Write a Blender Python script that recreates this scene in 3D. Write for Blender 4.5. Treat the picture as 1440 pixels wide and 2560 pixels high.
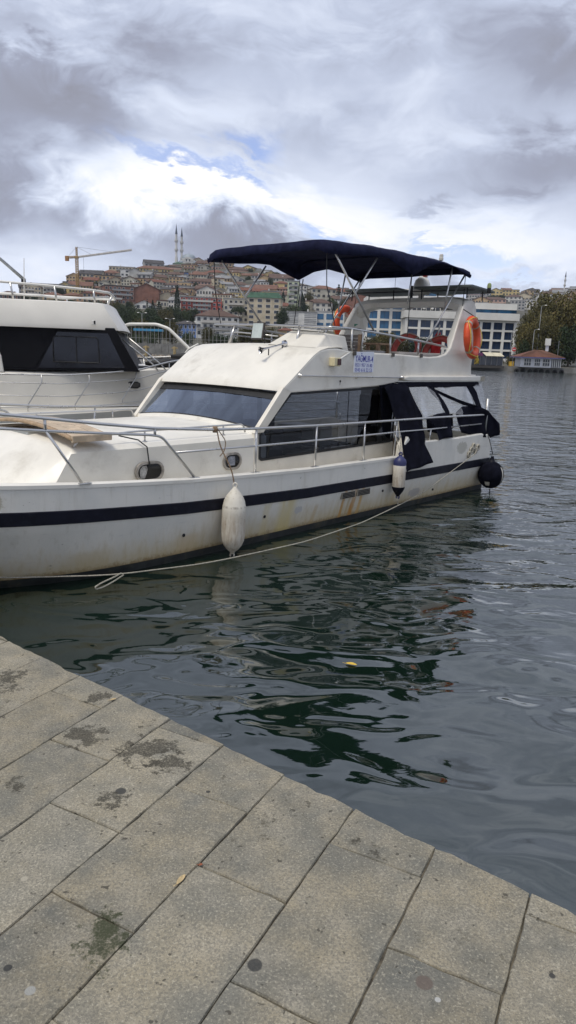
import bpy, bmesh, math, random
from mathutils import Vector, Matrix, noise
random.seed(7)
for o in list(bpy.data.objects): bpy.data.objects.remove(o)
scn = bpy.context.scene
COL = scn.collection
R = math.radians

# ---------------------------------------------------------------- camera
PITCH, ROLL = 0.21972, math.atan(0.035)
cam_d = bpy.data.cameras.new('camera'); cam = bpy.data.objects.new('camera', cam_d); COL.objects.link(cam)
fw = Vector((0, math.cos(PITCH), -math.sin(PITCH))); u0 = Vector((0, math.sin(PITCH), math.cos(PITCH))); r0 = Vector((1, 0, 0))
cr = r0*math.cos(ROLL)+u0*math.sin(ROLL); cu = u0*math.cos(ROLL)-r0*math.sin(ROLL)
M = Matrix((cr, cu, -fw)).transposed().to_4x4(); M.translation = Vector((0, 0, 2.3))
cam.matrix_world = M
cam_d.sensor_fit = 'VERTICAL'; cam_d.sensor_height = 24; cam_d.lens = 24*1790/2560
cam_d.clip_start = 0.05; cam_d.clip_end = 6000
scn.camera = cam
scn.view_settings.view_transform = 'Standard'; scn.view_settings.look = 'None'
scn.view_settings.exposure = 0.58; scn.view_settings.gamma = 1.0; scn.view_settings.use_curve_mapping = False

# ---------------------------------------------------------------- node helpers
class NT:
    def __init__(s, tree): s.t = tree; s.n = tree.nodes; s.l = tree.links
    def node(s, typ, **kw):
        n = s.n.new(typ)
        for k, v in kw.items(): setattr(n, k, v)
        return n
    def put(s, inp, v):
        if v is None: return
        if isinstance(v, bpy.types.NodeSocket): s.l.new(v, inp)
        elif isinstance(v, (tuple, list)):
            inp.default_value = tuple(v) if len(v) == len(inp.default_value) else tuple(v)+(1,)
        else: inp.default_value = v
    def math(s, op, a, b=None, c=None, clamp=False):
        n = s.node('ShaderNodeMath', operation=op); n.use_clamp = clamp
        s.put(n.inputs[0], a); s.put(n.inputs[1], b); s.put(n.inputs[2], c); return n.outputs[0]
    def vmath(s, op, a, b=None, out=0):
        n = s.node('ShaderNodeVectorMath', operation=op); s.put(n.inputs[0], a)
        if b is not None: s.put(n.inputs[1], b)
        return n.outputs[out]
    def mix(s, f, a, b, blend='MIX'):
        n = s.node('ShaderNodeMix', data_type='RGBA', blend_type=blend); n.clamp_factor = True
        s.put(n.inputs[0], f); s.put(n.inputs[6], a); s.put(n.inputs[7], b); return n.outputs[2]
    def noise(s, vec, scale, detail=3, rough=.55, dist=0, out=0):
        n = s.node('ShaderNodeTexNoise'); s.put(n.inputs['Vector'], vec); s.put(n.inputs['Scale'], scale)
        n.inputs['Detail'].default_value = detail; n.inputs['Roughness'].default_value = rough; n.inputs['Distortion'].default_value = dist
        return n.outputs[out]
    def step(s, v, a, b, lo=0, hi=1):
        n = s.node('ShaderNodeMapRange', interpolation_type='SMOOTHSTEP'); s.put(n.inputs[0], v)
        n.inputs[1].default_value = a; n.inputs[2].default_value = b; n.inputs[3].default_value = lo; n.inputs[4].default_value = hi
        return n.outputs[0]
    def sep(s, v): n = s.node('ShaderNodeSeparateXYZ'); s.put(n.inputs[0], v); return n.outputs
    def comb(s, x, y, z):
        n = s.node('ShaderNodeCombineXYZ'); s.put(n.inputs[0], x); s.put(n.inputs[1], y); s.put(n.inputs[2], z); return n.outputs[0]
    def scale(s, v, k): return s.vmath('MULTIPLY', v, k)
    def bump(s, h, strength=.3, dist=.01, normal=None):
        n = s.node('ShaderNodeBump'); n.inputs['Strength'].default_value = strength; n.inputs['Distance'].default_value = dist
        s.put(n.inputs['Height'], h)
        if normal is not None: s.put(n.inputs['Normal'], normal)
        return n.outputs[0]

# ---------------------------------------------------------------- sky and sun
SUN_AZ, SUN_EL = R(222), R(64)          # azimuth clockwise from +Y: behind and left of the photographer
w = bpy.data.worlds.new('World'); scn.world = w; w.use_nodes = True
k = NT(w.node_tree); k.n.clear()
tc = k.node('ShaderNodeTexCoord').outputs['Generated']
dirv = k.vmath('NORMALIZE', tc)
sx, sy, sz = k.sep(dirv)
sky = k.node('ShaderNodeTexSky', sky_type='NISHITA'); sky.sun_disc = False; sky.sun_elevation = SUN_EL; sky.sun_rotation = SUN_AZ
sky.air_density = 1.0; sky.dust_density = 0.6; sky.ozone_density = 1.5
cd = k.vmath('MULTIPLY', dirv, (2.2, 2.2, 4.6))
warp = k.noise(cd, 1.6, 3, .5, out=1)
pw = k.vmath('ADD', cd, k.scale(k.vmath('SUBTRACT', warp, (.5, .5, .5)), (.55, .55, .8)))
big = k.noise(pw, 1.25, 5, .52)
mid = k.noise(k.vmath('ADD', pw, (7.3, 2.1, 0)), 3.2, 8, .60)
fine = k.noise(k.vmath('ADD', pw, (1.3, 9.1, 0)), 9.0, 8, .62)
az = k.math('ARCTAN2', sx, sy); el = k.math('ARCSINE', sz)
wob = k.math('MULTIPLY', k.math('SUBTRACT', mid, .5), .13)
wob2 = k.math('MULTIPLY', k.math('SUBTRACT', fine, .5), .06)
elw = k.math('ADD', k.math('ADD', el, wob), wob2)
azw = k.math('ADD', az, k.math('MULTIPLY', k.math('SUBTRACT', big, .5), .35))
azw = k.math('ADD', azw, k.math('MULTIPLY', wob2, 1.5))
def bank(a0, e0, ra, re, tilt):         # soft-edged cloud bank or gap, warped by the cloud noise
    da = k.math('SUBTRACT', azw, a0); de = k.math('SUBTRACT', k.math('SUBTRACT', elw, e0), k.math('MULTIPLY', da, tilt))
    q = k.math('ADD', k.math('POWER', k.math('ABSOLUTE', k.math('DIVIDE', da, ra)), 2.0), k.math('POWER', k.math('ABSOLUTE', k.math('DIVIDE', de, re)), 2.0))
    return k.math('EXPONENT', k.math('MULTIPLY', q, -1.0))
LIGHT=[((-0.164, 0.211, 0.118, 0.032, -0.157), 0.42), ((-0.025, 0.191, 0.171, 0.032, -0.089), 0.3), ((0.133, 0.156, 0.207, 0.028, -0.058), 0.28), ((0.262, 0.128, 0.141, 0.042, 0.0), 0.25), ((-0.337, 0.339, 0.082, 0.011, 0.082), 0.15), ((-0.308, 0.28, 0.119, 0.048, -0.083), -0.44), ((-0.363, 0.181, 0.089, 0.048, 0.0), -0.3), ((-0.23, 0.144, 0.249, 0.024, -0.073), -0.22), ((0.31, 0.341, 0.066, 0.034, 0.0), -0.36), ((0.289, 0.237, 0.074, 0.026, 0.0), -0.24), ((-0.08, 0.344, 0.209, 0.027, 0.0), -0.1), ((0.255, 0.202, 0.043, 0.01, -0.094), -0.16), ((0.151, 0.196, 0.025, 0.006, 0.0), -0.16)]
GAPS=[((-0.06, 0.26, 0.038, 0.018, -0.085), 1.1), ((-0.134, 0.231, 0.097, 0.012, -0.243), 1.1), ((-0.082, 0.221, 0.031, 0.01, -0.176), 1.0), ((0.0, 0.157, 0.039, 0.01, -0.092), 1.25), ((0.181, 0.141, 0.065, 0.009, -0.143), 1.25), ((0.213, 0.126, 0.074, 0.012, -0.0), 1.2), ((0.133, 0.157, 0.028, 0.006, 0.0), 1.0), ((0.26, 0.099, 0.092, 0.009, 0.0), 1.05)]

lum = k.math('ADD', 0.50, k.math('MULTIPLY', k.math('SUBTRACT', big, .5), .95))
lum = k.math('ADD', lum, k.math('MULTIPLY', k.math('SUBTRACT', mid, .5), .60))
lum = k.math('ADD', lum, k.math('MULTIPLY', k.math('SUBTRACT', fine, .5), .28))
for b_, amt in LIGHT: lum = k.math('ADD', lum, k.math('MULTIPLY', bank(*b_), amt))
lum = k.math('MINIMUM', k.math('MAXIMUM', lum, 0.0), 1.0)
ramp = k.node('ShaderNodeValToRGB'); k.put(ramp.inputs[0], lum)
cr_ = ramp.color_ramp; cr_.elements[0].position = 0.0; cr_.elements[0].color = (.20, .205, .245, 1); cr_.elements[1].position = 1.0; cr_.elements[1].color = (.74, .74, .755, 1)
for p_, c_ in ((.28, (.25, .27, .345, 1)), (.5, (.375, .415, .52, 1)), (.72, (.555, .60, .70, 1))):
    e_ = cr_.elements.new(p_); e_.color = c_
gap = None
for b_, amt in GAPS:
    g_ = k.math('MULTIPLY', bank(*b_), amt); gap = g_ if gap is None else k.math('MAXIMUM', gap, g_)
gap = k.step(k.math('ADD', gap, k.math('ADD', k.math('MULTIPLY', k.math('SUBTRACT', mid, .5), .9), k.math('MULTIPLY', k.math('SUBTRACT', fine, .5), .9))), .12, 1.25, 0, .95)
cloud10 = k.scale(ramp.outputs[0], (10, 10, 10))
skyc = k.vmath('MULTIPLY', sky.outputs[0], (1.25, 1.08, 1.2))
colr = k.mix(gap, cloud10, skyc)
bg = k.node('ShaderNodeBackground'); k.put(bg.inputs[0], colr); bg.inputs[1].default_value = 0.1
k.l.new(bg.outputs[0], k.node('ShaderNodeOutputWorld').inputs[0])

sl = bpy.data.lights.new('sun', 'SUN'); sl.energy = 1.5; sl.angle = R(18); sl.color = (1, .94, .84)
so = bpy.data.objects.new('sun', sl); COL.objects.link(so)
sd = Vector((math.sin(SUN_AZ)*math.cos(SUN_EL), math.cos(SUN_AZ)*math.cos(SUN_EL), math.sin(SUN_EL)))
so.rotation_euler = sd.to_track_quat('Z', 'Y').to_euler()

# ---------------------------------------------------------------- object helpers
def tag(o, label=None, cat=None, group=None, kind=None):
    if label: o['label'] = label
    if cat: o['category'] = cat
    if group: o['group'] = group
    if kind: o['kind'] = kind
    return o
def empty(name, loc=(0, 0, 0), rz=0.0, label=None, cat=None, group=None):
    o = bpy.data.objects.new(name, None); COL.objects.link(o); o.location = loc; o.rotation_euler = (0, 0, rz); o.empty_display_size = .2
    return tag(o, label, cat, group)
def link(name, me, parent=None):
    o = bpy.data.objects.new(name, me); COL.objects.link(o); o.parent = parent; return o
class MB:
    def __init__(s): s.v = []; s.f = []; s.m = []
    def add(s, v, f, mi=0):
        n = len(s.v); s.v += [tuple(p) for p in v]; s.f += [tuple(i+n for i in q) for q in f]; s.m += [mi]*len(f); return s
    def box(s, c, d, rz=0.0, mi=0, mat=None):
        hx, hy, hz = d[0]/2, d[1]/2, d[2]/2
        v = [Vector((x, y, z)) for x in (-hx, hx) for y in (-hy, hy) for z in (-hz, hz)]
        m = mat if mat is not None else Matrix.Rotation(rz, 3, 'Z')
        v = [m @ p+Vector(c) for p in v]
        return s.add(v, [(0, 1, 3, 2), (4, 6, 7, 5), (0, 4, 5, 1), (2, 3, 7, 6), (0, 2, 6, 4), (1, 5, 7, 3)], mi)
    def tube(s, pts, r, n=8, mi=0, caps=True, closed=False):
        P = [Vector(p) for p in pts]; rr = r if isinstance(r, (list, tuple)) else [r]*len(P)
        N = len(P); rings = []; prev = None
        for i, p in enumerate(P):
            if closed: t = (P[(i+1) % N]-P[i-1])
            else: t = (P[min(i+1, N-1)]-P[max(i-1, 0)])
            if t.length < 1e-9: t = Vector((0, 0, 1))
            t.normalize()
            if prev is None:
                a = Vector((0, 0, 1)) if abs(t.z) < .9 else Vector((1, 0, 0)); x = t.cross(a).normalized()
            else:
                x = prev-t*prev.dot(t)
                if x.length < 1e-6: x = t.orthogonal()
                x.normalize()
            prev = x; y = t.cross(x)
            rings.append([p+(x*math.cos(2*math.pi*j/n)+y*math.sin(2*math.pi*j/n))*rr[i] for j in range(n)])
        v = [q for ring in rings for q in ring]; f = []
        for i in range(N if closed else N-1):
            a, b = i*n, ((i+1) % N)*n
            f += [(a+j, a+(j+1) % n, b+(j+1) % n, b+j) for j in range(n)]
        if caps and not closed: f += [tuple(range(n-1, -1, -1)), tuple(range((N-1)*n, N*n))]
        return s.add(v, f, mi)
    def lathe(s, prof, c=(0, 0, 0), n=16, mat=None, mi=0):
        v = []; f = []; m = mat or Matrix.Identity(3)
        for r, z in prof:
            for j in range(n): v.append(m @ Vector((r*math.cos(2*math.pi*j/n), r*math.sin(2*math.pi*j/n), z))+Vector(c))
        for i in range(len(prof)-1):
            f += [(i*n+j, i*n+(j+1) % n, (i+1)*n+(j+1) % n, (i+1)*n+j) for j in range(n)]
        f += [tuple(range(n-1, -1, -1)), tuple(range((len(prof)-1)*n, len(prof)*n))]
        return s.add(v, f, mi)
    def prism(s, poly, a, b, fn, mi=0):   # 2D outline swept between parameters a and b through fn(p,q,t)
        n = len(poly); v = [fn(p, q, a) for p, q in poly]+[fn(p, q, b) for p, q in poly]
        f = [tuple(range(n-1, -1, -1)), tuple(range(n, 2*n))]+[(i, (i+1) % n, n+(i+1) % n, n+i) for i in range(n)]
        return s.add(v, f, mi)
    def grid(s, rows, mi=0, closed=False):
        n = len(rows[0]); v = [p for r in rows for p in r]; f = []
        for i in range(len(rows)-1):
            for j in range(n if closed else n-1):
                f.append((i*n+j, i*n+(j+1) % n, (i+1)*n+(j+1) % n, (i+1)*n+j))
        return s.add(v, f, mi)
    def mesh(s, name, mats, smooth=False, fix=True):
        me = bpy.data.meshes.new(name); me.from_pydata(s.v, [], s.f)
        for m in (mats if isinstance(mats, (list, tuple)) else [mats]): me.materials.append(m)
        me.polygons.foreach_set('material_index', s.m)
        if fix:
            bm = bmesh.new(); bm.from_mesh(me); bmesh.ops.recalc_face_normals(bm, faces=bm.faces[:]); bm.to_mesh(me); bm.free()
        if smooth:
            me.polygons.foreach_set('use_smooth', [True]*len(me.polygons))
            if smooth != 'all':
                bm = bmesh.new(); bm.from_mesh(me)
                for e in bm.edges:
                    if len(e.link_faces) == 2 and e.calc_face_angle(0) > R(38): e.smooth = False
                bm.to_mesh(me); bm.free()
        me.update(); return me
    def build(s, name, mats, parent=None, smooth=False, bevel=0.0, fix=True):
        o = link(name, s.mesh(name, mats, smooth, fix), parent)
        if bevel:
            b = o.modifiers.new('bevel', 'BEVEL'); b.width = bevel; b.segments = 2; b.limit_method = 'ANGLE'; b.angle_limit = R(40); b.harden_normals = False
        return o

# ---------------------------------------------------------------- materials
def mat(name, col, rough=.6, metal=0.0, var=.12, vs=6.0, bump=0.0, bs=60.0, spec=.5, coat=0.0, dirt=None, ds=2.5):
    m = bpy.data.materials.new(name); m.use_nodes = True; q = NT(m.node_tree); b = q.n['Principled BSDF']
    tcn = q.node('ShaderNodeTexCoord').outputs['Object']
    n = q.noise(tcn, vs, 4)
    c = q.mix(q.step(n, .3, .7), [x*(1-var) for x in col], [min(1, x*(1+var)) for x in col])
    if dirt:
        d = q.noise(tcn, ds, 6, .65); c = q.mix(q.step(d, .52, .75, 0, .75), c, dirt)
    q.put(b.inputs['Base Color'], c); b.inputs['Metallic'].default_value = metal
    b.inputs['Specular IOR Level'].default_value = spec; b.inputs['Coat Weight'].default_value = coat
    q.put(b.inputs['Roughness'], q.step(q.noise(tcn, vs*1.7, 3), .2, .8, max(.02, rough-.08), min(1, rough+.08)))
    if bump: q.put(b.inputs['Normal'], q.bump(q.noise(tcn, bs, 4), bump, .01))
    return m
def tinted_glass(name, tint, gl=(.9, .92, .95), ior=1.5, rough=.02, mul=1.0, painted_sheen=0):
    m = bpy.data.materials.new(name); m.use_nodes = True; q = NT(m.node_tree); q.n.clear()
    t = q.node('ShaderNodeBsdfTransparent'); t.inputs[0].default_value = tint+(1,)
    g = q.node('ShaderNodeBsdfGlossy'); g.inputs[0].default_value = gl+(1,); g.inputs['Roughness'].default_value = rough
    fr = q.node('ShaderNodeFresnel'); bk_ = q.node('ShaderNodeNewGeometry').outputs['Backfacing']; q.put(fr.inputs[0], q.math('ADD', ior, q.math('MULTIPLY', bk_, 1/ior-ior)))
    tcn = q.node('ShaderNodeTexCoord').outputs['Object']
    bp = q.bump(q.noise(tcn, 1.2, 2), .08, .05); q.put(g.inputs['Normal'], bp)
    base = t.outputs[0]
    if painted_sheen:  # patchy white diffuse stands in for pale reflections on the vinyl
        df = q.node('ShaderNodeBsdfDiffuse'); df.inputs[0].default_value = (.7, .7, .7, 1); m0 = q.node('ShaderNodeMixShader'); q.put(m0.inputs[0], q.step(q.noise(tcn, 5, 4), .3, .75, painted_sheen*.3, painted_sheen)); q.l.new(t.outputs[0], m0.inputs[1]); q.l.new(df.outputs[0], m0.inputs[2]); base = m0.outputs[0]
    mx = q.node('ShaderNodeMixShader'); q.put(mx.inputs[0], q.math('MULTIPLY', fr.outputs[0], mul, clamp=True)); q.l.new(base, mx.inputs[1]); q.l.new(g.outputs[0], mx.inputs[2])
    q.l.new(mx.outputs[0], q.node('ShaderNodeOutputMaterial').inputs[0]); return m
STEEL = mat('stainless', (.58, .57, .55), .32, .9, .04, 4)
WHITE = mat('gelcoat', (.76, .725, .64), .38, 0, .05, 3, .04, 30, dirt=(.50, .46, .38), ds=1.6)
CREAMW = mat('cream_gelcoat', (.74, .69, .59), .4, 0, .06, 3, .04, 30, dirt=(.47, .42, .33))
BLACK = mat('black_rubber', (.009, .009, .010), .6, 0, .3, 8)
NAVY = mat('navy_paint', (.004, .0045, .011), .5, 0, .3, 5, spec=.2, dirt=(.018, .02, .03), ds=9)
CANVAS = mat('navy_canvas', (.013, .015, .038), .9, 0, .3, 7, .25, 40, spec=.08)
CANVASB = mat('black_canvas', (.006, .0065, .012), .92, 0, .3, 7, .25, 40, spec=.06)
WOOD = mat('worn_teak', (.30, .19, .11), .65, 0, .3, 14, .15, 40)
TEAKG = mat('grey_teak', (.17, .145, .125), .75, 0, .25, 20, .2, 50)
BEIGE = mat('beige_board', (.50, .39, .27), .6, 0, .2, 9, .1, 30, dirt=(.33, .25, .17))
CUSH = mat('grey_beige_cushion', (.40, .36, .32), .85, 0, .1, 6, .1, 30)
ORANGE = mat('lifebuoy_orange', (.62, .075, .02), .5, 0, .15, 8, .03, 30, dirt=(.55, .10, .04))
FADED = mat('faded_red_buoy', (.42, .07, .05), .6, 0, .2, 8)
FLAGR = mat('flag_red', (.55, .03, .03), .8, 0, .15, 8)
ROPEM = mat('white_rope', (.40, .37, .30), .8, 0, .3, 60, .5, 120)
ROPEB = mat('brown_rope', (.22, .15, .09), .85, 0, .3, 60, .4, 120)
YROPE = mat('yellow_rope', (.62, .45, .07), .7, 0, .3, 50)
PLASTW = mat('white_plastic', (.72, .70, .64), .4, 0, .06, 5)
GREENS = mat('green_sign', (.03, .22, .12), .5)
PANEL = mat('solar_panel', (.03, .035, .05), .25, 0, .2, 12)
ALU = mat('aluminium', (.45, .46, .44), .4, .7, .15, 6)
GLASS = tinted_glass('smoked_glass', (.27, .29, .33), mul=1.0)
WSGLASS = tinted_glass('windscreen_glass', (.42, .44, .50), (.80, .88, 1.0), 1.75, mul=2.1)
VINYL = tinted_glass('clear_vinyl', (.90, .91, .92), (.95, .95, .95), 1.4, .05, 1.6, .26)
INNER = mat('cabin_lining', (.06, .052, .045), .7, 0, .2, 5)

# ---------------------------------------------------------------- ground shape
WALL={'cream': (0.5, 0.43, 0.31), 'white': (0.62, 0.61, 0.57), 'yellow': (0.55, 0.43, 0.2), 'grey': (0.36, 0.35, 0.33), 'tan': (0.47, 0.34, 0.2), 'red': (0.36, 0.065, 0.05), 'brick': (0.22, 0.11, 0.08), 'blue': (0.12, 0.2, 0.42), 'green': (0.46, 0.5, 0.36), 'pink': (0.5, 0.33, 0.26), 'orange': (0.52, 0.27, 0.12), 'stone': (0.46, 0.43, 0.35), 'dark': (0.16, 0.14, 0.13), 'pale': (0.55, 0.53, 0.48)}
ROOFC={'red': (0.16, 0.07, 0.048), 'brown': (0.11, 0.07, 0.055), 'dark': (0.07, 0.065, 0.065), 'green': (0.06, 0.12, 0.08), 'grey': (0.22, 0.22, 0.22), 'flat': (0.3, 0.29, 0.28), 'rust': (0.165, 0.088, 0.062)}
TOWN=[
('house', -173.4, 629.3, 54.7, 19.3, 6.1, 'cream', 'gable', 'dark', 2, 6, 1.4, 0, 'pale yellow hillside house with dark roof just right of the crane mast', None),
('villa', -154.5, 614.5, 51.5, 21.3, 6.6, 'tan', 'flat', 'dark', 2, 7, 20.1, 1, 'terracotta terrace house with dark openings and white columns below the crane jib', None),
('house', -162.7, 658.8, 61.5, 17.7, 3.4, 'pink', 'hip', 'rust', 1, 5, 13.9, 0, 'low house with rust red roof above the terracotta terrace house', None),
('house', -143.0, 624.8, 53.7, 7.0, 10.8, 'white', 'flat', 'grey', 4, 2, 12.9, 0, 'narrow white house with dark blue glazing on the ridge', None),
('house', -135.1, 626.8, 54.2, 10.0, 9.9, 'pale', 'gable_front', 'grey', 3, 1, 24.2, 0, 'blank pale gable house beside the narrow glazed white house', None),
('apartment_building', -157.8, 679.4, 66.5, 23.3, 5.5, 'cream', 'flat', 'flat', 2, 8, 8.1, 1, 'cream terraced block on the skyline left of the long yellow building', None),
('school_building', -126.5, 672.3, 64.7, 32.3, 6.2, 'yellow', 'hip', 'rust', 2, 12, 14.7, 0, 'long yellow building with wide rust red roof below the mosque', None),
('house', -126.8, 624.0, 53.6, 11.8, 7.7, 'grey', 'gable', 'grey', 2, 3, -8.5, 0, 'grey bare concrete house below the long yellow building', None),
('house', -135.8, 718.1, 76.3, 18.5, 4.4, 'grey', 'gable', 'dark', 1, 5, 18.7, 0, 'grey dark-roofed house on the skyline left of the minarets', None),
('apartment_building', -119.2, 504.1, 30.2, 19.9, 11.4, 'brick', 'flat', 'dark', 4, 7, 23.3, 1, 'dark glazed brown apartment block with balconies behind the neighbouring boat roof', None),
('house', -101.9, 509.5, 31.1, 16.7, 10.0, 'brick', 'gable_front', 'brown', 3, 1, 3.3, 0, 'brown blank-walled gabled block next to the dark glazed apartments', None),
('house', -113.5, 598.5, 48.1, 12.4, 5.5, 'grey', 'gable', 'brown', 2, 4, 24.7, 1, 'grey balcony house above the brown gabled block', None),
('villa', -96.9, 476.9, 25.7, 11.9, 3.5, 'white', 'gable_front', 'red', 1, 3, -0.5, 0, 'small white villa with orange tiled gable among the trees', None),
('house', -99.9, 515.0, 32.0, 11.6, 5.9, 'cream', 'flat', 'rust', 2, 4, 14.0, 1, 'cream house with pink balcony band right of the brown gabled block', None),
('house', -89.0, 518.4, 32.6, 11.5, 5.4, 'cream', 'gable_front', 'brown', 2, 1, 24.7, 0, 'plain cream gable house left of the tall cypress', None),
('house', -150.7, 503.9, 30.1, 12.3, 4.7, 'orange', 'hip', 'rust', 1, 4, 10.7, 0, 'orange low house seen under the leftmost roof rail span', None),
('house', -137.7, 508.1, 30.9, 15.0, 5.8, 'tan', 'hip', 'red', 2, 5, 24.2, 0, 'tan house with red roof seen through the neighbouring boat roof rail', None),
('building_shell', -166.4, 584.2, 45.1, 20.6, 3.6, 'grey', 'flat', 'flat', 1, 6, 17.9, 0, 'unfinished grey concrete shell at the foot of the crane', None),
('house', -151.0, 588.4, 46.0, 9.1, 4.8, 'stone', 'gable_front', 'grey', 2, 2, 4.4, 0, 'small stone-coloured house below the terracotta terrace house', None),
('house', -190.3, 537.0, 36.0, 17.1, 5.8, 'grey', 'gable', 'dark', 2, 6, 19.5, 0, 'dark grey house on the far left ridge beside the white antenna', None),
('apartment_building', -175.0, 536.7, 35.9, 13.7, 7.7, 'white', 'flat', 'grey', 3, 5, 6.1, 1, 'white apartment block on the left ridge with vertical bands', None),
('house', -193.9, 505.1, 30.3, 14.1, 3.9, 'brick', 'hip', 'brown', 1, 5, 21.0, 0, 'brown-roofed house at the extreme left of the ridge', None),
('house', -163.9, 504.7, 30.3, 13.7, 4.2, 'tan', 'hip', 'rust', 1, 5, 23.0, 0, 'low tan house below the white banded apartment block', None),
('house', -111.0, 723.5, 77.7, 15.4, 4.0, 'pale', 'hip', 'green', 1, 5, 8.7, 0, 'house with green roof at the foot of the minarets', None),
('house', -96.3, 643.6, 58.0, 7.2, 7.6, 'blue', 'flat', 'dark', 3, 2, 8.5, 1, 'bright blue narrow house below the mosque dome', None),
('house', -105.6, 653.3, 60.2, 6.0, 6.0, 'white', 'flat', 'flat', 2, 1, 17.2, 0, 'white windowless cube house left of the bright blue house', None),
('house', -73.6, 675.0, 65.4, 17.4, 4.5, 'cream', 'hip', 'red', 1, 6, -1.8, 0, 'house with broad red hipped roof behind the bimini front strut', None),
('house', -75.2, 613.1, 51.2, 27.3, 5.0, 'pink', 'hip', 'brown', 2, 10, 10.0, 0, 'long pinkish row house with brown roof below the mosque', None),
('house', -63.3, 679.7, 66.6, 11.5, 3.8, 'white', 'gable_front', 'grey', 1, 2, 23.3, 0, 'white gable house on the upper slope under the bimini', None),
('house', -53.5, 688.9, 68.8, 19.2, 5.6, 'pink', 'hip', 'brown', 1, 7, 4.4, 0, 'pavilion with stepped brown roof on the skyline under the bimini', None),
('house', -52.1, 637.7, 56.6, 14.2, 4.9, 'grey', 'gable_front', 'grey', 2, 3, -10.3, 0, 'grey gable house below the skyline pavilion', None),
('house', -46.3, 611.0, 50.7, 18.0, 3.8, 'white', 'hip', 'brown', 1, 5, 9.3, 0, 'white house with brown hipped roof in mid slope under the bimini', None),
('house', -25.9, 583.4, 45.0, 21.2, 4.8, 'tan', 'gable', 'rust', 2, 1, -7.5, 0, 'tan blank-walled house above the green mansard roof', None),
('house', -96.6, 583.7, 45.0, 13.4, 5.4, 'white', 'hip', 'brown', 2, 5, -0.6, 0, 'white house with brown roof above the plain cream gable house', None),
('house', -82.7, 573.1, 42.9, 12.5, 5.3, 'pale', 'flat', 'grey', 2, 4, 12.2, 1, 'pale flat-roofed house just above the red apartment block', None),
('house', -73.7, 585.0, 45.3, 10.0, 3.6, 'white', 'gable_front', 'dark', 1, 2, 19.2, 0, 'white house with dark steep gable above the red apartment block', None),
('house', -61.9, 573.9, 43.0, 12.2, 4.1, 'grey', 'flat', 'grey', 1, 4, 6.2, 0, 'grey low house above the right end of the red apartment block', None),
('house', -50.0, 551.2, 38.6, 7.7, 4.0, 'yellow', 'flat', 'flat', 1, 2, 5.2, 0, 'small yellow house left of the green mansard roof', None),
('apartment_building', -57.9, 460.9, 23.3, 24.8, 9.8, 'red', 'flat', 'grey', 4, 8, 12.2, 1, 'red four-storey apartment block with bay windows right of the cypress', None),
('apartment_building', -33.6, 421.7, 17.7, 14.1, 12.7, 'stone', 'flat', 'flat', 4, 5, 4.6, 1, 'stone-coloured balcony wing adjoining the cream corner block', None),
('apartment_building', -17.2, 408.8, 16.1, 18.4, 14.7, 'cream', 'mansard', 'green', 5, 4, -3.6, 0, 'cream five-storey block with green mansard roof and dormers', None),
('house', -35.0, 335.2, 7.9, 19.4, 9.1, 'white', 'hip', 'brown', 3, 7, 10.0, 1, 'white three-storey house with long brown eaves by the shore', None),
('house', -49.1, 333.4, 7.8, 9.3, 5.3, 'blue', 'hip', 'dark', 2, 5, 0.4, 0, 'small pale blue house with dark roof by the shore fence', None),
('house', -31.3, 698.5, 71.2, 17.8, 4.3, 'white', 'flat', 'flat', 1, 5, 8.6, 0, 'white house on the skyline right of the pavilion', None),
('house', -34.9, 672.1, 64.7, 13.8, 3.8, 'pale', 'hip', 'red', 1, 4, -3.0, 0, 'red-roofed house just below the white skyline house', None),
('house', -12.4, 663.6, 62.3, 22.4, 4.1, 'dark', 'gable', 'brown', 1, 6, 6.1, 0, 'wide house with dark brown roof on the right shoulder of the hill', None),
('house', -12.1, 601.6, 48.6, 12.2, 7.4, 'yellow', 'hip', 'red', 2, 3, -2.8, 0, 'yellow house with red roof left of the pale green tower block', None),
('apartment_building', -1.9, 521.4, 32.0, 7.8, 18.2, 'green', 'flat', 'grey', 6, 2, -7.8, 1, 'narrow pale green six-storey apartment block', None),
('house', 5.9, 645.5, 54.6, 7.6, 4.0, 'tan', 'hip', 'brown', 1, 3, -0.5, 0, 'small brown-roofed house right of the pale green block', None),
('apartment_building', 22.3, 590.4, 41.0, 20.3, 10.9, 'stone', 'hip', 'rust', 3, 5, 11.8, 0, 'cream block with red hipped roof between bimini straps', None),
('house', 16.0, 526.9, 30.7, 20.3, 6.3, 'pale', 'hip', 'brown', 2, 5, -4.7, 0, 'two-storey house with projecting flat eaves below the cream hipped block', None),
('commercial_building', 3.0, 406.5, 15.0, 18.4, 8.5, 'white', 'flat', 'grey', 3, 1, -0.4, 2, 'commercial building with grey louvre bands above the helm console', None),
('office_building', 19.6, 415.7, 14.9, 16.3, 9.8, 'white', 'flat', 'flat', 2, 3, -2.7, 3, 'white office wing with bright blue windows left of the orange lifebuoy', None),
('barn', 44.9, 512.1, 25.6, 20.3, 13.8, 'brick', 'gable_front', 'brown', 2, 1, -11.0, 0, 'red-brown gabled hall rising behind the radar arch', None),
('cottage', -4.3, 359.8, 10.3, 7.0, 2.3, 'tan', 'hip', 'red', 1, 2, 0.7, 0, 'low house with orange roof and dormer beside the helm console', None),
('house', 15.7, 640.8, 52.0, 10.7, 5.3, 'pale', 'flat', 'flat', 1, 2, -1.4, 0, 'pale flat house peeking left of the cream hipped block', None),
('house', 245.2, 931.1, 67.5, 33.6, 7.7, 'pink', 'hip', 'brown', 2, 7, -10.8, 0, 'pinkish house row with brown roofs on the far right hill', None),
('house', 277.1, 950.3, 70.8, 20.6, 9.8, 'pale', 'hip', 'brown', 3, 4, -22.3, 0, 'pale house with brown roof left of the grey far blocks', None),
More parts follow.
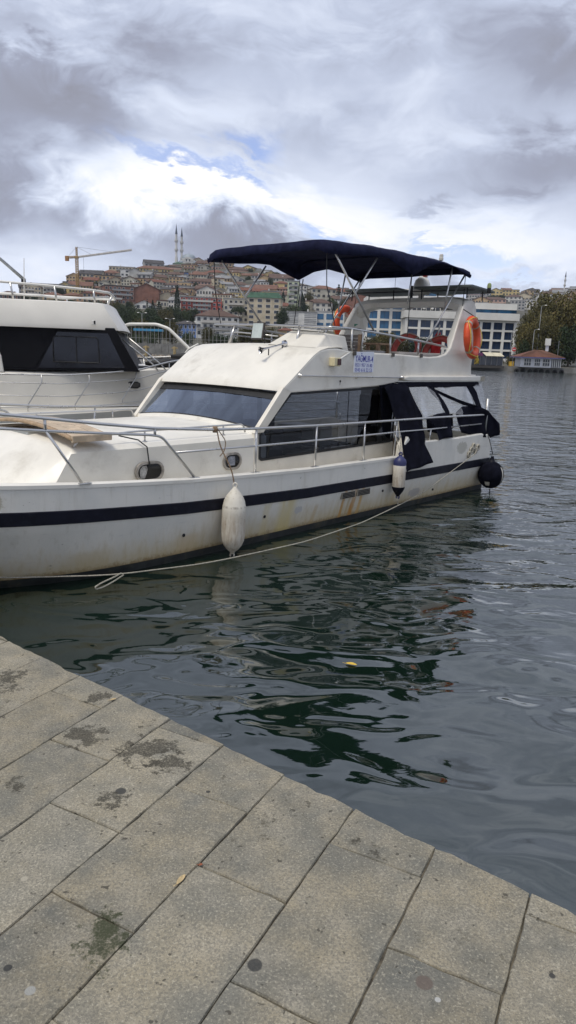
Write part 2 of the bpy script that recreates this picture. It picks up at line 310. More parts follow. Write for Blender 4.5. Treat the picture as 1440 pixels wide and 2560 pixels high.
('apartment_building', 220.2, 831.3, 52.0, 20.4, 8.6, 'grey', 'flat', 'dark', 2, 5, -14.8, 0, 'grey low block with dark roof just above the hotel top', None),
('apartment_building', 254.4, 852.3, 55.1, 15.6, 13.2, 'grey', 'flat', 'flat', 4, 4, -8.6, 0, 'grey-blue apartment block on the far right hill', None),
('apartment_building', 274.7, 868.1, 57.5, 17.3, 13.4, 'pale', 'flat', 'flat', 4, 5, -25.6, 0, 'pale apartment block between the grey-blue block and the tall white one', None),
('apartment_building', 306.3, 914.4, 64.8, 19.5, 17.4, 'white', 'hip', 'brown', 5, 4, -8.5, 0, 'tall whitish apartment block left of the plane trees', None),
('apartment_building', 231.8, 826.3, 51.2, 17.2, 8.5, 'pink', 'flat', 'rust', 2, 4, -19.7, 0, 'small pink block wedged between the hotel and the grey-blue apartments', None),
('house', 421.6, 1114.3, 101.3, 28.0, 10.2, 'grey', 'flat', 'flat', 2, 4, -20.7, 0, 'grey house on the ridge right of the far minaret', None),
('house', -102.1, 716.9, 76.0, 12.8, 3.5, 'tan', 'flat', 'grey', 1, 4, -8.2, 0, 'tan single-storey house with grey flat roof below the mosque', 'hillside houses'),
('house', -94.9, 727.3, 78.7, 9.8, 7.5, 'cream', 'gable_front', 'red', 3, 3, 29.9, 1, 'cream three-storey house with red gabled roof right of the mosque', 'hillside houses'),
('house', -80.8, 724.9, 78.1, 16.2, 7.7, 'grey', 'flat', 'grey', 3, 6, -8.2, 0, 'grey three-storey house with grey flat roof left of the skyline pavilion', 'hillside houses'),
('house', -113.7, 705.2, 73.0, 9.9, 3.7, 'cream', 'gable', 'brown', 1, 3, 24.2, 0, 'cream single-storey house with brown pitched roof right of the long yellow building', 'hillside houses'),
('house', -99.9, 700.1, 71.6, 15.3, 6.3, 'tan', 'flat', 'rust', 3, 5, -10.2, 0, 'tan three-storey house with rust red flat roof below the mosque', 'hillside houses'),
('house', -89.0, 713.8, 75.2, 15.5, 6.6, 'tan', 'gable', 'brown', 3, 5, -15.4, 1, 'tan three-storey house with brown pitched roof right of the mosque', 'hillside houses'),
('house', -67.8, 719.3, 76.6, 12.0, 6.3, 'tan', 'gable', 'brown', 2, 4, -6.8, 0, 'tan two-storey house with brown pitched roof just left of the skyline pavilion', 'hillside houses'),
('house', -113.2, 689.0, 68.9, 15.2, 5.5, 'pink', 'flat', 'dark', 1, 5, 7.4, 0, 'pinkish single-storey house with dark flat roof right of the long yellow building', 'hillside houses'),
('house', -98.5, 688.4, 68.7, 8.5, 5.2, 'yellow', 'gable', 'brown', 2, 3, 7.9, 0, 'yellow two-storey house with brown pitched roof right of the long yellow building', 'hillside houses'),
('house', -85.4, 690.2, 69.1, 10.9, 6.9, 'stone', 'gable_front', 'brown', 3, 4, 22.2, 0, 'stone-coloured three-storey house with brown gabled roof left of the skyline pavilion', 'hillside houses'),
('house', -73.0, 700.7, 71.8, 11.5, 5.4, 'pink', 'flat', 'grey', 2, 4, 17.9, 0, 'pinkish two-storey house with grey flat roof left of the skyline pavilion', 'hillside houses'),
('house', -65.5, 705.2, 72.9, 13.5, 4.9, 'tan', 'flat', 'red', 2, 5, 20.9, 1, 'tan two-storey house with red flat roof just left of the skyline pavilion', 'hillside houses'),
('house', -43.4, 707.5, 73.5, 10.7, 4.7, 'tan', 'hip', 'brown', 2, 4, -16.6, 0, 'tan two-storey house with brown hipped roof just right of the skyline pavilion', 'hillside houses'),
('house', -44.8, 693.5, 70.0, 10.5, 7.0, 'yellow', 'gable_front', 'dark', 3, 4, -16.7, 1, 'yellow three-storey house with dark gabled roof just right of the skyline pavilion', 'hillside houses'),
('house', -126.9, 658.2, 61.4, 11.7, 5.9, 'stone', 'flat', 'grey', 2, 4, 10.2, 0, 'stone-coloured two-storey house with grey flat roof just below the long yellow building', 'hillside houses'),
('house', -118.4, 654.7, 60.6, 11.6, 5.3, 'stone', 'flat', 'brown', 2, 4, 11.5, 0, 'stone-coloured two-storey house with brown flat roof just below the long yellow building', 'hillside houses'),
('house', -87.4, 666.7, 63.4, 9.8, 5.0, 'pink', 'hip', 'rust', 2, 3, 25.8, 0, 'pinkish two-storey house with rust red hipped roof above the tall cypress', 'hillside houses'),
('house', -22.7, 676.5, 65.8, 16.7, 3.7, 'yellow', 'gable_front', 'rust', 1, 6, 9.4, 0, 'yellow single-storey house with rust red gabled roof left of the pale green tower block', 'hillside houses'),
('house', -91.9, 644.8, 58.3, 7.8, 6.3, 'cream', 'hip', 'rust', 3, 3, 10.9, 0, 'cream three-storey house with rust red hipped roof above the tall cypress', 'hillside houses'),
('house', -83.7, 647.0, 58.8, 13.1, 6.1, 'stone', 'gable', 'rust', 2, 5, -11.7, 0, 'stone-coloured two-storey house with rust red pitched roof right of the tall cypress', 'hillside houses'),
('house', -70.9, 650.8, 59.6, 9.7, 4.5, 'stone', 'gable', 'brown', 2, 3, 9.6, 0, 'stone-coloured two-storey house with brown pitched roof left of the skyline pavilion', 'hillside houses'),
('house', -64.7, 652.2, 60.0, 9.1, 5.1, 'white', 'gable_front', 'grey', 1, 3, -8.6, 0, 'white single-storey house with grey gabled roof below the skyline pavilion', 'hillside houses'),
('house', -55.5, 660.8, 62.0, 10.3, 6.6, 'yellow', 'flat', 'rust', 3, 4, -10.0, 0, 'yellow three-storey house with rust red flat roof just below the skyline pavilion', 'hillside houses'),
('house', -43.5, 667.6, 63.6, 10.2, 4.1, 'yellow', 'gable', 'rust', 1, 4, -3.2, 1, 'yellow single-storey house with rust red pitched roof below the skyline pavilion', 'hillside houses'),
('house', -164.5, 616.8, 52.0, 8.9, 4.0, 'stone', 'gable', 'dark', 1, 3, 18.7, 0, 'stone-coloured single-storey house with dark pitched roof right of the crane', 'hillside houses'),
('house', -115.1, 630.9, 55.1, 14.0, 5.1, 'tan', 'gable', 'brown', 1, 5, 29.7, 0, 'tan single-storey house with brown pitched roof just below the long yellow building', 'hillside houses'),
('house', -102.8, 639.7, 57.1, 12.6, 6.6, 'stone', 'gable', 'brown', 3, 5, -1.6, 0, 'stone-coloured three-storey house with brown pitched roof right of the long yellow building', 'hillside houses'),
('house', -35.0, 655.5, 60.8, 8.0, 5.8, 'pale', 'gable', 'brown', 2, 3, -1.0, 0, 'pale two-storey house with brown pitched roof right of the skyline pavilion', 'hillside houses'),
('house', -27.1, 646.9, 58.8, 16.0, 4.1, 'tan', 'gable_front', 'brown', 2, 6, -4.8, 0, 'tan two-storey house with brown gabled roof left of the pale green tower block', 'hillside houses'),
('house', -178.3, 600.3, 48.5, 12.1, 7.2, 'tan', 'gable_front', 'red', 3, 5, 4.1, 0, 'tan three-storey house with red gabled roof just below the crane', 'hillside houses'),
('house', -166.1, 601.7, 48.7, 13.3, 4.7, 'yellow', 'gable', 'red', 2, 5, 4.4, 0, 'yellow two-storey house with red pitched roof right of the crane', 'hillside houses'),
('house', -137.8, 611.0, 50.7, 14.5, 5.3, 'pale', 'hip', 'dark', 3, 6, -6.9, 0, 'pale three-storey house with dark hipped roof just above the dark glazed apartments', 'hillside houses'),
('house', -99.4, 619.5, 52.6, 11.6, 6.6, 'tan', 'flat', 'brown', 3, 4, 5.9, 0, 'tan three-storey house with brown flat roof just above the tall cypress', 'hillside houses'),
('house', -93.6, 622.7, 53.3, 10.4, 6.6, 'cream', 'hip', 'grey', 3, 4, 14.9, 0, 'cream three-storey house with grey hipped roof above the tall cypress', 'hillside houses'),
('house', -62.5, 628.4, 54.5, 14.8, 6.2, 'tan', 'gable', 'grey', 2, 6, -16.1, 0, 'tan two-storey house with grey pitched roof below the skyline pavilion', 'hillside houses'),
('house', -14.9, 643.4, 58.0, 15.1, 5.8, 'stone', 'hip', 'brown', 2, 6, 2.9, 0, 'stone-coloured two-storey house with brown hipped roof left of the pale green tower block', 'hillside houses'),
('house', -142.9, 593.2, 47.0, 12.8, 6.2, 'cream', 'gable_front', 'rust', 2, 5, 30.1, 0, 'cream two-storey house with rust red gabled roof just above the dark glazed apartments', 'hillside houses'),
('house', -132.3, 594.1, 47.2, 13.7, 6.7, 'stone', 'gable_front', 'brown', 3, 6, -4.7, 0, 'stone-coloured three-storey house with brown gabled roof just right of the dark glazed apartments', 'hillside houses'),
('house', -122.7, 600.0, 48.4, 14.4, 7.1, 'tan', 'flat', 'brown', 3, 6, -7.2, 0, 'tan three-storey house with brown flat roof right of the dark glazed apartments', 'hillside houses'),
('house', -90.9, 608.8, 50.3, 10.2, 4.2, 'tan', 'flat', 'grey', 1, 4, -5.1, 0, 'tan single-storey house with grey flat roof just above the tall cypress', 'hillside houses'),
('house', -62.6, 610.7, 50.7, 8.7, 8.0, 'cream', 'flat', 'rust', 3, 3, 27.2, 1, 'cream three-storey house with rust red flat roof above the red apartment block', 'hillside houses'),
('house', -30.9, 621.1, 52.9, 7.9, 6.0, 'white', 'gable', 'grey', 3, 3, 2.2, 1, 'white three-storey house with grey pitched roof left of the pale green tower block', 'hillside houses'),
('house', -25.8, 618.9, 52.4, 7.2, 5.5, 'white', 'flat', 'dark', 2, 3, 19.4, 1, 'white two-storey house with dark flat roof left of the pale green tower block', 'hillside houses'),
('house', -173.0, 569.7, 42.2, 9.9, 6.2, 'stone', 'flat', 'dark', 3, 4, -0.7, 0, 'stone-coloured three-storey house with dark flat roof right of the white banded block', 'hillside houses'),
('house', -55.3, 601.4, 48.7, 9.7, 5.3, 'yellow', 'gable', 'grey', 3, 4, 16.6, 0, 'yellow three-storey house with grey pitched roof right of the red apartment block', 'hillside houses'),
('house', -160.6, 556.0, 39.5, 17.3, 5.9, 'yellow', 'gable', 'rust', 2, 8, 10.1, 1, 'yellow two-storey house with rust red pitched roof right of the white banded block', 'hillside houses'),
('house', -151.5, 563.6, 41.0, 9.3, 3.7, 'pale', 'hip', 'rust', 2, 4, -2.0, 0, 'pale two-storey house with rust red hipped roof left of the dark glazed apartments', 'hillside houses'),
('house', -145.9, 567.9, 41.8, 7.6, 3.9, 'tan', 'gable_front', 'brown', 2, 3, -3.8, 0, 'tan two-storey house with brown gabled roof just left of the dark glazed apartments', 'hillside houses'),
('house', -124.1, 576.0, 43.4, 7.6, 6.1, 'cream', 'flat', 'red', 3, 3, 0.3, 1, 'cream three-storey house with red flat roof just right of the dark glazed apartments', 'hillside houses'),
('house', -106.2, 582.0, 44.7, 10.4, 7.3, 'stone', 'gable', 'red', 3, 4, 35.2, 0, 'stone-coloured three-storey house with red pitched roof left of the tall cypress', 'hillside houses'),
('house', -47.3, 590.2, 46.3, 13.6, 5.4, 'stone', 'flat', 'grey', 2, 6, 17.8, 0, 'stone-coloured two-storey house with grey flat roof well right of the red apartment block', 'hillside houses'),
('house', -37.0, 592.7, 46.8, 11.7, 4.5, 'stone', 'hip', 'grey', 3, 5, 15.8, 0, 'stone-coloured three-storey house with grey hipped roof above the cream mansard block', 'hillside houses'),
('house', 391.8, 1113.2, 101.1, 23.2, 7.0, 'pink', 'flat', 'grey', 1, 5, -15.9, 0, 'pinkish single-storey house with grey flat roof right of the tall whitish far block', 'hillside houses'),
('house', -170.1, 549.9, 38.4, 11.4, 6.2, 'yellow', 'gable_front', 'grey', 2, 5, 12.5, 1, 'yellow two-storey house with grey gabled roof right of the white banded block', 'hillside houses'),
('house', -159.7, 539.4, 36.4, 8.9, 7.1, 'yellow', 'flat', 'grey', 3, 4, 31.9, 0, 'yellow three-storey house with grey flat roof right of the white banded block', 'hillside houses'),
('house', -138.9, 546.0, 37.6, 10.6, 5.4, 'cream', 'gable_front', 'brown', 1, 5, 10.9, 1, 'cream single-storey house with brown gabled roof just left of the dark glazed apartments', 'hillside houses'),
('house', -97.6, 562.9, 40.9, 8.8, 4.6, 'tan', 'gable', 'dark', 1, 4, -4.1, 0, 'tan single-storey house with dark pitched roof just left of the tall cypress', 'hillside houses'),
('house', -92.4, 566.9, 41.6, 9.6, 4.5, 'grey', 'flat', 'brown', 1, 4, 19.7, 0, 'grey single-storey house with brown flat roof just above the tall cypress', 'hillside houses'),
('house', -69.7, 566.1, 41.5, 13.7, 5.5, 'pink', 'gable', 'brown', 2, 6, -3.2, 0, 'pinkish two-storey house with brown pitched roof just above the red apartment block', 'hillside houses'),
('house', -47.1, 574.1, 43.1, 8.6, 5.2, 'white', 'gable', 'grey', 2, 4, 17.1, 0, 'white two-storey house with grey pitched roof right of the red apartment block', 'hillside houses'),
('house', -36.9, 573.9, 43.0, 12.0, 4.5, 'tan', 'gable', 'red', 2, 5, 13.9, 0, 'tan two-storey house with red pitched roof left of the cream mansard block', 'hillside houses'),
('house', -11.3, 582.9, 44.7, 11.7, 5.4, 'pink', 'hip', 'rust', 3, 5, -21.5, 0, 'pinkish three-storey house with rust red hipped roof just left of the pale green tower block', 'hillside houses'),
('house', 4.7, 616.2, 48.7, 9.3, 7.1, 'pale', 'flat', 'dark', 3, 3, 0.2, 0, 'pale three-storey house with dark flat roof just right of the pale green tower block', 'hillside houses'),
('house', 41.0, 664.5, 52.9, 10.4, 5.1, 'stone', 'gable', 'dark', 2, 4, -11.7, 0, 'stone-coloured two-storey house with dark pitched roof right of the cream hipped block', 'hillside houses'),
('house', 336.1, 1066.0, 91.8, 21.5, 7.4, 'tan', 'gable_front', 'dark', 2, 5, 1.1, 1, 'tan two-storey house with dark gabled roof just left of the tall whitish far block', 'hillside houses'),
('house', 397.7, 1091.6, 96.8, 24.6, 8.7, 'tan', 'hip', 'grey', 3, 6, -36.2, 1, 'tan three-storey house with grey hipped roof right of the tall whitish far block', 'hillside houses'),
('house', -184.3, 519.7, 32.9, 13.0, 7.7, 'cream', 'gable_front', 'rust', 3, 6, 12.6, 1, 'cream three-storey house with rust red gabled roof left of the white banded block', 'hillside houses'),
('house', -83.6, 550.2, 38.4, 15.9, 6.5, 'tan', 'flat', 'brown', 2, 7, -0.4, 1, 'tan two-storey house with brown flat roof just right of the tall cypress', 'hillside houses'),
('house', -26.9, 567.2, 41.7, 11.2, 5.0, 'cream', 'gable', 'red', 3, 5, 9.1, 0, 'cream three-storey house with red pitched roof just above the cream mansard block', 'hillside houses'),
('house', 38.3, 640.6, 48.4, 7.7, 7.7, 'cream', 'flat', 'grey', 3, 3, 14.2, 1, 'cream three-storey house with grey flat roof right of the cream hipped block', 'hillside houses'),
('house', 288.9, 1022.7, 83.6, 13.2, 11.9, 'yellow', 'gable', 'rust', 3, 3, 2.5, 0, 'yellow three-storey house with rust red pitched roof left of the tall whitish far block', 'hillside houses'),
('house', 303.4, 1039.1, 86.6, 13.9, 10.3, 'yellow', 'flat', 'dark', 3, 3, -7.4, 0, 'yellow three-storey house with dark flat roof left of the tall whitish far block', 'hillside houses'),
('house', 316.8, 1033.8, 85.6, 15.7, 7.5, 'stone', 'flat', 'brown', 2, 4, -29.1, 0, 'stone-coloured two-storey house with brown flat roof just left of the tall whitish far block', 'hillside houses'),
('house', 371.8, 1063.3, 91.2, 21.0, 7.8, 'tan', 'gable', 'brown', 1, 5, -12.9, 0, 'tan single-storey house with brown pitched roof right of the tall whitish far block', 'hillside houses'),
('house', 383.6, 1063.2, 91.2, 12.7, 10.6, 'white', 'gable_front', 'red', 3, 3, -2.0, 0, 'white three-storey house with red gabled roof right of the tall whitish far block', 'hillside houses'),
('house', -133.4, 524.9, 33.8, 7.7, 7.0, 'grey', 'flat', 'red', 3, 3, -2.9, 1, 'grey three-storey house with red flat roof left of the dark glazed apartments', 'hillside houses'),
('house', -80.5, 536.8, 35.9, 12.6, 5.9, 'tan', 'gable_front', 'red', 3, 6, 32.6, 1, 'tan three-storey house with red gabled roof just right of the tall cypress', 'hillside houses'),
('house', -64.4, 541.0, 36.7, 15.1, 7.3, 'pale', 'gable_front', 'red', 2, 7, -2.9, 0, 'pale two-storey house with red gabled roof just right of the red apartment block', 'hillside houses'),
('house', -56.3, 551.6, 38.7, 8.5, 5.8, 'cream', 'gable_front', 'grey', 2, 4, 23.0, 0, 'cream two-storey house with grey gabled roof right of the red apartment block', 'hillside houses'),
('house', -43.2, 549.4, 38.3, 10.7, 5.2, 'yellow', 'flat', 'grey', 2, 5, 2.7, 1, 'yellow two-storey house with grey flat roof left of the cream mansard block', 'hillside houses'),
('house', -33.3, 555.4, 39.4, 11.4, 3.9, 'stone', 'gable_front', 'rust', 1, 5, 13.6, 0, 'stone-coloured single-storey house with rust red gabled roof left of the cream mansard block', 'hillside houses'),
('house', -17.4, 559.7, 40.2, 13.9, 5.7, 'tan', 'flat', 'grey', 2, 6, 16.8, 0, 'tan two-storey house with grey flat roof above the cream mansard block', 'hillside houses'),
('house', -9.9, 563.7, 40.7, 11.1, 4.2, 'tan', 'flat', 'brown', 2, 5, 22.1, 0, 'tan two-storey house with brown flat roof just left of the pale green tower block', 'hillside houses'),
('house', 4.9, 579.5, 41.4, 11.8, 6.3, 'white', 'gable_front', 'brown', 2, 5, -10.2, 0, 'white two-storey house with brown gabled roof just right of the pale green tower block', 'hillside houses'),
('house', 256.6, 999.1, 79.3, 13.9, 9.0, 'grey', 'flat', 'dark', 2, 3, 5.5, 0, 'grey two-storey house with dark flat roof well left of the tall whitish far block', 'hillside houses'),
('house', 266.8, 998.2, 79.1, 18.4, 11.9, 'yellow', 'gable_front', 'brown', 3, 4, -13.5, 0, 'yellow three-storey house with brown gabled roof left of the tall whitish far block', 'hillside houses'),
('house', 325.1, 1018.2, 82.7, 13.1, 12.7, 'tan', 'gable', 'dark', 3, 3, -4.8, 1, 'tan three-storey house with dark pitched roof just left of the tall whitish far block', 'hillside houses'),
('house', 362.7, 1029.3, 84.8, 19.3, 10.8, 'white', 'gable', 'grey', 2, 4, -20.6, 0, 'white two-storey house with grey pitched roof right of the tall whitish far block', 'hillside houses'),
('house', 383.8, 1032.4, 85.4, 16.8, 8.4, 'tan', 'gable_front', 'brown', 2, 4, 0.0, 1, 'tan two-storey house with brown gabled roof right of the tall whitish far block', 'hillside houses'),
('house', -81.2, 520.4, 33.0, 11.6, 5.5, 'pink', 'gable_front', 'dark', 2, 5, 8.9, 0, 'pinkish two-storey house with dark gabled roof just below the tall cypress', 'hillside houses'),
('house', -53.0, 532.5, 35.1, 13.9, 5.4, 'cream', 'flat', 'red', 3, 7, -11.2, 0, 'cream three-storey house with red flat roof right of the red apartment block', 'hillside houses'),
('house', 12.4, 578.4, 40.1, 9.4, 4.8, 'white', 'gable_front', 'dark', 1, 4, 2.8, 0, 'white single-storey house with dark gabled roof left of the cream hipped block', 'hillside houses'),
('house', 38.8, 612.6, 42.9, 14.4, 9.2, 'white', 'gable', 'red', 3, 6, 1.7, 0, 'white three-storey house with red pitched roof right of the cream hipped block', 'hillside houses'),
('house', 233.0, 969.3, 74.0, 11.5, 6.4, 'white', 'gable', 'brown', 2, 3, -33.5, 1, 'white two-storey house with brown pitched roof well left of the tall whitish far block', 'hillside houses'),
('house', 302.1, 989.9, 77.6, 21.1, 7.8, 'cream', 'gable_front', 'brown', 1, 5, -16.4, 0, 'cream single-storey house with brown gabled roof just left of the tall whitish far block', 'hillside houses'),
('house', 352.8, 994.6, 78.5, 13.5, 10.6, 'white', 'gable_front', 'rust', 2, 3, 3.9, 0, 'white two-storey house with rust red gabled roof right of the tall whitish far block', 'hillside houses'),
('house', -9.5, 530.6, 34.6, 15.0, 7.2, 'stone', 'hip', 'brown', 3, 7, -23.8, 0, 'stone-coloured three-storey house with brown hipped roof right of the cream mansard block', 'hillside houses'),
('house', 222.2, 935.3, 68.2, 17.3, 11.7, 'grey', 'flat', 'rust', 3, 5, -33.2, 1, 'grey three-storey house with rust red flat roof well left of the tall whitish far block', 'hillside houses'),
('house', 228.9, 924.7, 66.5, 11.4, 8.7, 'white', 'gable', 'dark', 2, 3, -26.7, 1, 'white two-storey house with dark pitched roof well left of the tall whitish far block', 'hillside houses'),
('house', 352.4, 964.0, 73.1, 22.0, 9.4, 'white', 'hip', 'rust', 3, 6, 2.0, 1, 'white three-storey house with rust red hipped roof right of the tall whitish far block', 'hillside houses'),
('house', -84.1, 492.2, 28.2, 14.3, 4.1, 'stone', 'flat', 'brown', 1, 7, 13.2, 0, 'stone-coloured single-storey house with brown flat roof below the tall cypress', 'hillside houses'),
('house', -77.8, 498.7, 29.3, 8.7, 8.0, 'stone', 'flat', 'brown', 3, 4, 11.5, 1, 'stone-coloured three-storey house with brown flat roof just below the tall cypress', 'hillside houses'),
('house', 6.2, 545.5, 35.0, 11.3, 6.3, 'white', 'flat', 'grey', 2, 5, 10.4, 1, 'white two-storey house with grey flat roof below the pale green tower block', 'hillside houses'),
('house', 35.1, 581.3, 37.7, 13.4, 6.3, 'pale', 'gable', 'brown', 2, 6, 5.7, 0, 'pale two-storey house with brown pitched roof below the cream hipped block', 'hillside houses'),
('house', 329.3, 933.4, 67.9, 19.7, 7.5, 'stone', 'gable', 'dark', 2, 5, -43.1, 1, 'stone-coloured two-storey house with dark pitched roof right of the tall whitish far block', 'hillside houses'),
('house', 4.5, 522.1, 31.3, 11.1, 5.9, 'cream', 'flat', 'brown', 2, 5, -21.4, 1, 'cream two-storey house with brown flat roof below the pale green tower block', 'hillside houses'),
('house', 36.4, 563.6, 34.5, 10.6, 5.8, 'stone', 'flat', 'brown', 2, 4, -5.8, 0, 'stone-coloured two-storey house with brown flat roof below the cream hipped block', 'hillside houses'),
('house', 217.7, 874.9, 58.5, 20.0, 11.0, 'tan', 'gable_front', 'red', 3, 6, -26.3, 1, 'tan three-storey house with red gabled roof well left of the tall whitish far block', 'hillside houses'),
('house', 341.8, 915.4, 64.9, 17.7, 5.8, 'white', 'gable', 'rust', 1, 5, -1.2, 0, 'white single-storey house with rust red pitched roof well right of the tall whitish far block', 'hillside houses'),
('house', -74.5, 466.5, 24.1, 11.0, 7.6, 'pale', 'gable', 'grey', 3, 6, -12.7, 0, 'pale three-storey house with grey pitched roof just below the tall cypress', 'hillside houses'),
('house', -47.4, 474.0, 25.3, 8.0, 4.9, 'tan', 'gable', 'brown', 2, 4, 17.9, 0, 'tan two-storey house with brown pitched roof right of the red apartment block', 'hillside houses'),
('house', -10.0, 483.8, 26.8, 11.0, 4.8, 'cream', 'gable', 'red', 1, 6, 7.8, 1, 'cream single-storey house with red pitched roof right of the cream mansard block', 'hillside houses'),
('house', 27.0, 544.6, 32.4, 8.9, 3.5, 'cream', 'gable', 'rust', 1, 4, 18.3, 0, 'cream single-storey house with rust red pitched roof below the cream hipped block', 'hillside houses'),
('house', 199.2, 836.9, 52.8, 16.6, 6.3, 'cream', 'gable_front', 'grey', 1, 5, -5.7, 0, 'cream single-storey house with grey gabled roof well left of the tall whitish far block', 'hillside houses'),
('house', 285.4, 860.9, 56.4, 19.6, 10.4, 'stone', 'gable_front', 'red', 2, 5, -17.0, 1, 'stone-coloured two-storey house with red gabled roof just below the tall whitish far block', 'hillside houses'),
('house', 313.8, 878.2, 59.0, 23.0, 13.6, 'pink', 'gable_front', 'grey', 3, 7, -43.4, 0, 'pinkish three-storey house with grey gabled roof right of the tall whitish far block', 'hillside houses'),
('house', 1.3, 491.3, 26.7, 9.8, 3.2, 'yellow', 'flat', 'rust', 1, 5, 7.2, 0, 'yellow single-storey house with rust red flat roof right of the cream mansard block', 'hillside houses'),
('house', 35.7, 542.0, 31.0, 11.6, 6.9, 'white', 'gable', 'grey', 3, 5, 11.2, 0, 'white three-storey house with grey pitched roof below the cream hipped block', 'hillside houses'),
('house', 321.2, 866.5, 57.2, 13.7, 7.1, 'grey', 'gable_front', 'brown', 1, 4, -39.3, 1, 'grey single-storey house with brown gabled roof well right of the tall whitish far block', 'hillside houses'),
]
RIDGE=[(-0.5641, 0.0419, 4117.0),(-0.4004, 0.0626, 4117.0),(-0.2968, 0.0849, 4117.0),(-0.2368, 0.0994, 4117.0),(-0.1822, 0.1095, 4117.0),(-0.1495, 0.1151, 4117.0),(-0.1004, 0.114, 4117.0),(-0.0513, 0.1106, 4117.0),(-0.0185, 0.1017, 4117.0),(0.0142, 0.0894, 4439.2),(0.0524, 0.0838, 4815.1),(0.0906, 0.081, 5191.0),(0.1451, 0.0782, 5728.0),(0.227, 0.0816, 8950.0),(0.2815, 0.0866, 8950.0),(0.3088, 0.0894, 8950.0),(0.3634, 0.0972, 8950.0),(0.3852, 0.0994, 8950.0),(0.5816, 0.1061, 8950.0),]

def ridge(t):
    if t <= RIDGE[0][0]: return RIDGE[0][1:]
    for a, b in zip(RIDGE, RIDGE[1:]):
        if t <= b[0]:
            q = (t-a[0])/(b[0]-a[0]); return (a[1]+(b[1]-a[1])*q, a[2]+(b[2]-a[2])*q)
    return RIDGE[-1][1:]
def ground(x, y):
    if y < 153: return 1.0
    e, run = ridge(x/y); dc = 262+run*e; zc = 2.3+e*dc
    if y < 262:
        q = (y-153)/109; return 1.0+1.3*q
    if y <= dc: return 2.3+(y-262)/run*y
    return zc-(y-dc)*.22+ .0002*(y-dc)**2*0
# ---------------------------------------------------------------- water
def water_mat():
    m = bpy.data.materials.new('harbour_water'); m.use_nodes = True; q = NT(m.node_tree); b = q.n['Principled BSDF']
    pos = q.node('ShaderNodeNewGeometry').outputs['Position']
    x, y, z = q.sep(pos)
    open_ = q.step(q.math('ADD', q.math('MULTIPLY', x, .75), q.math('MULTIPLY', y, .55)), 3.0, 11.0)     # wind reaches the water away from the lee of quay and hull
    p1 = q.vmath('MULTIPLY', pos, (.75, 1.0, 1)); p2 = q.vmath('MULTIPLY', pos, (.7, 1.15, 1))
    h1 = q.noise(p1, .8, 1, .4, .7)
    h2 = q.noise(q.vmath('ADD', p2, (3.1, 1.7, 0)), 2.25, 1, .4, .9)
    h3 = q.noise(q.vmath('ADD', p2, (8.1, 4.7, 0)), 6.5, 3, .55, .5)
    h4 = q.noise(p2, 1.5, 4, .6, .2)
    a = q.math('MULTIPLY', h1, .155)
    a = q.math('ADD', a, q.math('MULTIPLY', h2, q.math('ADD', .036, q.math('MULTIPLY', open_, .036))))
    a = q.math('ADD', a, q.math('MULTIPLY', h3, q.math('ADD', .0008, q.math('MULTIPLY', open_, .013))))
    a = q.math('ADD', a, q.math('MULTIPLY', h4, q.math('MULTIPLY', open_, .055)))
    bm = q.node('ShaderNodeBump'); bm.inputs['Strength'].default_value = 1; bm.inputs['Distance'].default_value = 1.0; q.put(bm.inputs['Height'], a)
    q.put(b.inputs['Normal'], bm.outputs[0])
    c = q.mix(q.noise(pos, .25, 3), (.003, .011, .006, 1), (.006, .014, .009, 1))
    q.put(b.inputs['Base Color'], c)
    b.inputs['Roughness'].default_value = .035; b.inputs['IOR'].default_value = 1.7; b.inputs['Specular IOR Level'].default_value = .95
    return m
WATER = water_mat()
mb = MB(); mb.add([(-700, -60, 0), (700, -60, 0), (700, 154, 0), (-700, 154, 0)], [(0, 1, 2, 3)])
tag(mb.build('water', WATER), kind='structure')

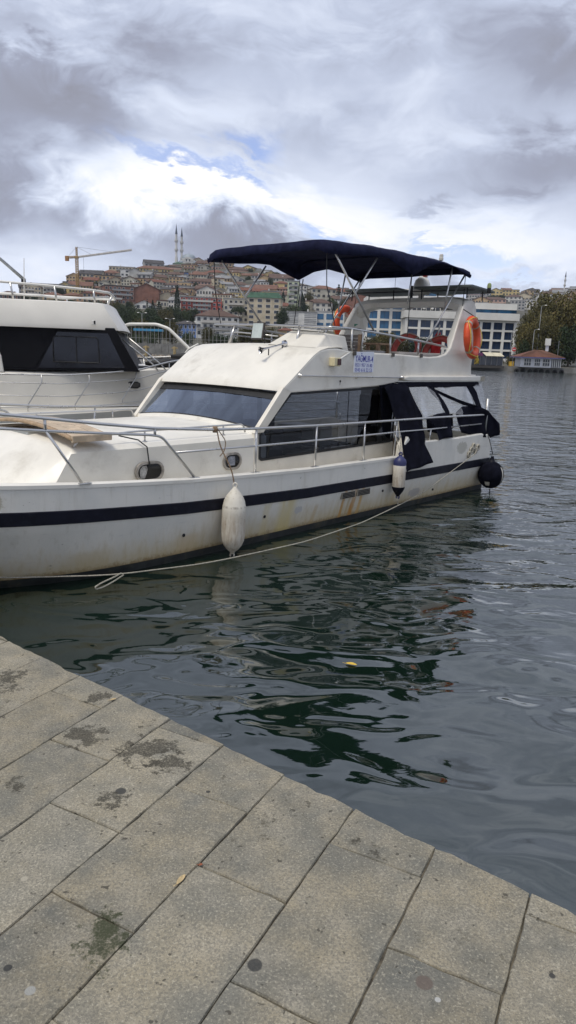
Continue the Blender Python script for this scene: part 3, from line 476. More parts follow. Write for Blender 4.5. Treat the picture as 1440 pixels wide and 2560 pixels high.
# ---------------------------------------------------------------- quay with paving stones
ZQ = 0.75
TH = R(62.74); BD = Vector((math.cos(TH), math.sin(TH))); AD = Vector((BD.y, -BD.x))
E0 = Vector((-1.532, 3.618)); ED = Vector((.7918, -.6108)).normalized(); EN = Vector((ED.y, -ED.x))
if EN.dot(-E0) < 0: EN = -EN           # pointing to the land
def stone_mat():
    m = bpy.data.materials.new('weathered_paving'); m.use_nodes = True; q = NT(m.node_tree); b = q.n['Principled BSDF']
    pos = q.node('ShaderNodeNewGeometry').outputs['Position']
    rnd = q.node('ShaderNodeObjectInfo').outputs['Random']
    sp = q.noise(pos, 150, 3, .75)                               # exposed aggregate
    sp2 = q.noise(q.vmath('ADD', pos, (5, 3, 1)), 120, 3, .75)
    md = q.noise(pos, 9, 5, .6); lg = q.noise(q.vmath('ADD', pos, q.comb(q.math('MULTIPLY', rnd, 9), 0, 0)), 4.2, 4, .6)
    base = q.mix(q.step(lg, .32, .68), (.145, .145, .128, 1), (.325, .28, .195, 1))
    base = q.mix(q.step(rnd, 0, 1, 0, .55), base, (.28, .25, .185, 1))
    base = q.mix(q.step(md, .4, .75, 0, .55), base, (.37, .335, .265, 1))
    base = q.mix(q.step(q.noise(q.vmath('ADD', pos, (2.2, 7.7, 0)), 4.2, 4, .6), .5, .72, 0, .6), base, (.165, .165, .145, 1))
    base = q.mix(q.step(sp, .44, .60, 0, .6), base, (.12, .115, .10, 1))
    base = q.mix(q.step(sp2, .54, .66, 0, .5), base, (.50, .46, .36, 1))
    base = q.mix(q.step(q.noise(q.vmath('ADD', pos, (9, 9, 4)), 38, 2, .5), .69, .735, 0, .8), base, (.06, .055, .045, 1))
    tone = q.math('ADD', .84, q.math('MULTIPLY', q.node('ShaderNodeObjectInfo').outputs['Random'], .24)); base = q.vmath('MULTIPLY', base, q.comb(tone, tone, q.math('ADD', tone, -.01)))
    lich = q.math('MULTIPLY', q.step(q.noise(q.vmath('ADD', pos, (4.4, 1.1, 0)), 1.9, 3, .6), .52, .66), q.step(q.noise(pos, 30, 5, .75), .56, .66, 0, .75)); base = q.mix(lich, base, (.075, .068, .05, 1))
    # lichen and grime patches, each with a place of its own
    edge_n = q.noise(pos, 26, 5, .75); edge_b = q.noise(pos, 7, 3, .6)
    for (px, py, r, c, ln) in STAINS:
        d = q.vmath('DISTANCE', pos, (px, py, ZQ), out=1)
        f = q.math('SUBTRACT', 1.0, q.math('DIVIDE', d, r))
        if ln: f = q.math('ADD', f, q.math('ADD', q.math('MULTIPLY', q.math('SUBTRACT', edge_n, .5), 3.4), q.math('MULTIPLY', q.math('SUBTRACT', edge_b, .5), 2.2))); s_ = q.math('MULTIPLY', q.step(f, .48, .82, 0, .9), q.step(sp, .35, .55, .6, 1)); s_ = q.math('MULTIPLY', s_, q.step(d, r*.8, r*1.7, 1, 0))
        else: s_ = q.step(q.math('ADD', f, q.math('MULTIPLY', q.math('SUBTRACT', edge_b, .5), .8)), .0, .22, 0, .85)
        base = q.mix(s_, base, c)
    q.put(b.inputs['Base Color'], base); b.inputs['Roughness'].default_value = .88; b.inputs['Specular IOR Level'].default_value = .25
    n1 = q.bump(sp, .55, .004); n2 = q.bump(md, .35, .012, n1); q.put(b.inputs['Normal'], n2)
    return m
LIC = (.055, .05, .038, 1); MOSS = (.05, .055, .03, 1); GUM = (.035, .036, .036, 1)
STAINS=[(-0.531,2.567,0.2,LIC,1),(-0.787,2.629,0.15,LIC,1),(-0.411,2.470,0.12,LIC,1),(-0.467,1.614,0.13,MOSS,1),(-0.440,1.656,0.08,MOSS,1),(-0.561,2.269,0.022,GUM,0),(-0.044,1.553,0.021,GUM,0),(0.389,1.519,0.024,(.12,.095,.08,1),0),(-1.272,3.086,0.2,LIC,1),(-0.954,2.301,0.08,LIC,1),(0.331,1.988,0.07,LIC,1),(0.106,2.226,0.05,LIC,1),(-0.835,2.959,0.1,LIC,1),(0.246,2.044,0.05,LIC,1),(-0.592,1.456,0.014,(.30,.30,.28,1),0),(-0.745,1.832,0.012,(.36,.33,.26,1),0),(0.413,1.470,0.009,(.42,.42,.40,1),0),(0.723,1.547,0.009,GUM,0),(-0.671,1.519,0.014,GUM,0),(-0.594,2.220,0.1,LIC,1),(-0.252,2.292,0.01,GUM,0),]

STONE = stone_mat()
JOINT = mat('joint_soil', (.10, .085, .06), .95, 0, .5, 30, .4, 60)
QUAYW = mat('quay_wall_stone', (.16, .155, .14), .9, 0, .3, 3, .5, 14, dirt=(.05, .06, .04), ds=3)
far_pt = lambda t, d: E0+ED*t+EN*d
q0, q1, q2, q3 = far_pt(-60, .012), far_pt(60, .012), far_pt(60, 40), far_pt(-60, 40)
mb = MB(); mb.prism([tuple(q0), tuple(q1), tuple(q2), tuple(q3)], -2.5, ZQ-.0095, lambda p, r, t: (p, r, t))
quay = tag(mb.build('quay', [QUAYW, JOINT]), kind='structure')
for p_ in quay.data.polygons:
    if p_.normal.z > .9: p_.material_index = 1
def clip(poly, pt, nrm):
    out = []
    for i, a in enumerate(poly):
        b = poly[(i+1) % len(poly)]; da, db = (a-pt).dot(nrm), (b-pt).dot(nrm)
        if da >= 0: out.append(a)
        if (da < 0) != (db < 0): out.append(a+(b-a)*(da/(da-db)))
    return out
rs = random.Random(3); JG = .0019
def paving(poly, dz, tilt):
    P = []
    for i, a in enumerate(poly):
        b = poly[(i+1) % len(poly)]; L = (b-a).length; n = max(1, int(L/.05))
        for j in range(n):
            p = a+(b-a)*(j/n); ed_ = abs((p-E0).dot(EN)) < .01; P.append(p+Vector((rs.gauss(0, .0015), rs.gauss(0, .0015)))+EN*(rs.random()**3*.014 if ed_ else 0))
    c = sum(P, Vector((0, 0)))/len(P); m = MB(); n = len(P)
    zf = lambda p, z: z+dz+tilt[0]*(p.x-c.x)+tilt[1]*(p.y-c.y)
    ins = [p+(c-p).normalized()*(.0018+rs.random()*.0025) for p in P]
    v = [(p.x, p.y, ZQ-.10) for p in P]+[(p.x, p.y, zf(p, ZQ-.003-rs.random()*.004)) for p in P]+[(p.x, p.y, zf(p, ZQ)) for p in ins]
    f = [(i, (i+1) % n, n+(i+1) % n, n+i) for i in range(n)]+[(n+i, n+(i+1) % n, 2*n+(i+1) % n, 2*n+i) for i in range(n)]+[tuple(range(2*n, 3*n))]
    m.add(v, f); return m
for kx in range(-24, 12):
    ua = -.165+kx*.3077; ub = ua+.3077; off = 1.59 if (kx % 2) else 1.29
    for mv in range(-5, 12):
        va = off+mv*.6; vb = va+.6
        if vb < -.9: continue
        g = JG+rs.uniform(-.001, .0012)
        quad = [AD*(ua+g)+BD*(va+g), AD*(ub-g)+BD*(va+g), AD*(ub-g)+BD*(vb-g), AD*(ua+g)+BD*(vb-g)]
        quad = clip(quad, E0, EN)
        if len(quad) < 3: continue
        ar = abs(sum(a.x*b.y-a.y*b.x for a, b in zip(quad, quad[1:]+quad[:1])))/2
        if ar < .004: continue
        paving(quad, rs.gauss(0, .0016), (rs.gauss(0, .004), rs.gauss(0, .004))).build('paving_stone', STONE, quay)

# dry leaves and litter
LEAFY = mat('yellow_leaf', (.62, .42, .05), .6, 0, .2, 40)
LEAFB = mat('dry_leaf', (.50, .38, .20), .8, 0, .25, 60)
LEAFR = mat('russet_leaf', (.28, .09, .04), .8, 0, .3, 60)
def leaf(name, loc, L, W, rz, m, label, curl=.25):
    g = []
    for i in range(7):
        t = i/6; wd = W*math.sin(math.pi*min(1, t*.92+.05))**.7
        g.append([((t-.5)*L, s_*wd/2, curl*wd*abs(s_)+.15*L*(t-.5)**2+.002) for s_ in (-1, -.5, 0, .5, 1)])
    m_ = MB(); m_.grid(g); o = m_.build(name, m, None, 'all', fix=False); o.location = loc; o.rotation_euler = (0, 0, rz)
    md = o.modifiers.new('thickness', 'SOLIDIFY'); md.thickness = .0012
    st = MB(); st.tube([(-L*.5, 0, .004), (-L*.68, .002, .006), (-L*.8, .004, .005)], .0012, 5); st.build('leaf_stalk', m, o)
    tag(o, label, 'leaf')
leaf('dry_leaf',(-0.280,1.841,0.753),0.045,0.016,1.15,LEAFB,'pale dry leaf caught in a paving joint')
leaf('dry_leaf',(-0.230,1.907,0.753),0.014,0.01,0.5,LEAFR,'small russet leaf at the corner of four paving stones')
leaf('dry_leaf',(-0.753,2.939,0.753),0.03,0.014,0.7,LEAFB,'pale leaf scrap in the joint beside the short edge stone')
leaf('floating_leaf',(0.520,5.049,0.003),0.085,0.04,-0.3,LEAFY,'bright yellow leaf floating on the dark water')


# ---------------------------------------------------------------- far shore and hill
LAND = mat('hillside_ground', (.07, .066, .048), .95, 0, .5, .08, dirt=(.10, .09, .07), ds=.12)
xs = [-420+20*i for i in range(62)]; ys = [154, 170, 190, 215, 240, 262]+[262+16*i for i in range(1, 62)]
mb = MB(); mb.grid([[(x*max(1, y/420), y, ground(x*max(1, y/420), y)-1.1*(y > 262)) for x in xs] for y in ys])
tag(mb.build('hillside', LAND, None, 'all'), kind='structure')
SEAW = mat('sea_wall_concrete', (.20, .195, .18), .9, 0, .25, .8, .3, 6, dirt=(.08, .08, .07), ds=.7)
mb = MB(); mb.box((0, 154, -.35), (900, 2.4, 2.7)); tag(mb.build('shore_quay', SEAW), kind='structure')

# ================================================================ the moored motor yacht
# boat frame: s metres forward from the stern, w metres from the near hull side towards the far side, z up from the water
def V(s, w, z): return Vector((s, -w, z))
WC = 1.63
yacht = empty('motor_yacht', (3.5, 12.85, 0), R(228), 'white flybridge motor yacht with navy stripe and dark blue bimini moored at the quay', 'boat')
BOAT_M = Matrix.Translation((3.5, 12.85, 0)) @ Matrix.Rotation(R(228), 4, 'Z')
def W(s, w, z): return BOAT_M @ V(s, w, z)       # boat frame to world
def lerp_tab(t, x):
    if x <= t[0][0]: return t[0][1]
    for a, b in zip(t, t[1:]):
        if x <= b[0]:
            q = (x-a[0])/(b[0]-a[0]); return a[1]+(b[1]-a[1])*q
    return t[-1][1]
def sm_tab(t, x):                                  # smooth through the table
    return sum(lerp_tab(t, x+d)*k_ for d, k_ in ((-.3, .2), (-.15, .2), (0, .2), (.15, .2), (.3, .2)))
GW = [(-1, -.10), (0, -.10), (2, -.12), (6.5, -.12), (7.6, -.11), (8.4, -.07), (9.03, .0), (9.6, .18), (10.2, .5), (10.7, .88), (11.1, 1.28), (11.35, 1.62), (12, 1.63)]
WW = [(-1, .03), (0, .0), (2, -.02), (6.5, -.02), (7.4, .0), (7.9, .04), (8.4, .16), (8.9, .37), (9.4, .68), (9.9, 1.05), (10.3, 1.4), (10.5, 1.63), (12, 1.63)]
GZ = [(0, .82), (3, .83), (5, .845), (6, .88), (7, .92), (8.2, 1.0), (9.05, 1.065), (10, 1.14), (11.35, 1.25), (12, 1.27)]
gz = lambda s: lerp_tab(GZ, s)
def hull_w(s, z):                                  # near side offset at station s and height z
    g = gz(s); zs = g-.37
    t = max(0, min(1, z/zs)); a, b = sm_tab(WW, s), sm_tab(GW, s)
    if z >= zs: return b
    if z >= 0: return a+(b-a)*(t**1.15)
    return a+(WC-a)*min(1, (-z/.55))**1.6
SS = [0, .02, .5, 1, 1.5, 2, 2.5, 3, 3.5, 4, 4.5, 5, 5.5, 6, 6.5, 7, 7.3, 7.6, 7.9, 8.2, 8.5, 8.8, 9.1, 9.4, 9.7, 10, 10.3, 10.55, 10.8, 11, 11.2, 11.34]
def hull_mat():
    m = bpy.data.materials.new('weathered_hull'); m.use_nodes = True; q = NT(m.node_tree); b = q.n['Principled BSDF']
    oc = q.node('ShaderNodeTexCoord').outputs['Object']; s, y, z = q.sep(oc)
    n1 = q.noise(oc, 2.2, 5, .6); n2 = q.noise(q.vmath('MULTIPLY', oc, (9, 9, 1.2)), 1.6, 5, .65); n3 = q.noise(oc, 26, 5, .7); n4 = q.noise(q.vmath('MULTIPLY', oc, (1.5, 1, 8)), 3, 4, .6)
    c = q.mix(q.step(n1, .35, .7), (.73, .70, .625, 1), (.66, .64, .575, 1))
    c = q.mix(q.step(n2, .5, .75, 0, .35), c, (.46, .42, .33, 1))
    c = q.mix(q.step(n4, .6, .75, 0, .25), c, (.38, .38, .36, 1))
    low = q.step(q.math('ADD', z, q.math('MULTIPLY', q.math('SUBTRACT', n2, .5), .45)), .46, .03, 0, .85)     # scum line above the water
    c = q.mix(low, c, (.46, .36, .175, 1))
    low2 = q.step(q.math('ADD', z, q.math('MULTIPLY', q.math('SUBTRACT', n3, .5), .14)), .15, .07, 0, .9)
    c = q.mix(low2, c, (.23, .15, .06, 1))
    for (s0, wd, zt, zb, cc, am) in ((3.95, .035, .50, .05, (.45, .22, .05, 1), .9), (3.78, .03, .50, .08, (.55, .33, .10, 1), .75), (4.18, .022, .5, .02, (.48, .26, .07, 1), .8), (4.05, .02, .5, .1, (.42, .30, .14, 1), .6), (5.35, .11, .56, .05, (.60, .48, .17, 1), .55), (5.7, .05, .5, .1, (.6, .5, .25, 1), .4), (6.9, .12, .3, .0, (.55, .40, .2, 1), .4), (2.9, .05, .3, .05, (.5, .36, .16, 1), .4), (4.75, .03, .35, .02, (.45, .3, .12, 1), .4), (8.1, .16, .3, 0, (.5, .4, .22, 1), .35)):
        d = q.math('ABSOLUTE', q.math('SUBTRACT', q.math('ADD', s, q.math('ADD', q.math('MULTIPLY', q.math('SUBTRACT', n1, .5), .12), q.math('MULTIPLY', z, .12))), s0+.06))
        f = q.math('MULTIPLY', q.step(d, wd*1.9, wd*.5), q.math('MULTIPLY', q.step(z, zt+.03, zt-.04), q.step(n2, .25, .6, .35, 1)))
        c = q.mix(q.math('MULTIPLY', f, am*1.15, clamp=True), c, cc)
    for (s0, z0, r1, r2, cc) in ((9.12, .91, .16, .10, (.40, .36, .26, 1)), (1.02, .83, .17, .10, (.45, .43, .36, 1)), (2.35, .22, .17, .07, (.40, .37, .34, 1)), (5.12, .33, .07, .05, (.47, .46, .44, 1))):
        d = q.math('ADD', q.math('POWER', q.math('ABSOLUTE', q.math('DIVIDE', q.math('SUBTRACT', s, s0), r1)), 2), q.math('POWER', q.math('ABSOLUTE', q.math('DIVIDE', q.math('SUBTRACT', z, z0), r2)), 2))
        c = q.mix(q.step(q.math('ADD', d, q.math('ADD', q.math('MULTIPLY', q.math('SUBTRACT', n3, .5), 2.6), q.math('MULTIPLY', q.math('SUBTRACT', n2, .5), 3.0))), 1.2, .7, 0, .85), c, cc)
    chips = q.step(q.noise(q.vmath('MULTIPLY', oc, (.7, 1, 1.4)), 11, 3, .5), .72, .74, 0, .7)
    c = q.mix(q.math('MULTIPLY', chips, q.step(n1, .45, .6)), c, (.20, .18, .15, 1))
    q.put(b.inputs['Base Color'], c); b.inputs['Roughness'].default_value = .42
    q.put(b.inputs['Normal'], q.bump(q.math('ADD', n1, q.math('MULTIPLY', n3, .15)), .22, .02))
    return m
HULL = hull_mat()
BOOT = mat('boot_stripe', (.02, .022, .02), .6, 0, .4, 5, .3, 30, dirt=(.09, .08, .045), ds=4)
def hull_rows(zs, off=0.0, side=1):
    rows = []
    for s in SS:
        r = []
        for zf in zs:
            z = zf(s); ww = hull_w(s, z)-off
            rake = max(0, s-9.0)*.12*(1-z/1.2) if z < 1.2 else 0
            r.append(V(s-rake, ww if side > 0 else 2*WC-ww, z))
        rows.append(r)
    return rows
ztop = [lambda s: gz(s), lambda s: gz(s)-.10, lambda s: gz(s)-.245, lambda s: gz(s)-.37, lambda s: (gz(s)-.37)*.8+.02, lambda s: (gz(s)-.37)*.6+.035, lambda s: (gz(s)-.37)*.35+.055, lambda s: .085]
zbot = [lambda s: .085, lambda s: .0, lambda s: -.12, lambda s: -.3, lambda s: -.48, lambda s: -.55]
mb = MB()
for sd_ in (1, -1): mb.grid(hull_rows(ztop, 0, sd_))
a = hull_rows(ztop, 0, 1)[0]; b = hull_rows(ztop, 0, -1)[0]; mb.grid([a, b])      # transom
hull = mb.build('hull', HULL, yacht, True)
mb = MB()
for sd_ in (1, -1): mb.grid(hull_rows(zbot, -.004, sd_))
a = hull_rows(zbot, -.004, 1)[0]; b = hull_rows(zbot, -.004, -1)[0]; mb.grid([a, b])
mb.build('boot_top', BOOT, hull, True)
# navy rubbing strake, stands proud of the hull
mb = MB()
for sd_ in (1, -1):
    mb.grid(hull_rows([lambda s: gz(s)-.247, lambda s: gz(s)-.252, lambda s: gz(s)-.366, lambda s: gz(s)-.372], .0, sd_))
    for r in (0,):
        rows = hull_rows([lambda s: gz(s)-.245, lambda s: gz(s)-.249, lambda s: gz(s)-.366, lambda s: gz(s)-.370], .016, sd_)
        base = hull_rows([lambda s: gz(s)-.240, lambda s: gz(s)-.375], -.002, sd_)
        mb2 = [[bb[0], rr[1], rr[2], bb[1]] for bb, rr in zip(base, rows)]
        mb.grid(mb2)
a = hull_rows([lambda s: gz(s)-.247, lambda s: gz(s)-.368], .012, 1)[0]; b = hull_rows([lambda s: gz(s)-.247, lambda s: gz(s)-.368], .012, -1)[0]
mb.grid([[p+Vector((-.012, 0, 0)) for p in a], [p+Vector((-.012, 0, 0)) for p in b]])
mb.build('rubbing_strake', NAVY, hull, True)
# gunwale cap, bulwark inside and deck
CAP = .085; DK = .17
capm = MB(); deckm = MB()
for sd_ in (1, -1):
    f_ = lambda ww: ww if sd_ > 0 else 2*WC-ww
    rows = []; 
    for s in SS:
        g = gz(s); ww = hull_w(s, g); wi = min(WC, ww+CAP)
        rows.append([V(s, f_(ww-.008), g-.03), V(s, f_(ww-.008), g+.004), V(s, f_(ww+.012), g+.016), V(s, f_(wi-.01), g+.016), V(s, f_(wi), g+.004), V(s, f_(wi), g-DK-.02)])
    capm.grid([r for r, s in zip(rows, SS) if s >= 2.5])
    deckm.grid([[V(s, f_(min(WC, hull_w(s, gz(s))+CAP-.005)), gz(s)-DK if s > 2.45 else .55), V(s, WC, gz(s)-DK+.02 if s > 2.45 else .55)] for s in SS])
capm.build('gunwale_cap', WHITE, hull, True)
DECKM = mat('deck_paint', (.58, .56, .50), .6, 0, .1, 4, .08, 40, dirt=(.40, .36, .28))
deckm.build('deck', DECKM, yacht, False)
# raised bulwark round the cockpit
mb = MB()
for f_ in ((lambda x: x), (lambda x: 2*WC-x)):
    prof = [(2.62, .78), (2.56, .99), (2.48, 1.02), (1.2, 1.01), (.35, 1.03), (.12, 1.0), (.03, .93), (.0, .78)]
    mb.prism(prof, -.105, -.03, lambda p, q_, t, f_=f_: V(p, f_(t), q_))
mb.prism([(-.10, .80), (.1, .98), (.5, 1.0), (2.76, 1.0), (3.16, .98), (3.36, .80)], 0.0, .07, lambda p, q_, t: V(t+.001, p, q_))
mb.build('cockpit_bulwark', HULL, yacht, False, .02)
# engine vents and through-hulls
for s0 in (4.13, 3.78):
    z0 = .405; ww = hull_w(s0, z0); mb = MB()
    mb.box(V(s0, ww-.004, z0), (.30, .03, .085)); vent = mb.build('engine_vent', mat('vent_frame', (.30, .27, .21), .6), hull)
    for j in range(4): m2 = MB(); m2.box(V(s0, ww-.022, z0-.03+.02*j), (.27, .012, .011)); m2.build('vent_slat', BLACK, vent)
for s0, z0 in ((5.75, .33), (3.28, .36), (7.0, .30), (1.8, .2)):
    mb = MB(); mb.lathe([(.016, -.01), (.02, .006), (.012, .012)], V(s0, hull_w(s0, z0)-.002, z0), 10, Matrix.Rotation(R(-90), 3, 'X')); mb.build('drain_outlet', BLACK, hull, True)

# ---- coachroof (raised foredeck)
def cr_prof(s):                                    # half breadth of the coachroof top edge, edge height
    wt = lerp_tab([(5.3, .37), (8.02, .37), (8.2, .9), (8.24, 1.6)], s); return wt
mb = MB(); rows = []
tops = [(5.30, .37), (6.2, .37), (7.1, .38), (8.0, .40)]
for s, wt in tops:
    base_w = wt-.02
    rows.append([V(s, base_w, gz(s)-DK-.02), V(s, base_w+.01, 1.23), V(s, base_w+.05, 1.275), V(s, .75, 1.325), V(s, 1.2, 1.36), V(s, WC, 1.372), V(s, 2*WC-1.2, 1.36), V(s, 2*WC-.75, 1.325), V(s, 2*WC-base_w-.05, 1.275), V(s, 2*WC-base_w-.01, 1.23), V(s, 2*WC-base_w, gz(s)-DK-.02)])
fr = [(8.36, .34, .84), (8.06, .41, 1.225), (8.04, .46, 1.27), (8.14, .78, 1.305), (8.18, 1.2, 1.335), (8.2, WC, 1.345)]
front_top = [V(*p) for p in fr]+[V(p[0], 2*WC-p[1], p[2]) for p in fr[-2::-1]]
rows.append(front_top)
fb = [(8.38, .34, .84), (8.40, .42, .84), (8.5, .55, .86), (8.75, .85, .90), (8.95, 1.2, .94), (9.05, WC, .95)]
rows.append([V(*p) for p in fb]+[V(p[0], 2*WC-p[1], p[2]) for p in fb[-2::-1]])
mb.grid(rows); coach = mb.build('coachroof', WHITE, yacht, True)
PORTF = mat('porthole_frame', (.36, .33, .29), .5, .5, .25, 14, .1, 40)
def stadium(L, H, n=8):
    r = H/2; c = L/2-r; pts = []
    for i in range(n+1): t = -math.pi/2+math.pi*i/n; pts.append((c+r*math.cos(t), r*math.sin(t)))
    for i in range(n+1): t = math.pi/2+math.pi*i/n; pts.append((-c+r*math.cos(t), r*math.sin(t)))
    return pts
for i, (s0, z0, L, H) in enumerate(((7.14, .965, .385, .225), (5.90, .972, .31, .215))):
    w0 = .352; o_, i_ = stadium(L, H), stadium(L-.055, H-.055); n = len(o_); mb = MB()
    rows = [[V(s0+p, w0+.01, z0+q_) for p, q_ in o_], [V(s0+p*.99, w0-.018, z0+q_*.99) for p, q_ in o_], [V(s0+p, w0-.02, z0+q_) for p, q_ in i_], [V(s0+p*.97, w0-.004, z0+q_*.97) for p, q_ in i_]]
    mb.grid(rows, closed=True); port = mb.build('porthole', PORTF, coach, True)
    mb = MB(); mb.add([V(s0+p*.98, w0-.005, z0+q_*.98) for p, q_ in i_], [tuple(range(len(i_)))])
    mb.build('pane', mat('porthole_glass', (.012, .012, .014), .06, 0, .2, 4), port)
    mb = MB()                                      # pale curtain folds behind the glass
    if i == 0: pts = [(.13, -.068), (.135, .03), (.10, .066), (.045, .07), (.03, .03), (.045, -.02), (.07, -.07)]
    else: pts = [(.07, -.05), (.075, .05), (.05, .062), (-.04, .06), (-.05, .0), (-.045, -.055)]
    mb.add([V(s0+p, w0-.008, z0+q_) for p, q_ in pts], [tuple(range(len(pts)))]); mb.build('curtain', mat('porthole_curtain', (.36, .35, .33) if i == 0 else (.24, .25, .28), .9, 0, .4, 25), port)
# hanging black strap over the coachroof side
mb = MB(); mb.tube([V(7.42, .52, 1.36), V(7.25, .40, 1.315), V(7.18, .34, 1.24), V(7.17, .325, 1.1), V(7.15, .32, 1.02)], .008, 6); mb.build('strap', BLACK, coach, True)
# foredeck hatch
mb = MB(); hz = 1.335
mb.prism([(7.98, 1.02), (8.42, 1.02), (8.42, 1.62), (7.98, 1.62)], 0, .035, lambda p, q_, t: V(p-.3, q_+.15, hz+t)); hatch = mb.build('deck_hatch', ALU, coach, False, .01)
mb = MB(); mb.prism([(8.02, 1.06), (8.38, 1.06), (8.38, 1.58), (8.02, 1.58)], .036, .042, lambda p, q_, t: V(p-.3, q_+.15, hz+t)); mb.build('hatch_pane', mat('hatch_glass', (.03, .035, .05), .08), hatch)
# grab rails on the coachroof
def rail(name, pts, r=.013, parent=None, n=8, m=STEEL):
    P = [Vector(p) for p in pts]; mb = MB(); mb.tube(round_path(P, .07), r, n); return mb.build(name, m, parent, 'all')
def round_path(P, rad, n=4):
    out = [P[0]]
    for a, b, c in zip(P, P[1:], P[2:]):
        d1 = (a-b); d2 = (c-b); r = min(rad, d1.length*.45, d2.length*.45); p, q_ = b+d1.normalized()*r, b+d2.normalized()*r
        for i in range(n+1): t = i/n; out.append(p*(1-t)**2+b*2*t*(1-t)+q_*t*t)
    return out+[P[-1]]
def foot(p, parent, r=.03):
    mb = MB(); mb.lathe([(r, 0), (r, .006), (r*.55, .014)], p, 12); return mb.build('rail_foot', STEEL, parent, True)
for ww in (.46, 2*WC-.46):
    g = rail('grab_rail', [V(8.0, ww, 1.28), V(7.93, ww, 1.365), V(7.3, ww, 1.40), V(7.2, ww, 1.40), V(6.0, ww, 1.40), V(5.62, ww, 1.40), V(5.58, ww, 1.30)], .012, coach)
    foot(V(8.0, ww, 1.277), g)
    for s0 in (7.12, 5.95):
        mb = MB(); mb.tube([V(s0, ww, 1.28), V(s0, ww, 1.40)], .010, 8); mb.build('rail_post', STEEL, g, 'all'); foot(V(s0, ww, 1.28), g)

# ---- cabin: sides, pillars, windscreen, side windows
CABW = .35; CA = 2.42
cab = MB()
for f_, sg in (((lambda x: x), 1), ((lambda x: 2*WC-x), -1)):
    lowp = [(5.52, .66), (5.52, 1.30), (5.45, 1.30), (5.44, .95), (5.36, .93), (CA+.05, .975), (CA, .975), (CA, .66)]
    cab.prism(lowp, CABW, CABW+.05, lambda p, q_, t, f_=f_: V(p, f_(t), q_))
    cab.prism([(5.53, 1.29), (5.37, 1.29), (4.86, 1.80), (5.02, 1.86)], CABW-.012, CABW+.055, lambda p, q_, t, f_=f_: V(p, f_(t), q_))
cab.prism([(CABW+.05, .55), (1.0, .55), (1.0, 1.9), (CABW+.05, 1.9)], CA, CA+.05, lambda p, q_, t: V(t, p, q_))
cab.prism([(2*WC-1.0, .55), (2*WC-CABW-.05, .55), (2*WC-CABW-.05, 1.0), (2*WC-1.0, 1.0)], CA, CA+.05, lambda p, q_, t: V(t, p, q_))
cabin = cab.build('cabin', CREAMW, yacht, False, .008)
side_poly = [(5.44, .955), (5.40, .93), (CA+.02, .985), (CA+.02, 1.85), (4.88, 1.785), (5.44, 1.26)]
for f_, sg in (((lambda x: x), 1), ((lambda x: 2*WC-x), -1)):
    mb = MB(); mb.add([V(p, f_(CABW-.004), q_) for p, q_ in side_poly], [tuple(range(len(side_poly)))]); win = mb.build('side_window', GLASS, cabin)
    # black rubber border and divider
    mb = MB(); n = len(side_poly); cx_, cz_ = 3.9, 1.38
    inner = [(p+(cx_-p)*.02 if abs(p-cx_) > .5 else p, q_+(cz_-q_)*.075) for p, q_ in side_poly]
    mb.grid([[V(p, f_(CABW-.0105), q_) for p, q_ in side_poly], [V(p, f_(CABW-.0105), q_) for p, q_ in inner], [V(p, f_(CABW+.004), q_) for p, q_ in inner]], closed=True)
    mb.build('window_seal', BLACK, win)
    mb = MB(); mb.box(V(3.62, f_(CABW+.006), 1.40), (.012, .01, .80)); mb.build('window_divider', BLACK, win)
# interior
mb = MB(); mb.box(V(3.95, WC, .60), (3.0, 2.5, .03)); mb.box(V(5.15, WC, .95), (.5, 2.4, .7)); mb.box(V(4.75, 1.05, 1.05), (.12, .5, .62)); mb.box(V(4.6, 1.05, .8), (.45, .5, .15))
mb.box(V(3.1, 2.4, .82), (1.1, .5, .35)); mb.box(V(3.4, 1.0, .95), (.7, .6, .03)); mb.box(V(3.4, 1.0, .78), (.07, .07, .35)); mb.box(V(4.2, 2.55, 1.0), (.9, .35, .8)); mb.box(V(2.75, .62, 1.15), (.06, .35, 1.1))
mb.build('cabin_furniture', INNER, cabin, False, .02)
mb = MB()
for i in range(24): t = 2*math.pi*i/24
mb.tube([V(4.93, 2.05+.17*math.cos(2*math.pi*i/20), 1.38+.17*math.sin(2*math.pi*i/20)) for i in range(20)], .014, 6, closed=True); mb.build('steering_wheel', BLACK, cabin, 'all')
mb = MB()
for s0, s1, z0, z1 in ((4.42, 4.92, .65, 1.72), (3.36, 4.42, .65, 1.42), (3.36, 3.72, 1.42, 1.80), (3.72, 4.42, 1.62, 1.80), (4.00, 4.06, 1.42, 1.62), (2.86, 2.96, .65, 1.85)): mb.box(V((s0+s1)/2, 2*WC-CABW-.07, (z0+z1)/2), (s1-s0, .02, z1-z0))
mb.build('added_dark_backing', mat('painted_dark_interior', (.03, .028, .027), .8), cabin)  # dark panels added at the far window so the cabin looks unlit
# windscreen
nW = 12; bot = []; top = []
for i in range(nW+1):
    t = i/nW; w_ = .37+(2*WC-.74)*t; c_ = 1-(2*t-1)**2
    bot.append(V(5.44+.06*c_, w_, 1.315+.085*c_)); top.append(V(4.97+.05*c_, w_, 1.775+.03*c_))
mb = MB(); mb.grid([bot, top]); wsn = mb.build('windscreen', WSGLASS, cabin, 'all')
mb = MB(); up = (Vector((.7, 0, .7)))*.006
mb.grid([[p+up for p in top], [p+up+(b_-p)*.20 for p, b_ in zip(top, bot)]]); 
mb.grid([[p+up for p in bot], [p+up+(t_-p)*.05 for p, t_ in zip(bot, top)]]); mb.build('windscreen_seal', BLACK, wsn, 'all')
mb = MB(); mb.grid([[p+Vector((.05, 0, -.06)) for p in bot], [p+Vector((.02, 0, .012)) for p in bot], [p+Vector((-.03, 0, .006)) for p in bot], [p+Vector((-.1, 0, -.08)) for p in bot]]); mb.build('windscreen_base', WHITE, cabin, 'all')

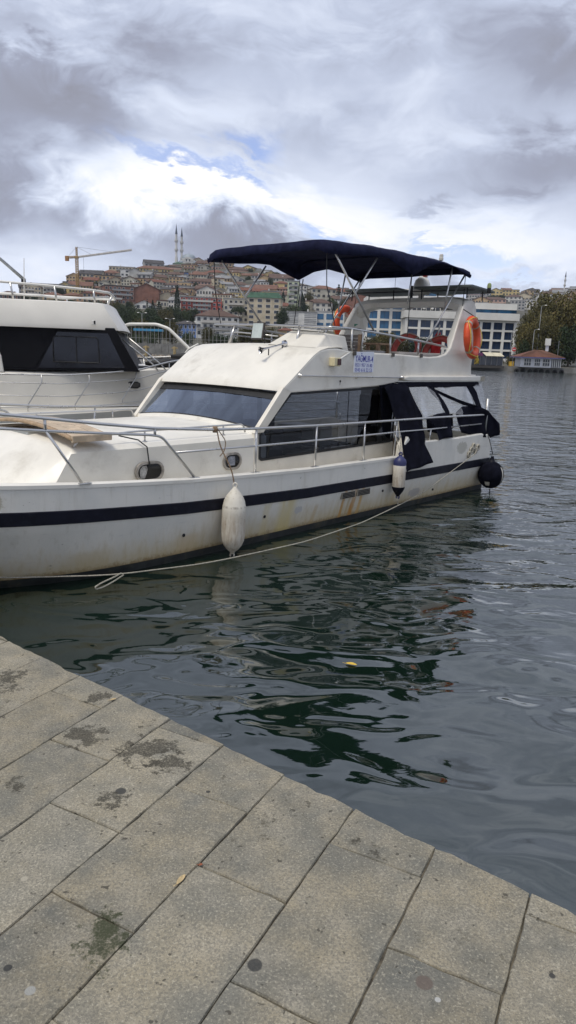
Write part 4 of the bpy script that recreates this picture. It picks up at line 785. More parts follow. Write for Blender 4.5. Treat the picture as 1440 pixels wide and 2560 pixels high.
# ---- superstructure: curved roof front, flybridge sides, arch
RC = [(5.02, 1.80), (5.00, 1.86), (4.90, 1.93), (4.78, 2.02), (4.62, 2.14), (4.46, 2.26), (4.32, 2.335), (4.15, 2.375), (3.95, 2.385), (3.6, 2.37)]
roof = MB(); rows = []
for i, (s, z) in enumerate(RC):
    r = []
    for j in range(15):
        t = j/14; c_ = 1-(2*t-1)**2
        r.append(V(s+(.07*c_ if i < 8 else 0), CABW-.01+(2*WC-2*CABW+.02)*t, z+.035*c_+(-.0 if i else -.015*c_)))
    rows.append(r)
roof.grid(rows)
roof.grid([rows[0], [p+Vector((-.08, 0, -.012)) for p in rows[0]], [p+Vector((-.45, 0, .03)) for p in rows[0]]])
roof.build('cabin_roof', WHITE, yacht, 'all')
top_edge = [(5.02, 1.80), (4.99, 1.87), (4.90, 1.93), (4.78, 2.02), (4.62, 2.14), (4.46, 2.26), (4.32, 2.335), (4.15, 2.37), (3.95, 2.375), (3.6, 2.34), (2.4, 2.325), (1.55, 2.30), (1.25, 2.315), (1.05, 2.36), (.90, 2.46), (.78, 2.62), (.63, 2.86), (.50, 3.06), (.40, 3.20), (.33, 3.27), (.18, 3.30), (.02, 3.27), (-.04, 3.16), (-.02, 2.98), (.04, 2.7), (.10, 2.4), (.13, 2.17), (.10, 1.98), (2.35, 1.97), (2.45, 1.86), (4.88, 1.775)]
mb = MB(); NE = len(top_edge)
def arch_w(z, lean=.0): return CABW+max(0, z-2.4)*.12
for f_ in ((lambda x: x), (lambda x: 2*WC-x)):
    outer = [V(p, f_(arch_w(q_)-.012), q_) for p, q_ in top_edge]; inn = [V(p, f_(arch_w(q_)+(.055 if q_ < 2.5 else .10)), q_) for p, q_ in top_edge]
    mb.add(outer+inn, [tuple(range(NE)), tuple(range(2*NE-1, NE-1, -1))]+[(i, (i+1) % NE, NE+(i+1) % NE, NE+i) for i in range(NE)])
fly = mb.build('flybridge_side', WHITE, yacht, False, .022)
mb = MB()                                          # arch crossbeam, blends down at the ends
rows = []
for j in range(21):
    t = j/20; wv = .45+(2*WC-.90)*t; dz = -.16*abs(2*t-1)**7; th_ = .075+.09*abs(2*t-1)**5
    rows.append([V(.42, wv, 3.26+dz*.6), V(.36, wv, 3.33+dz*.5), V(.18, wv, 3.355+dz*.4), V(.0, wv, 3.33+dz*.4), V(-.03, wv, 3.25+dz), V(.18, wv, 3.25-th_+dz), V(.38, wv, 3.23-th_*.6+dz)])
mb.grid(rows, closed=True); arch = mb.build('radar_arch', WHITE, yacht, True)
for wv in (1.0, 1.63, 2.26):
    mb = MB(); mb.lathe([(.045, 0), (.04, -.012), (.01, -.014)], V(.2, wv, 3.176), 12); mb.build('downlight', mat('downlight_rim', (.35, .34, .32), .4), arch, True)
mb = MB(); mb.box(V(.36, 2*WC-.475, 2.93), (.13, .008, .16), 0, 0, Matrix.Rotation(R(24), 3, 'Y')); sg = mb.build('safety_sign', GREENS, arch)
mb = MB(); mb.tube([V(.36+.030*math.cos(t), 2*WC-.482, 2.955+.030*math.sin(t)) for t in [2*math.pi*i/14 for i in range(14)]], .009, 5, closed=True); mb.build('ring_symbol', PLASTW, sg)
# flybridge floor, overhang, ledge
mb = MB(); mb.box(V(1.95, WC, 1.99), (4.3, 2*WC-2*CABW-.13, .05)); mb.build('flybridge_floor', WHITE, yacht)
mb = MB(); led = [(2.33, 1.935), (2.33, 1.985), (2.2, 2.0), (-.18, 1.995), (-.24, 1.98), (-.24, 1.915), (-.18, 1.90), (2.2, 1.92)]
mb.prism(led, .27, 2*WC-.27, lambda p, q_, t: V(p, t, q_)); ledge = mb.build('overhang', WHITE, yacht, False, .018)
mb = MB(); mb.prism([(-.252, 1.907), (-.252, 1.99), (-.12, 1.99), (-.12, 1.907)], .262, .30, lambda p, q_, t: V(p, t, q_)); mb.build('corner_patch', mat('bare_fibreglass', (.35, .32, .25), .8), ledge)
# handrail along the cabin side
hr = rail('side_handrail', [V(4.72, CABW-.02, 2.005), V(4.70, CABW-.06, 2.005), V(2.32, CABW-.06, 1.975), V(2.30, CABW-.02, 1.975)], .011, fly)
for s0, z0 in ((4.72, 2.005), (3.5, 1.985), (2.32, 1.975)):
    mb = MB(); mb.lathe([(.03, 0), (.026, .012), (.012, .04)], V(s0, CABW-.014, z0), 12, Matrix.Rotation(R(-90), 3, 'X')); mb.build('handrail_bracket', STEEL, hr, True)
for s0 in (3.58, 2.62, 1.83):                        # rail clamps at the coaming
    mb = MB(); mb.box(V(s0, CABW-.03, 2.315), (.055, .03, .06)); mb.build('rail_clamp', mat('clamp', (.08, .07, .06), .5), fly, False, .006)
mb = MB(); mb.lathe([(.012, 0), (.016, .006), (.006, .01)], V(3.86, CABW-.012, 1.925), 10, Matrix.Rotation(R(-90), 3, 'X')); mb.tube([V(3.86, CABW-.016, 1.92), V(3.865, CABW-.016, 1.87)], .002, 5); mb.build('drain_hole', BLACK, fly)
# name board
mb = MB(); mb.box(V(3.345, CABW-.024, 2.195), (.47, .012, .29), 0, 0, Matrix.Rotation(R(1.2), 3, 'Y')); board = mb.build('name_board', mat('sign_white', (.74, .76, .82), .45, 0, .03), yacht); tag(board, 'white name board with blue lettering and phone numbers')
INK = mat('sign_blue', (.02, .025, .32), .5, 0, .1)
def words(me):
    vs = sorted((v.co.x, v.index) for v in me.vertices); cuts = []
    for a, b in zip(vs, vs[1:]):
        if b[0]-a[0] > .0105: cuts.append((a[0]+b[0])/2)
    return cuts
def lettering(txt, s_left, z0, width, height, off, bold):
    cu_ = bpy.data.curves.new('lettering', 'FONT'); cu_.body = txt; cu_.size = 1; cu_.offset = bold; cu_.extrude = .02; cu_.resolution_u = 3
    t = bpy.data.objects.new('lettering', cu_); COL.objects.link(t); bpy.context.view_layer.update()
    me = bpy.data.meshes.new_from_object(t.evaluated_get(bpy.context.evaluated_depsgraph_get())); bpy.data.objects.remove(t)
    xs_ = [v.co.x for v in me.vertices]; ys_ = [v.co.y for v in me.vertices]; x0, x1, y0, y1 = min(xs_), max(xs_), min(ys_), max(ys_)
    for v in me.vertices:
        fx = (v.co.x-x0)/(x1-x0)*width; fz = (v.co.y-y0)/(y1-y0)*height
        v.co = V(s_left-fx, CABW-.031-max(0, v.co.z)*.05, z0+fz-fx*.021)
    cuts = words(me); faces = {}
    for p in me.polygons: faces.setdefault(sum(me.vertices[p.vertices[0]].co.x > c for c in cuts), []).append(tuple(p.vertices))
    for fs in faces.values():
        ids = sorted({i for f in fs for i in f}); mp = {i: j for j, i in enumerate(ids)}
        m2 = bpy.data.meshes.new('lettering'); m2.from_pydata([tuple(me.vertices[i].co) for i in ids], [], [tuple(mp[i] for i in f) for f in fs]); m2.materials.append(INK); link('lettering', m2, board)
lettering('YAĞMUR-4', 3.555, 2.200, .425, .125, 0, .006)
lettering('0531 957 35 80', 3.555, 2.130, .41, .050, 0, 0)
lettering('0543 616 22 53', 3.560, 2.063, .41, .050, 0, 0)
# navigation light box with its white stay
mb = MB(); mb.box(V(4.06, CABW-.06, 2.19), (.13, .11, .115)); lb = mb.build('light_box', mat('cream_box', (.66, .58, .36), .5), yacht, False, .008)
mb = MB(); mb.box(V(4.03, CABW-.118, 2.19), (.075, .01, .085)); mb.build('red_lens', mat('dark_red_lens', (.05, .008, .006), .2), lb)
mb = MB(); mb.tube([V(3.98, CABW-.04, 2.215), V(3.95, CABW-.05, 2.225), V(3.72, CABW-.04, 2.315)], [.006, .012, .014], 8); mb.build('stay_rod', PLASTW, lb, 'all')

# ---- helm console, seats and table on the flybridge
mb = MB()
lo = [V(4.24, .30+.18, 2.37), V(4.30, 1.35, 2.40), V(3.42, 1.40, 2.20), V(3.42, .50, 2.20)]
hi = [V(3.93, .56, 2.575), V(3.95, 1.22, 2.605), V(3.50, 1.25, 2.60), V(3.50, .56, 2.55)]
mb.add(lo+hi, [(0, 1, 5, 4), (1, 2, 6, 5), (2, 3, 7, 6), (3, 0, 4, 7), (4, 5, 6, 7)]); cons = mb.build('helm_console', WHITE, yacht, False, .02)
mb = MB(); mb.tube([V(3.96, .60, 2.60), V(3.97, 1.2, 2.63), V(3.55, 1.2, 2.64)], .008, 6); mb.build('console_rail', PLASTW, cons)
mb = MB(); mb.box(V(3.42, .82, 2.62), (.03, .03, .03)); seat = None
st_ = MB(); st_.tube([V(3.18, .52, 2.28), V(3.16, .50, 2.6), V(3.16, .56, 2.665), V(3.16, 1.30, 2.665), V(3.16, 1.36, 2.6), V(3.18, 1.34, 2.28)], .014, 8); seat = st_.build('helm_seat', STEEL, yacht, 'all')
for i in range(6): mb = MB(); mb.box(V(3.17, .93, 2.30+.052*i), (.018, .78, .046)); mb.build('slat', TEAKG, seat)
mb = MB(); mb.box(V(3.17, .55, 2.43), (.03, .05, .32)); mb.build('slat_end', WOOD, seat)
mb = MB(); mb.box(V(2.93, .80, 2.32), (.48, .78, .09)); mb.build('seat_cushion', mat('grey_cushion', (.22, .21, .205), .8), seat, False, .03)
mb = MB(); mb.box(V(2.42, .85, 2.47), (.34, .5, .028)); tb = mb.build('teak_table', WOOD, yacht, False, .006)
for ds_, dw in ((.14, .2), (-.14, .2), (.14, -.2), (-.14, -.2)): mb = MB(); mb.box(V(2.42+ds_, .85+dw, 2.235), (.05, .05, .44)); mb.build('leg', WOOD, tb)
for (s0, s1, w0, w1) in ((1.62, 2.28, .45, .85), (.95, 1.60, .45, .85), (.95, 2.3, 2.42, 2.82)):
    mb = MB(); mb.box(V((s0+s1)/2, (w0+w1)/2, 2.315), (s1-s0-.02, w1-w0, .10)); mb.build('bench_cushion', CUSH, yacht, False, .035)
    mb = MB(); mb.box(V((s0+s1)/2, (w0+w1)/2, 2.14), (s1-s0-.02, w1-w0-.04, .25)); mb.build('bench_base', WHITE, yacht)

# ---- flybridge rail
FR = [V(4.0, CABW+.06, 2.655), V(3.6, CABW+.05, 2.655), V(2.62, CABW+.03, 2.60), V(1.83, CABW+.03, 2.545), V(1.0, CABW+.03, 2.475)]
mir = lambda P: [Vector((p.x, -(2*WC+p.y), p.z)) for p in P]
frail = rail('flybridge_rail', FR[::-1]+[V(4.02, .75, 2.66), V(4.04, WC, 2.68), V(4.02, 2*WC-.75, 2.685)]+[V(p.x, 2*WC+p.y, p.z+.03) for p in FR], .0165, yacht)
def posts(pairs, parent, r=.014, nm='rail_post', ft=True):
    for a, b in pairs:
        mb = MB(); mb.tube([a, b], r, 8); mb.build(nm, STEEL, parent, 'all')
for s0, za, zb in ((3.58, 2.34, 2.65), (2.62, 2.32, 2.60), (1.83, 2.30, 2.545)):
    posts([(V(s0, CABW+.03, za), V(s0, CABW+.04, zb)), (V(s0, 2*WC-CABW-.03, za), V(s0, 2*WC-CABW-.04, zb+.02))], frail)
posts([(V(4.13, .95, 2.38), V(4.03, .98, 2.665)), (V(4.13, 2.35, 2.38), V(4.03, 2.31, 2.68))], frail, .019)
rail('lower_flybridge_rail', [V(1.0, 2.86, 2.47), V(2.6, 2.86, 2.50), V(3.9, 2.80, 2.55), V(4.05, 2.2, 2.57), V(4.08, 1.35, 2.52)], .010, yacht)
# floodlight, twin horn
mb = MB(); mb.box(V(4.10, 1.74, 2.59), (.03, .24, .25), 0, 0, Matrix.Rotation(R(-10), 3, 'Y')); fl = mb.build('floodlight', mat('dark_frame', (.06, .05, .045), .5), yacht, False, .006)
mb = MB(); mb.box(V(4.118, 1.74, 2.594), (.01, .205, .215), 0, 0, Matrix.Rotation(R(-10), 3, 'Y')); mb.build('floodlight_lens', mat('frosted_lens', (.50, .55, .52), .3), fl)
for w_ in (1.60, 1.88): mb = MB(); mb.tube([V(4.10, w_, 2.40), V(4.10, w_, 2.58)], .008, 6); mb.build('floodlight_bracket', BLACK, fl)
hp = V(4.52, 1.00, 2.27); hd = (V(4.92, 1.07, 2.17)-hp).normalized()
hm = hd.to_track_quat('Z', 'Y').to_matrix()
mb = MB(); mb.lathe([(.045, -.20), (.045, -.16), (.014, -.14), (.011, .0), (.013, .12), (.02, .18), (.034, .22), (.05, .245), (.046, .246), (.02, .2), (.004, .19)], hp+Vector((0, 0, .10)), 16, hm); horn = mb.build('air_horn', mat('chrome', (.55, .55, .56), .15, 1), yacht, True)
mb = MB(); mb.lathe([(.043, .232), (.03, .225), (.001, .20)], hp+Vector((0, 0, .10)), 16, hm); mb.build('horn_mouth', BLACK, horn, True)
for t in (-.14, .10): q_ = hp+hd*t+Vector((0, 0, .10)); mb = MB(); mb.tube([q_, q_+Vector((0, 0, -.10))], .008, 6); mb.build('horn_bracket', BLACK, horn)

# ---- things on the arch
for w0, w1 in ((1.74, 2.94), (.24, 1.38)):
    mb = MB(); tl = Matrix.Rotation(R(-3), 3, 'Y'); mb.box(V(.12, (w0+w1)/2, 3.475), (.86, w1-w0, .035), 0, 0, tl); sp = mb.build('solar_panel', mat('panel_backing', (.10, .115, .105), .5), yacht, False, .004)
    for i in range(2):
        for j in range(4): m2 = MB(); m2.box(V(.12+(i-.5)*.40, w0+(w1-w0)*(j+.5)/4, 3.494-.0*i+(i-.5)*.021), (.38, (w1-w0)/4-.02, .006), 0, 0, tl); m2.build('solar_cell', PANEL, sp)
    for ds_ in (-.2, .35):
        for dw in (.12, w1-w0-.12): m2 = MB(); m2.tube([V(.12+ds_, w0+dw, 3.30), V(.12+ds_, w0+dw, 3.47)], .012, 6); m2.build('panel_leg', BLACK, sp)
mb = MB(); mb.tube([V(.50, .2, 3.43), V(.50, 3.0, 3.44)], .009, 6); mb.build('panel_crossbar', BLACK, arch)
mb = MB(); mb.lathe([(.05, 3.32), (.05, 3.40), (.14, 3.41), (.155, 3.44), (.155, 3.50), (.150, 3.58), (.125, 3.66), (.08, 3.71), (.04, 3.725), (.04, 3.73)], V(.15, 1.47, 0), 24); dome = mb.build('satellite_dome', PLASTW, yacht, True)
mb = MB(); mb.lathe([(.045, 3.72), (.045, 3.745), (.036, 3.78), (.015, 3.80)], V(.15, 1.42, 0), 12); mb.build('red_lamp', mat('red_lamp', (.30, .04, .03), .3), dome, True)
mst = MB(); mst.tube([V(.05, 1.55, 3.33), V(.02, 1.48, 3.7), V(0, 1.33, 4.02)], .016, 8); mast = mst.build('light_mast', PLASTW, yacht, 'all')
for pts, hd_ in (([V(.02, 1.46, 3.74), V(.02, 1.58, 3.72), V(.02, 1.63, 3.76), V(.02, 1.63, 3.80)], V(.02, 1.63, 3.80)), ([V(.0, 1.36, 3.93), V(.0, 1.26, 3.90), V(.0, 1.20, 3.95), V(.0, 1.20, 4.0)], V(0, 1.20, 4.0))):
    mb = MB(); mb.tube(round_path(pts, .05), .011, 8); mb.build('lamp_arm', PLASTW, mast, 'all')
    mb = MB(); mb.lathe([(.02, 0), (.04, .012), (.042, .05), (.036, .055), (.036, .11), (.02, .12)], hd_, 14); mb.build('mast_lamp', mat('lamp_glass', (.60, .57, .50), .25), mast, True)
mb = MB(); mb.lathe([(.03, 3.33), (.03, 3.47), (.045, 3.48), (.045, 3.57), (.03, 3.58)], V(.1, 1.72, 0), 12); mb.build('camera_head', BLACK, yacht, True)
mb = MB(); mb.lathe([(.028, 3.40), (.034, 3.42), (.034, 3.49)], V(.1, .15, 0), 12); nl = mb.build('stern_light', BLACK, yacht, True)
mb = MB(); mb.lathe([(.036, 3.49), (.036, 3.54), (.028, 3.565), (.01, 3.575)], V(.1, .15, 0), 12); mb.build('green_lens', mat('green_lens', (.25, .30, .12), .25), nl, True)
mb = MB(); mb.tube([V(.1, .15, 3.41), V(.1, .3, 3.40)], .008, 6); mb.build('lamp_bracket', BLACK, nl)
mb = MB(); mb.tube([V(-.2, 2.3, 3.45), V(-.2, 2.3, 3.80)], .004, 5); mb.build('whip_antenna', BLACK, arch)

# ---- bimini
BW0, BW1 = .46, 2.80
def bim(s, t):                                      # canopy height; t runs 0 near side to 1 far side
    edge = abs(2*t-1); crown = .07*(1-edge**18)
    ridge_ = lerp_tab([(.28, 3.75), (1.2, 3.81), (2.05, 3.80), (3.0, 3.80), (3.9, 3.75), (4.12, 3.73)], s)
    sag = lerp_tab([(.28, 0), (1.15, -.035), (2.05, .0), (3.0, -.03), (3.9, .0), (4.12, 0)], s)*(1-edge**2)
    return ridge_+crown+sag
def bedge(s):                                       # lower edge of the side flap: hangs low at the bows, cut up between
    return lerp_tab([(.28, 3.66), (.42, 3.67), (.8, 3.77), (1.2, 3.795), (1.62, 3.70), (2.03, 3.52), (2.45, 3.62), (2.75, 3.70), (3.05, 3.69), (3.5, 3.64), (3.95, 3.61), (4.15, 3.60)], s)
SB = [.28+(4.12-.28)*i/48 for i in range(49)]; TB = [i/20 for i in range(21)]
mb = MB(); rows = []
for s in SB:
    r = []; top0 = bim(s, 0); e0 = min(bedge(s), top0-.02)
    wr = lambda a: .012*noise.noise(Vector((s*2.3, a*3.1, .3)))+.006*noise.noise(Vector((s*7, a*9, 2)))
    r += [V(s, BW0-.03, e0), V(s, BW0-.035, e0*.5+top0*.5), V(s, BW0-.015, top0)]
    r += [V(s+.04*(t-.5)*0, BW0+(BW1-BW0)*t, bim(s, t)+wr(t)) for t in TB[1:-1]]
    r += [V(s, BW1+.015, top0), V(s, BW1+.035, e0*.5+top0*.5+.01), V(s, BW1+.03, e0+.02)]
    rows.append(r)
fl_ = [[p+Vector((.05 if i else -.05, 0, -.11*(.0+min(1, min(j, len(r)-1-j)/2)))) for j, p in enumerate(r)] for i, r in ((1, rows[-1]),)]
front = [Vector((p.x+.035, p.y, p.z-(.13 if 2 <= j <= len(rows[-1])-3 else .0))) for j, p in enumerate(rows[-1])]
back = [Vector((p.x-.03, p.y, p.z-(.10 if 2 <= j <= len(rows[0])-3 else .0))) for j, p in enumerate(rows[0])]
mb.grid([back]+rows+[front]); bimini = mb.build('bimini_canopy', CANVAS, yacht, 'all', fix=False)
md = bimini.modifiers.new('thickness', 'SOLIDIFY'); md.thickness = .008
for f_, near in (((lambda x: x), True), ((lambda x: 2*WC-x), False)):
    wl = BW0+.04
    legs = [[V(3.92, f_(wl), 3.66), V(2.88, f_(wl), 2.63)], [V(2.93, f_(wl), 3.68), V(3.40, f_(wl), 3.15)], [V(.34, f_(wl), 3.70), V(1.42, f_(wl), 2.54)], [V(.78, f_(wl), 3.78), V(.95, f_(wl), 3.08)], [V(1.98, f_(wl), 3.56), V(2.06, f_(wl), 3.1)]]
    for i, l_ in enumerate(legs): mb = MB(); mb.tube(l_, .015 if i != 4 else .010, 8); mb.build('bimini_tube', STEEL, bimini, 'all')
    for l_ in ([V(2.03, f_(wl-.03), 3.56), V(2.12, f_(wl-.08), 2.60)], [V(4.08, f_(wl), 3.64), V(4.05, f_(wl), 3.2), V(3.88, f_(wl-.04), 2.68)], [V(.32, f_(wl), 3.70), V(.42, f_(wl-.05), 3.12), V(.40, f_(wl-.02), 3.0)]):
        mb = MB(); mb.tube(l_, .007, 6); mb.build('bimini_strap', BLACK, bimini)
for s0 in (.34, 2.02, 3.95):
    mb = MB(); mb.tube([V(s0, BW0+.02+(BW1-BW0-.04)*t, bim(s0, t)-.02) for t in [i/16 for i in range(17)]], .014, 8); mb.build('bimini_bow', CANVAS, bimini, 'all')

# ---- deck rails, near and far side
for f_, near in (((lambda x: x), True), ((lambda x: 2*WC-x), False)):
    g = lambda s, w_, z, f_=f_: V(s, f_(w_), z)
    topr = [g(11.25, 1.58, 1.93), g(10.9, 1.2, 1.90), g(10.2, .62, 1.84), g(9.6, .30, 1.765), g(8.98, .08, 1.69), g(8.57, .02, 1.64), g(8.0, -.03, 1.565), g(7.37, -.05, 1.49), g(6.6, -.06, 1.435), g(5.9, -.06, 1.41), g(4.8, -.06, 1.39), g(3.75, -.06, 1.38), g(2.05, -.06, 1.37), g(.22, -.05, 1.345), g(.10, -.03, 1.30)]
    tr = rail('deck_rail', topr, .0165, yacht, 10)
    rail('lower_rail', [g(9.6, .28, 1.63), g(8.98, .07, 1.565), g(8.57, .02, 1.525), g(8.0, -.03, 1.475), g(7.42, -.05, 1.425), g(7.28, -.05, 1.40), g(6.87, -.08, .94)], .0145, tr, 10)
    rail('lower_rail', [g(7.12, -.06, 1.22), g(5.9, -.06, 1.205), g(4.8, -.06, 1.20), g(3.75, -.06, 1.20), g(2.9, -.06, 1.20), g(2.0, -.06, 1.19), g(.2, -.05, 1.19)], .0125, tr, 8)
    posts([(g(5.9, -.06, 1.41), g(5.93, -.08, .895)), (g(4.8, -.06, 1.39), g(4.83, -.08, .86)), (g(3.76, -.06, 1.38), g(3.78, -.08, .845)), (g(8.55, .02, 1.53), g(8.22, -.03, 1.015)), (g(8.55, .02, 1.64), g(8.55, .02, 1.525)), (g(7.37, -.05, 1.49), g(7.37, -.05, 1.42)), (g(9.85, .40, 1.79), g(9.7, .27, 1.13)), (g(10.7, 1.03, 1.88), g(10.6, .87, 1.2)), (g(2.0, -.06, 1.20), g(2.03, -.065, 1.01)), (g(2.95, -.06, 1.37), g(3.02, -.07, .84))], tr)
    mb = MB(); mb.tube([g(.16, -.05, 1.0), g(.16, -.05, 1.62)], .024, 10); mb.build('cockpit_post', STEEL, tr, 'all')
    for s0 in (5.93, 4.83, 3.78, 8.22, 6.87): p = g(s0, -.08, gz(s0)+.015); mb = MB(); mb.box(p, (.13, .055, .010)); mb.build('rail_foot', STEEL, tr, False, .004)
    for s0 in (.12,): posts([(g(s0-.05, -.02, .93), g(s0-.05, -.02, 1.1))], tr, .01)

# ---- cockpit furniture
mb = MB(); mb.box(V(1.55, 1.0, .98), (.75, .8, .03)); ct = mb.build('cockpit_table', mat('white_table_top', (.6, .6, .58), .4), yacht, False, .005)
for ds_, dw in ((.3, .3), (-.3, .3), (.3, -.3), (-.3, -.3)): mb = MB(); mb.box(V(1.55+ds_, 1.0+dw, .76), (.05, .05, .42)); mb.build('leg', WOOD, ct)
mb = MB(); mb.box(V(.62, .75, .82), (.45, .45, .06)); mb.box(V(.42, .75, 1.02), (.06, .45, .36)); mb.box(V(.62, .75, .67), (.4, .4, .24)); mb.build('cockpit_seat', CREAMW, yacht, False, .03)
mb = MB(); mb.box(V(2.2, 2.4, .8), (.5, .9, .5)); mb.box(V(.35, 2.2, .8), (.4, 1.5, .45)); mb.build('cockpit_locker', CREAMW, yacht, False, .03)
mb = MB(); mb.prism([(2.66, .80), (2.60, 1.06), (2.66, 1.12), (2.78, .98), (2.80, .80)], -.08, .05, lambda p, q_, t: V(p, t, q_)); mb.build('gate_step', WHITE, yacht, False, .015)

# ---------------------------------------------------------------- aft enclosure canvas and clear panels (boat frame)
def cloth(name, poly, m, parent, amp, seed, thick=.006, sub=3):
    bm = bmesh.new(); vs = [bm.verts.new(V(*p)) for p in poly]; f = bm.faces.new(vs)
    bmesh.ops.triangulate(bm, faces=[f])
    for _ in range(sub): bmesh.ops.subdivide_edges(bm, edges=bm.edges[:], cuts=1, use_grid_fill=True)
    for v in bm.verts:
        p = v.co; a = noise.noise(Vector((p.x*2.2+seed, p.y, p.z*1.1)))*amp+noise.noise(Vector((p.x*6+seed, p.y, p.z*3.0)))*amp*.45+math.sin(p.x*13+p.z*3+seed)*amp*.25
        v.co.y += a
    bmesh.ops.recalc_face_normals(bm, faces=bm.faces[:])
    me = bpy.data.meshes.new(name); bm.to_mesh(me); bm.free(); me.materials.append(m); me.polygons.foreach_set('use_smooth', [True]*len(me.polygons))
    o = link(name, me, parent)
    if thick: md = o.modifiers.new('thickness', 'SOLIDIFY'); md.thickness = thick
    return o
CUR = {
'front_strip': [[2.91, .25, 1.84], [2.61, .28, 1.9], [2.23, .25, 1.84], [2.17, .16, 1.63], [2.1, .06, 1.4], [2.15, 0, 1.26], [2.26, -.13, .98], [2.18, -.26, .7], [2.57, -.27, .67], [2.93, -.29, .63], [2.84, -.16, .9], [2.76, -.05, 1.16], [2.78, .05, 1.39], [2.85, .17, 1.65]],
'top_band': [[2.6, .28, 1.91], [-.05, .275, 1.895], [-.07, .24, 1.82], [.65, .24, 1.82], [1.44, .24, 1.81], [1.7, .25, 1.83], [2.24, .25, 1.83]],
'strip_b': [[1.72, .25, 1.83], [1.51, .24, 1.82], [1.38, .15, 1.62], [1.32, .07, 1.44], [1.38, -.01, 1.24], [1.45, -.11, 1.03], [1.63, -.11, 1.03], [1.84, -.12, 1.01], [1.85, -.05, 1.16], [1.94, .01, 1.29], [2.02, .04, 1.36], [1.74, .06, 1.4], [1.44, .07, 1.42], [1.49, .15, 1.61]],
'strip_c': [[.44, .25, 1.83], [.24, .25, 1.83], [.15, .19, 1.71], [.12, .07, 1.44], [.29, .1, 1.49], [.33, .19, 1.69]]}
VIN = {
'a': [[2.23, .25, 1.83], [1.72, .25, 1.83], [1.58, .21, 1.75], [1.49, .15, 1.61], [1.44, .07, 1.42], [1.74, .06, 1.4], [2.02, .04, 1.36], [2.09, .06, 1.41], [2.15, .16, 1.62]],
'b': [[1.41, .24, 1.82], [.45, .24, 1.82], [.33, .19, 1.69], [.31, .11, 1.51], [.67, .13, 1.57], [1.08, .17, 1.66], [1.35, .21, 1.74]],
'b2': [[1.51, .22, 1.77], [1.37, .2, 1.71], [.79, .14, 1.58], [.72, .11, 1.52], [.83, .04, 1.35], [1.17, .06, 1.41], [1.29, .08, 1.45], [1.37, .16, 1.63]],
'c': [[.23, .25, 1.83], [-.13, .26, 1.86], [-.12, .18, 1.68], [-.07, .07, 1.42], [.11, .08, 1.45], [.13, .19, 1.69]]}
aft = cloth('aft_canvas', CUR['top_band'], CANVASB, yacht, .008, 1.0)
for i, kq in enumerate(('front_strip', 'strip_b', 'strip_c')): cloth('canvas_panel', CUR[kq], CANVASB, aft, .06, 3.3+i)
for i, kq in enumerate(VIN): cloth('clear_panel', VIN[kq], VINYL, aft, .04, 8.1+i*2, 0)
# dark leading panel seen through the side window, and the aft closing panel
cloth('canvas_panel', [[2.95, .30, 1.86], [2.60, .30, 1.9], [2.50, .36, 1.0], [2.72, .36, 1.0], [2.8, .34, 1.45]], CANVASB, aft, .03, 21.0)
cloth('canvas_panel', [[1.62, .28, 1.34], [.80, .26, 1.36], [.80, .22, 1.12], [1.1, .2, 1.05], [1.2, .2, .98], [1.3, .2, 1.05], [1.6, .24, 1.10]], CANVASB, aft, .02, 31.0)
# loose flap blown outboard over the stern quarter
cloth('canvas_flap', [[1.62, .23, 1.79], [1.50, .22, 1.79], [.95, .12, 1.63], [.42, .0, 1.50], [.28, .0, 1.44], [.75, .08, 1.52], [1.1, .16, 1.62]], CANVASB, aft, .02, 41.0)
cloth('canvas_flap', [[.80, .08, 1.50], [.42, .0, 1.50], [.05, -.10, 1.37], [-.18, -.16, 1.18], [-.23, -.14, .97], [.04, -.12, .94], [.50, -.06, .98], [.86, .02, 1.06], [.92, .08, 1.40]], CANVASB, aft, .07, 51.0)
# ---------------------------------------------------------------- fenders, ropes, buoys
def rope(name, pts, r, m, parent=None, label=None, twist=True):
    P = round_path([Vector(p) for p in pts], .25, 6); mb = MB()
    if twist:
        Q = []; tot = 0
        for a, b in zip(P, P[1:]):
            n = max(1, int((b-a).length/(r*1.3)))
            Q += [a+(b-a)*(i/n) for i in range(n)]
        Q.append(P[-1])
        for ph in (0, 2.094, 4.189):
            path = []
            for i, p in enumerate(Q):
                t = (Q[min(i+1, len(Q)-1)]-Q[max(0, i-1)]).normalized(); x = t.orthogonal().normalized() if abs(t.z) > .95 else t.cross(Vector((0, 0, 1))).normalized(); y = t.cross(x)
                a_ = ph+i*.95; path.append(p+(x*math.cos(a_)+y*math.sin(a_))*r*.52)
            mb.tube(path, r*.56, 5)
    else: mb.tube(P, r, 7)
    o = mb.build(name, m, parent, 'all')
    if label: tag(o, label, 'rope')
    return o
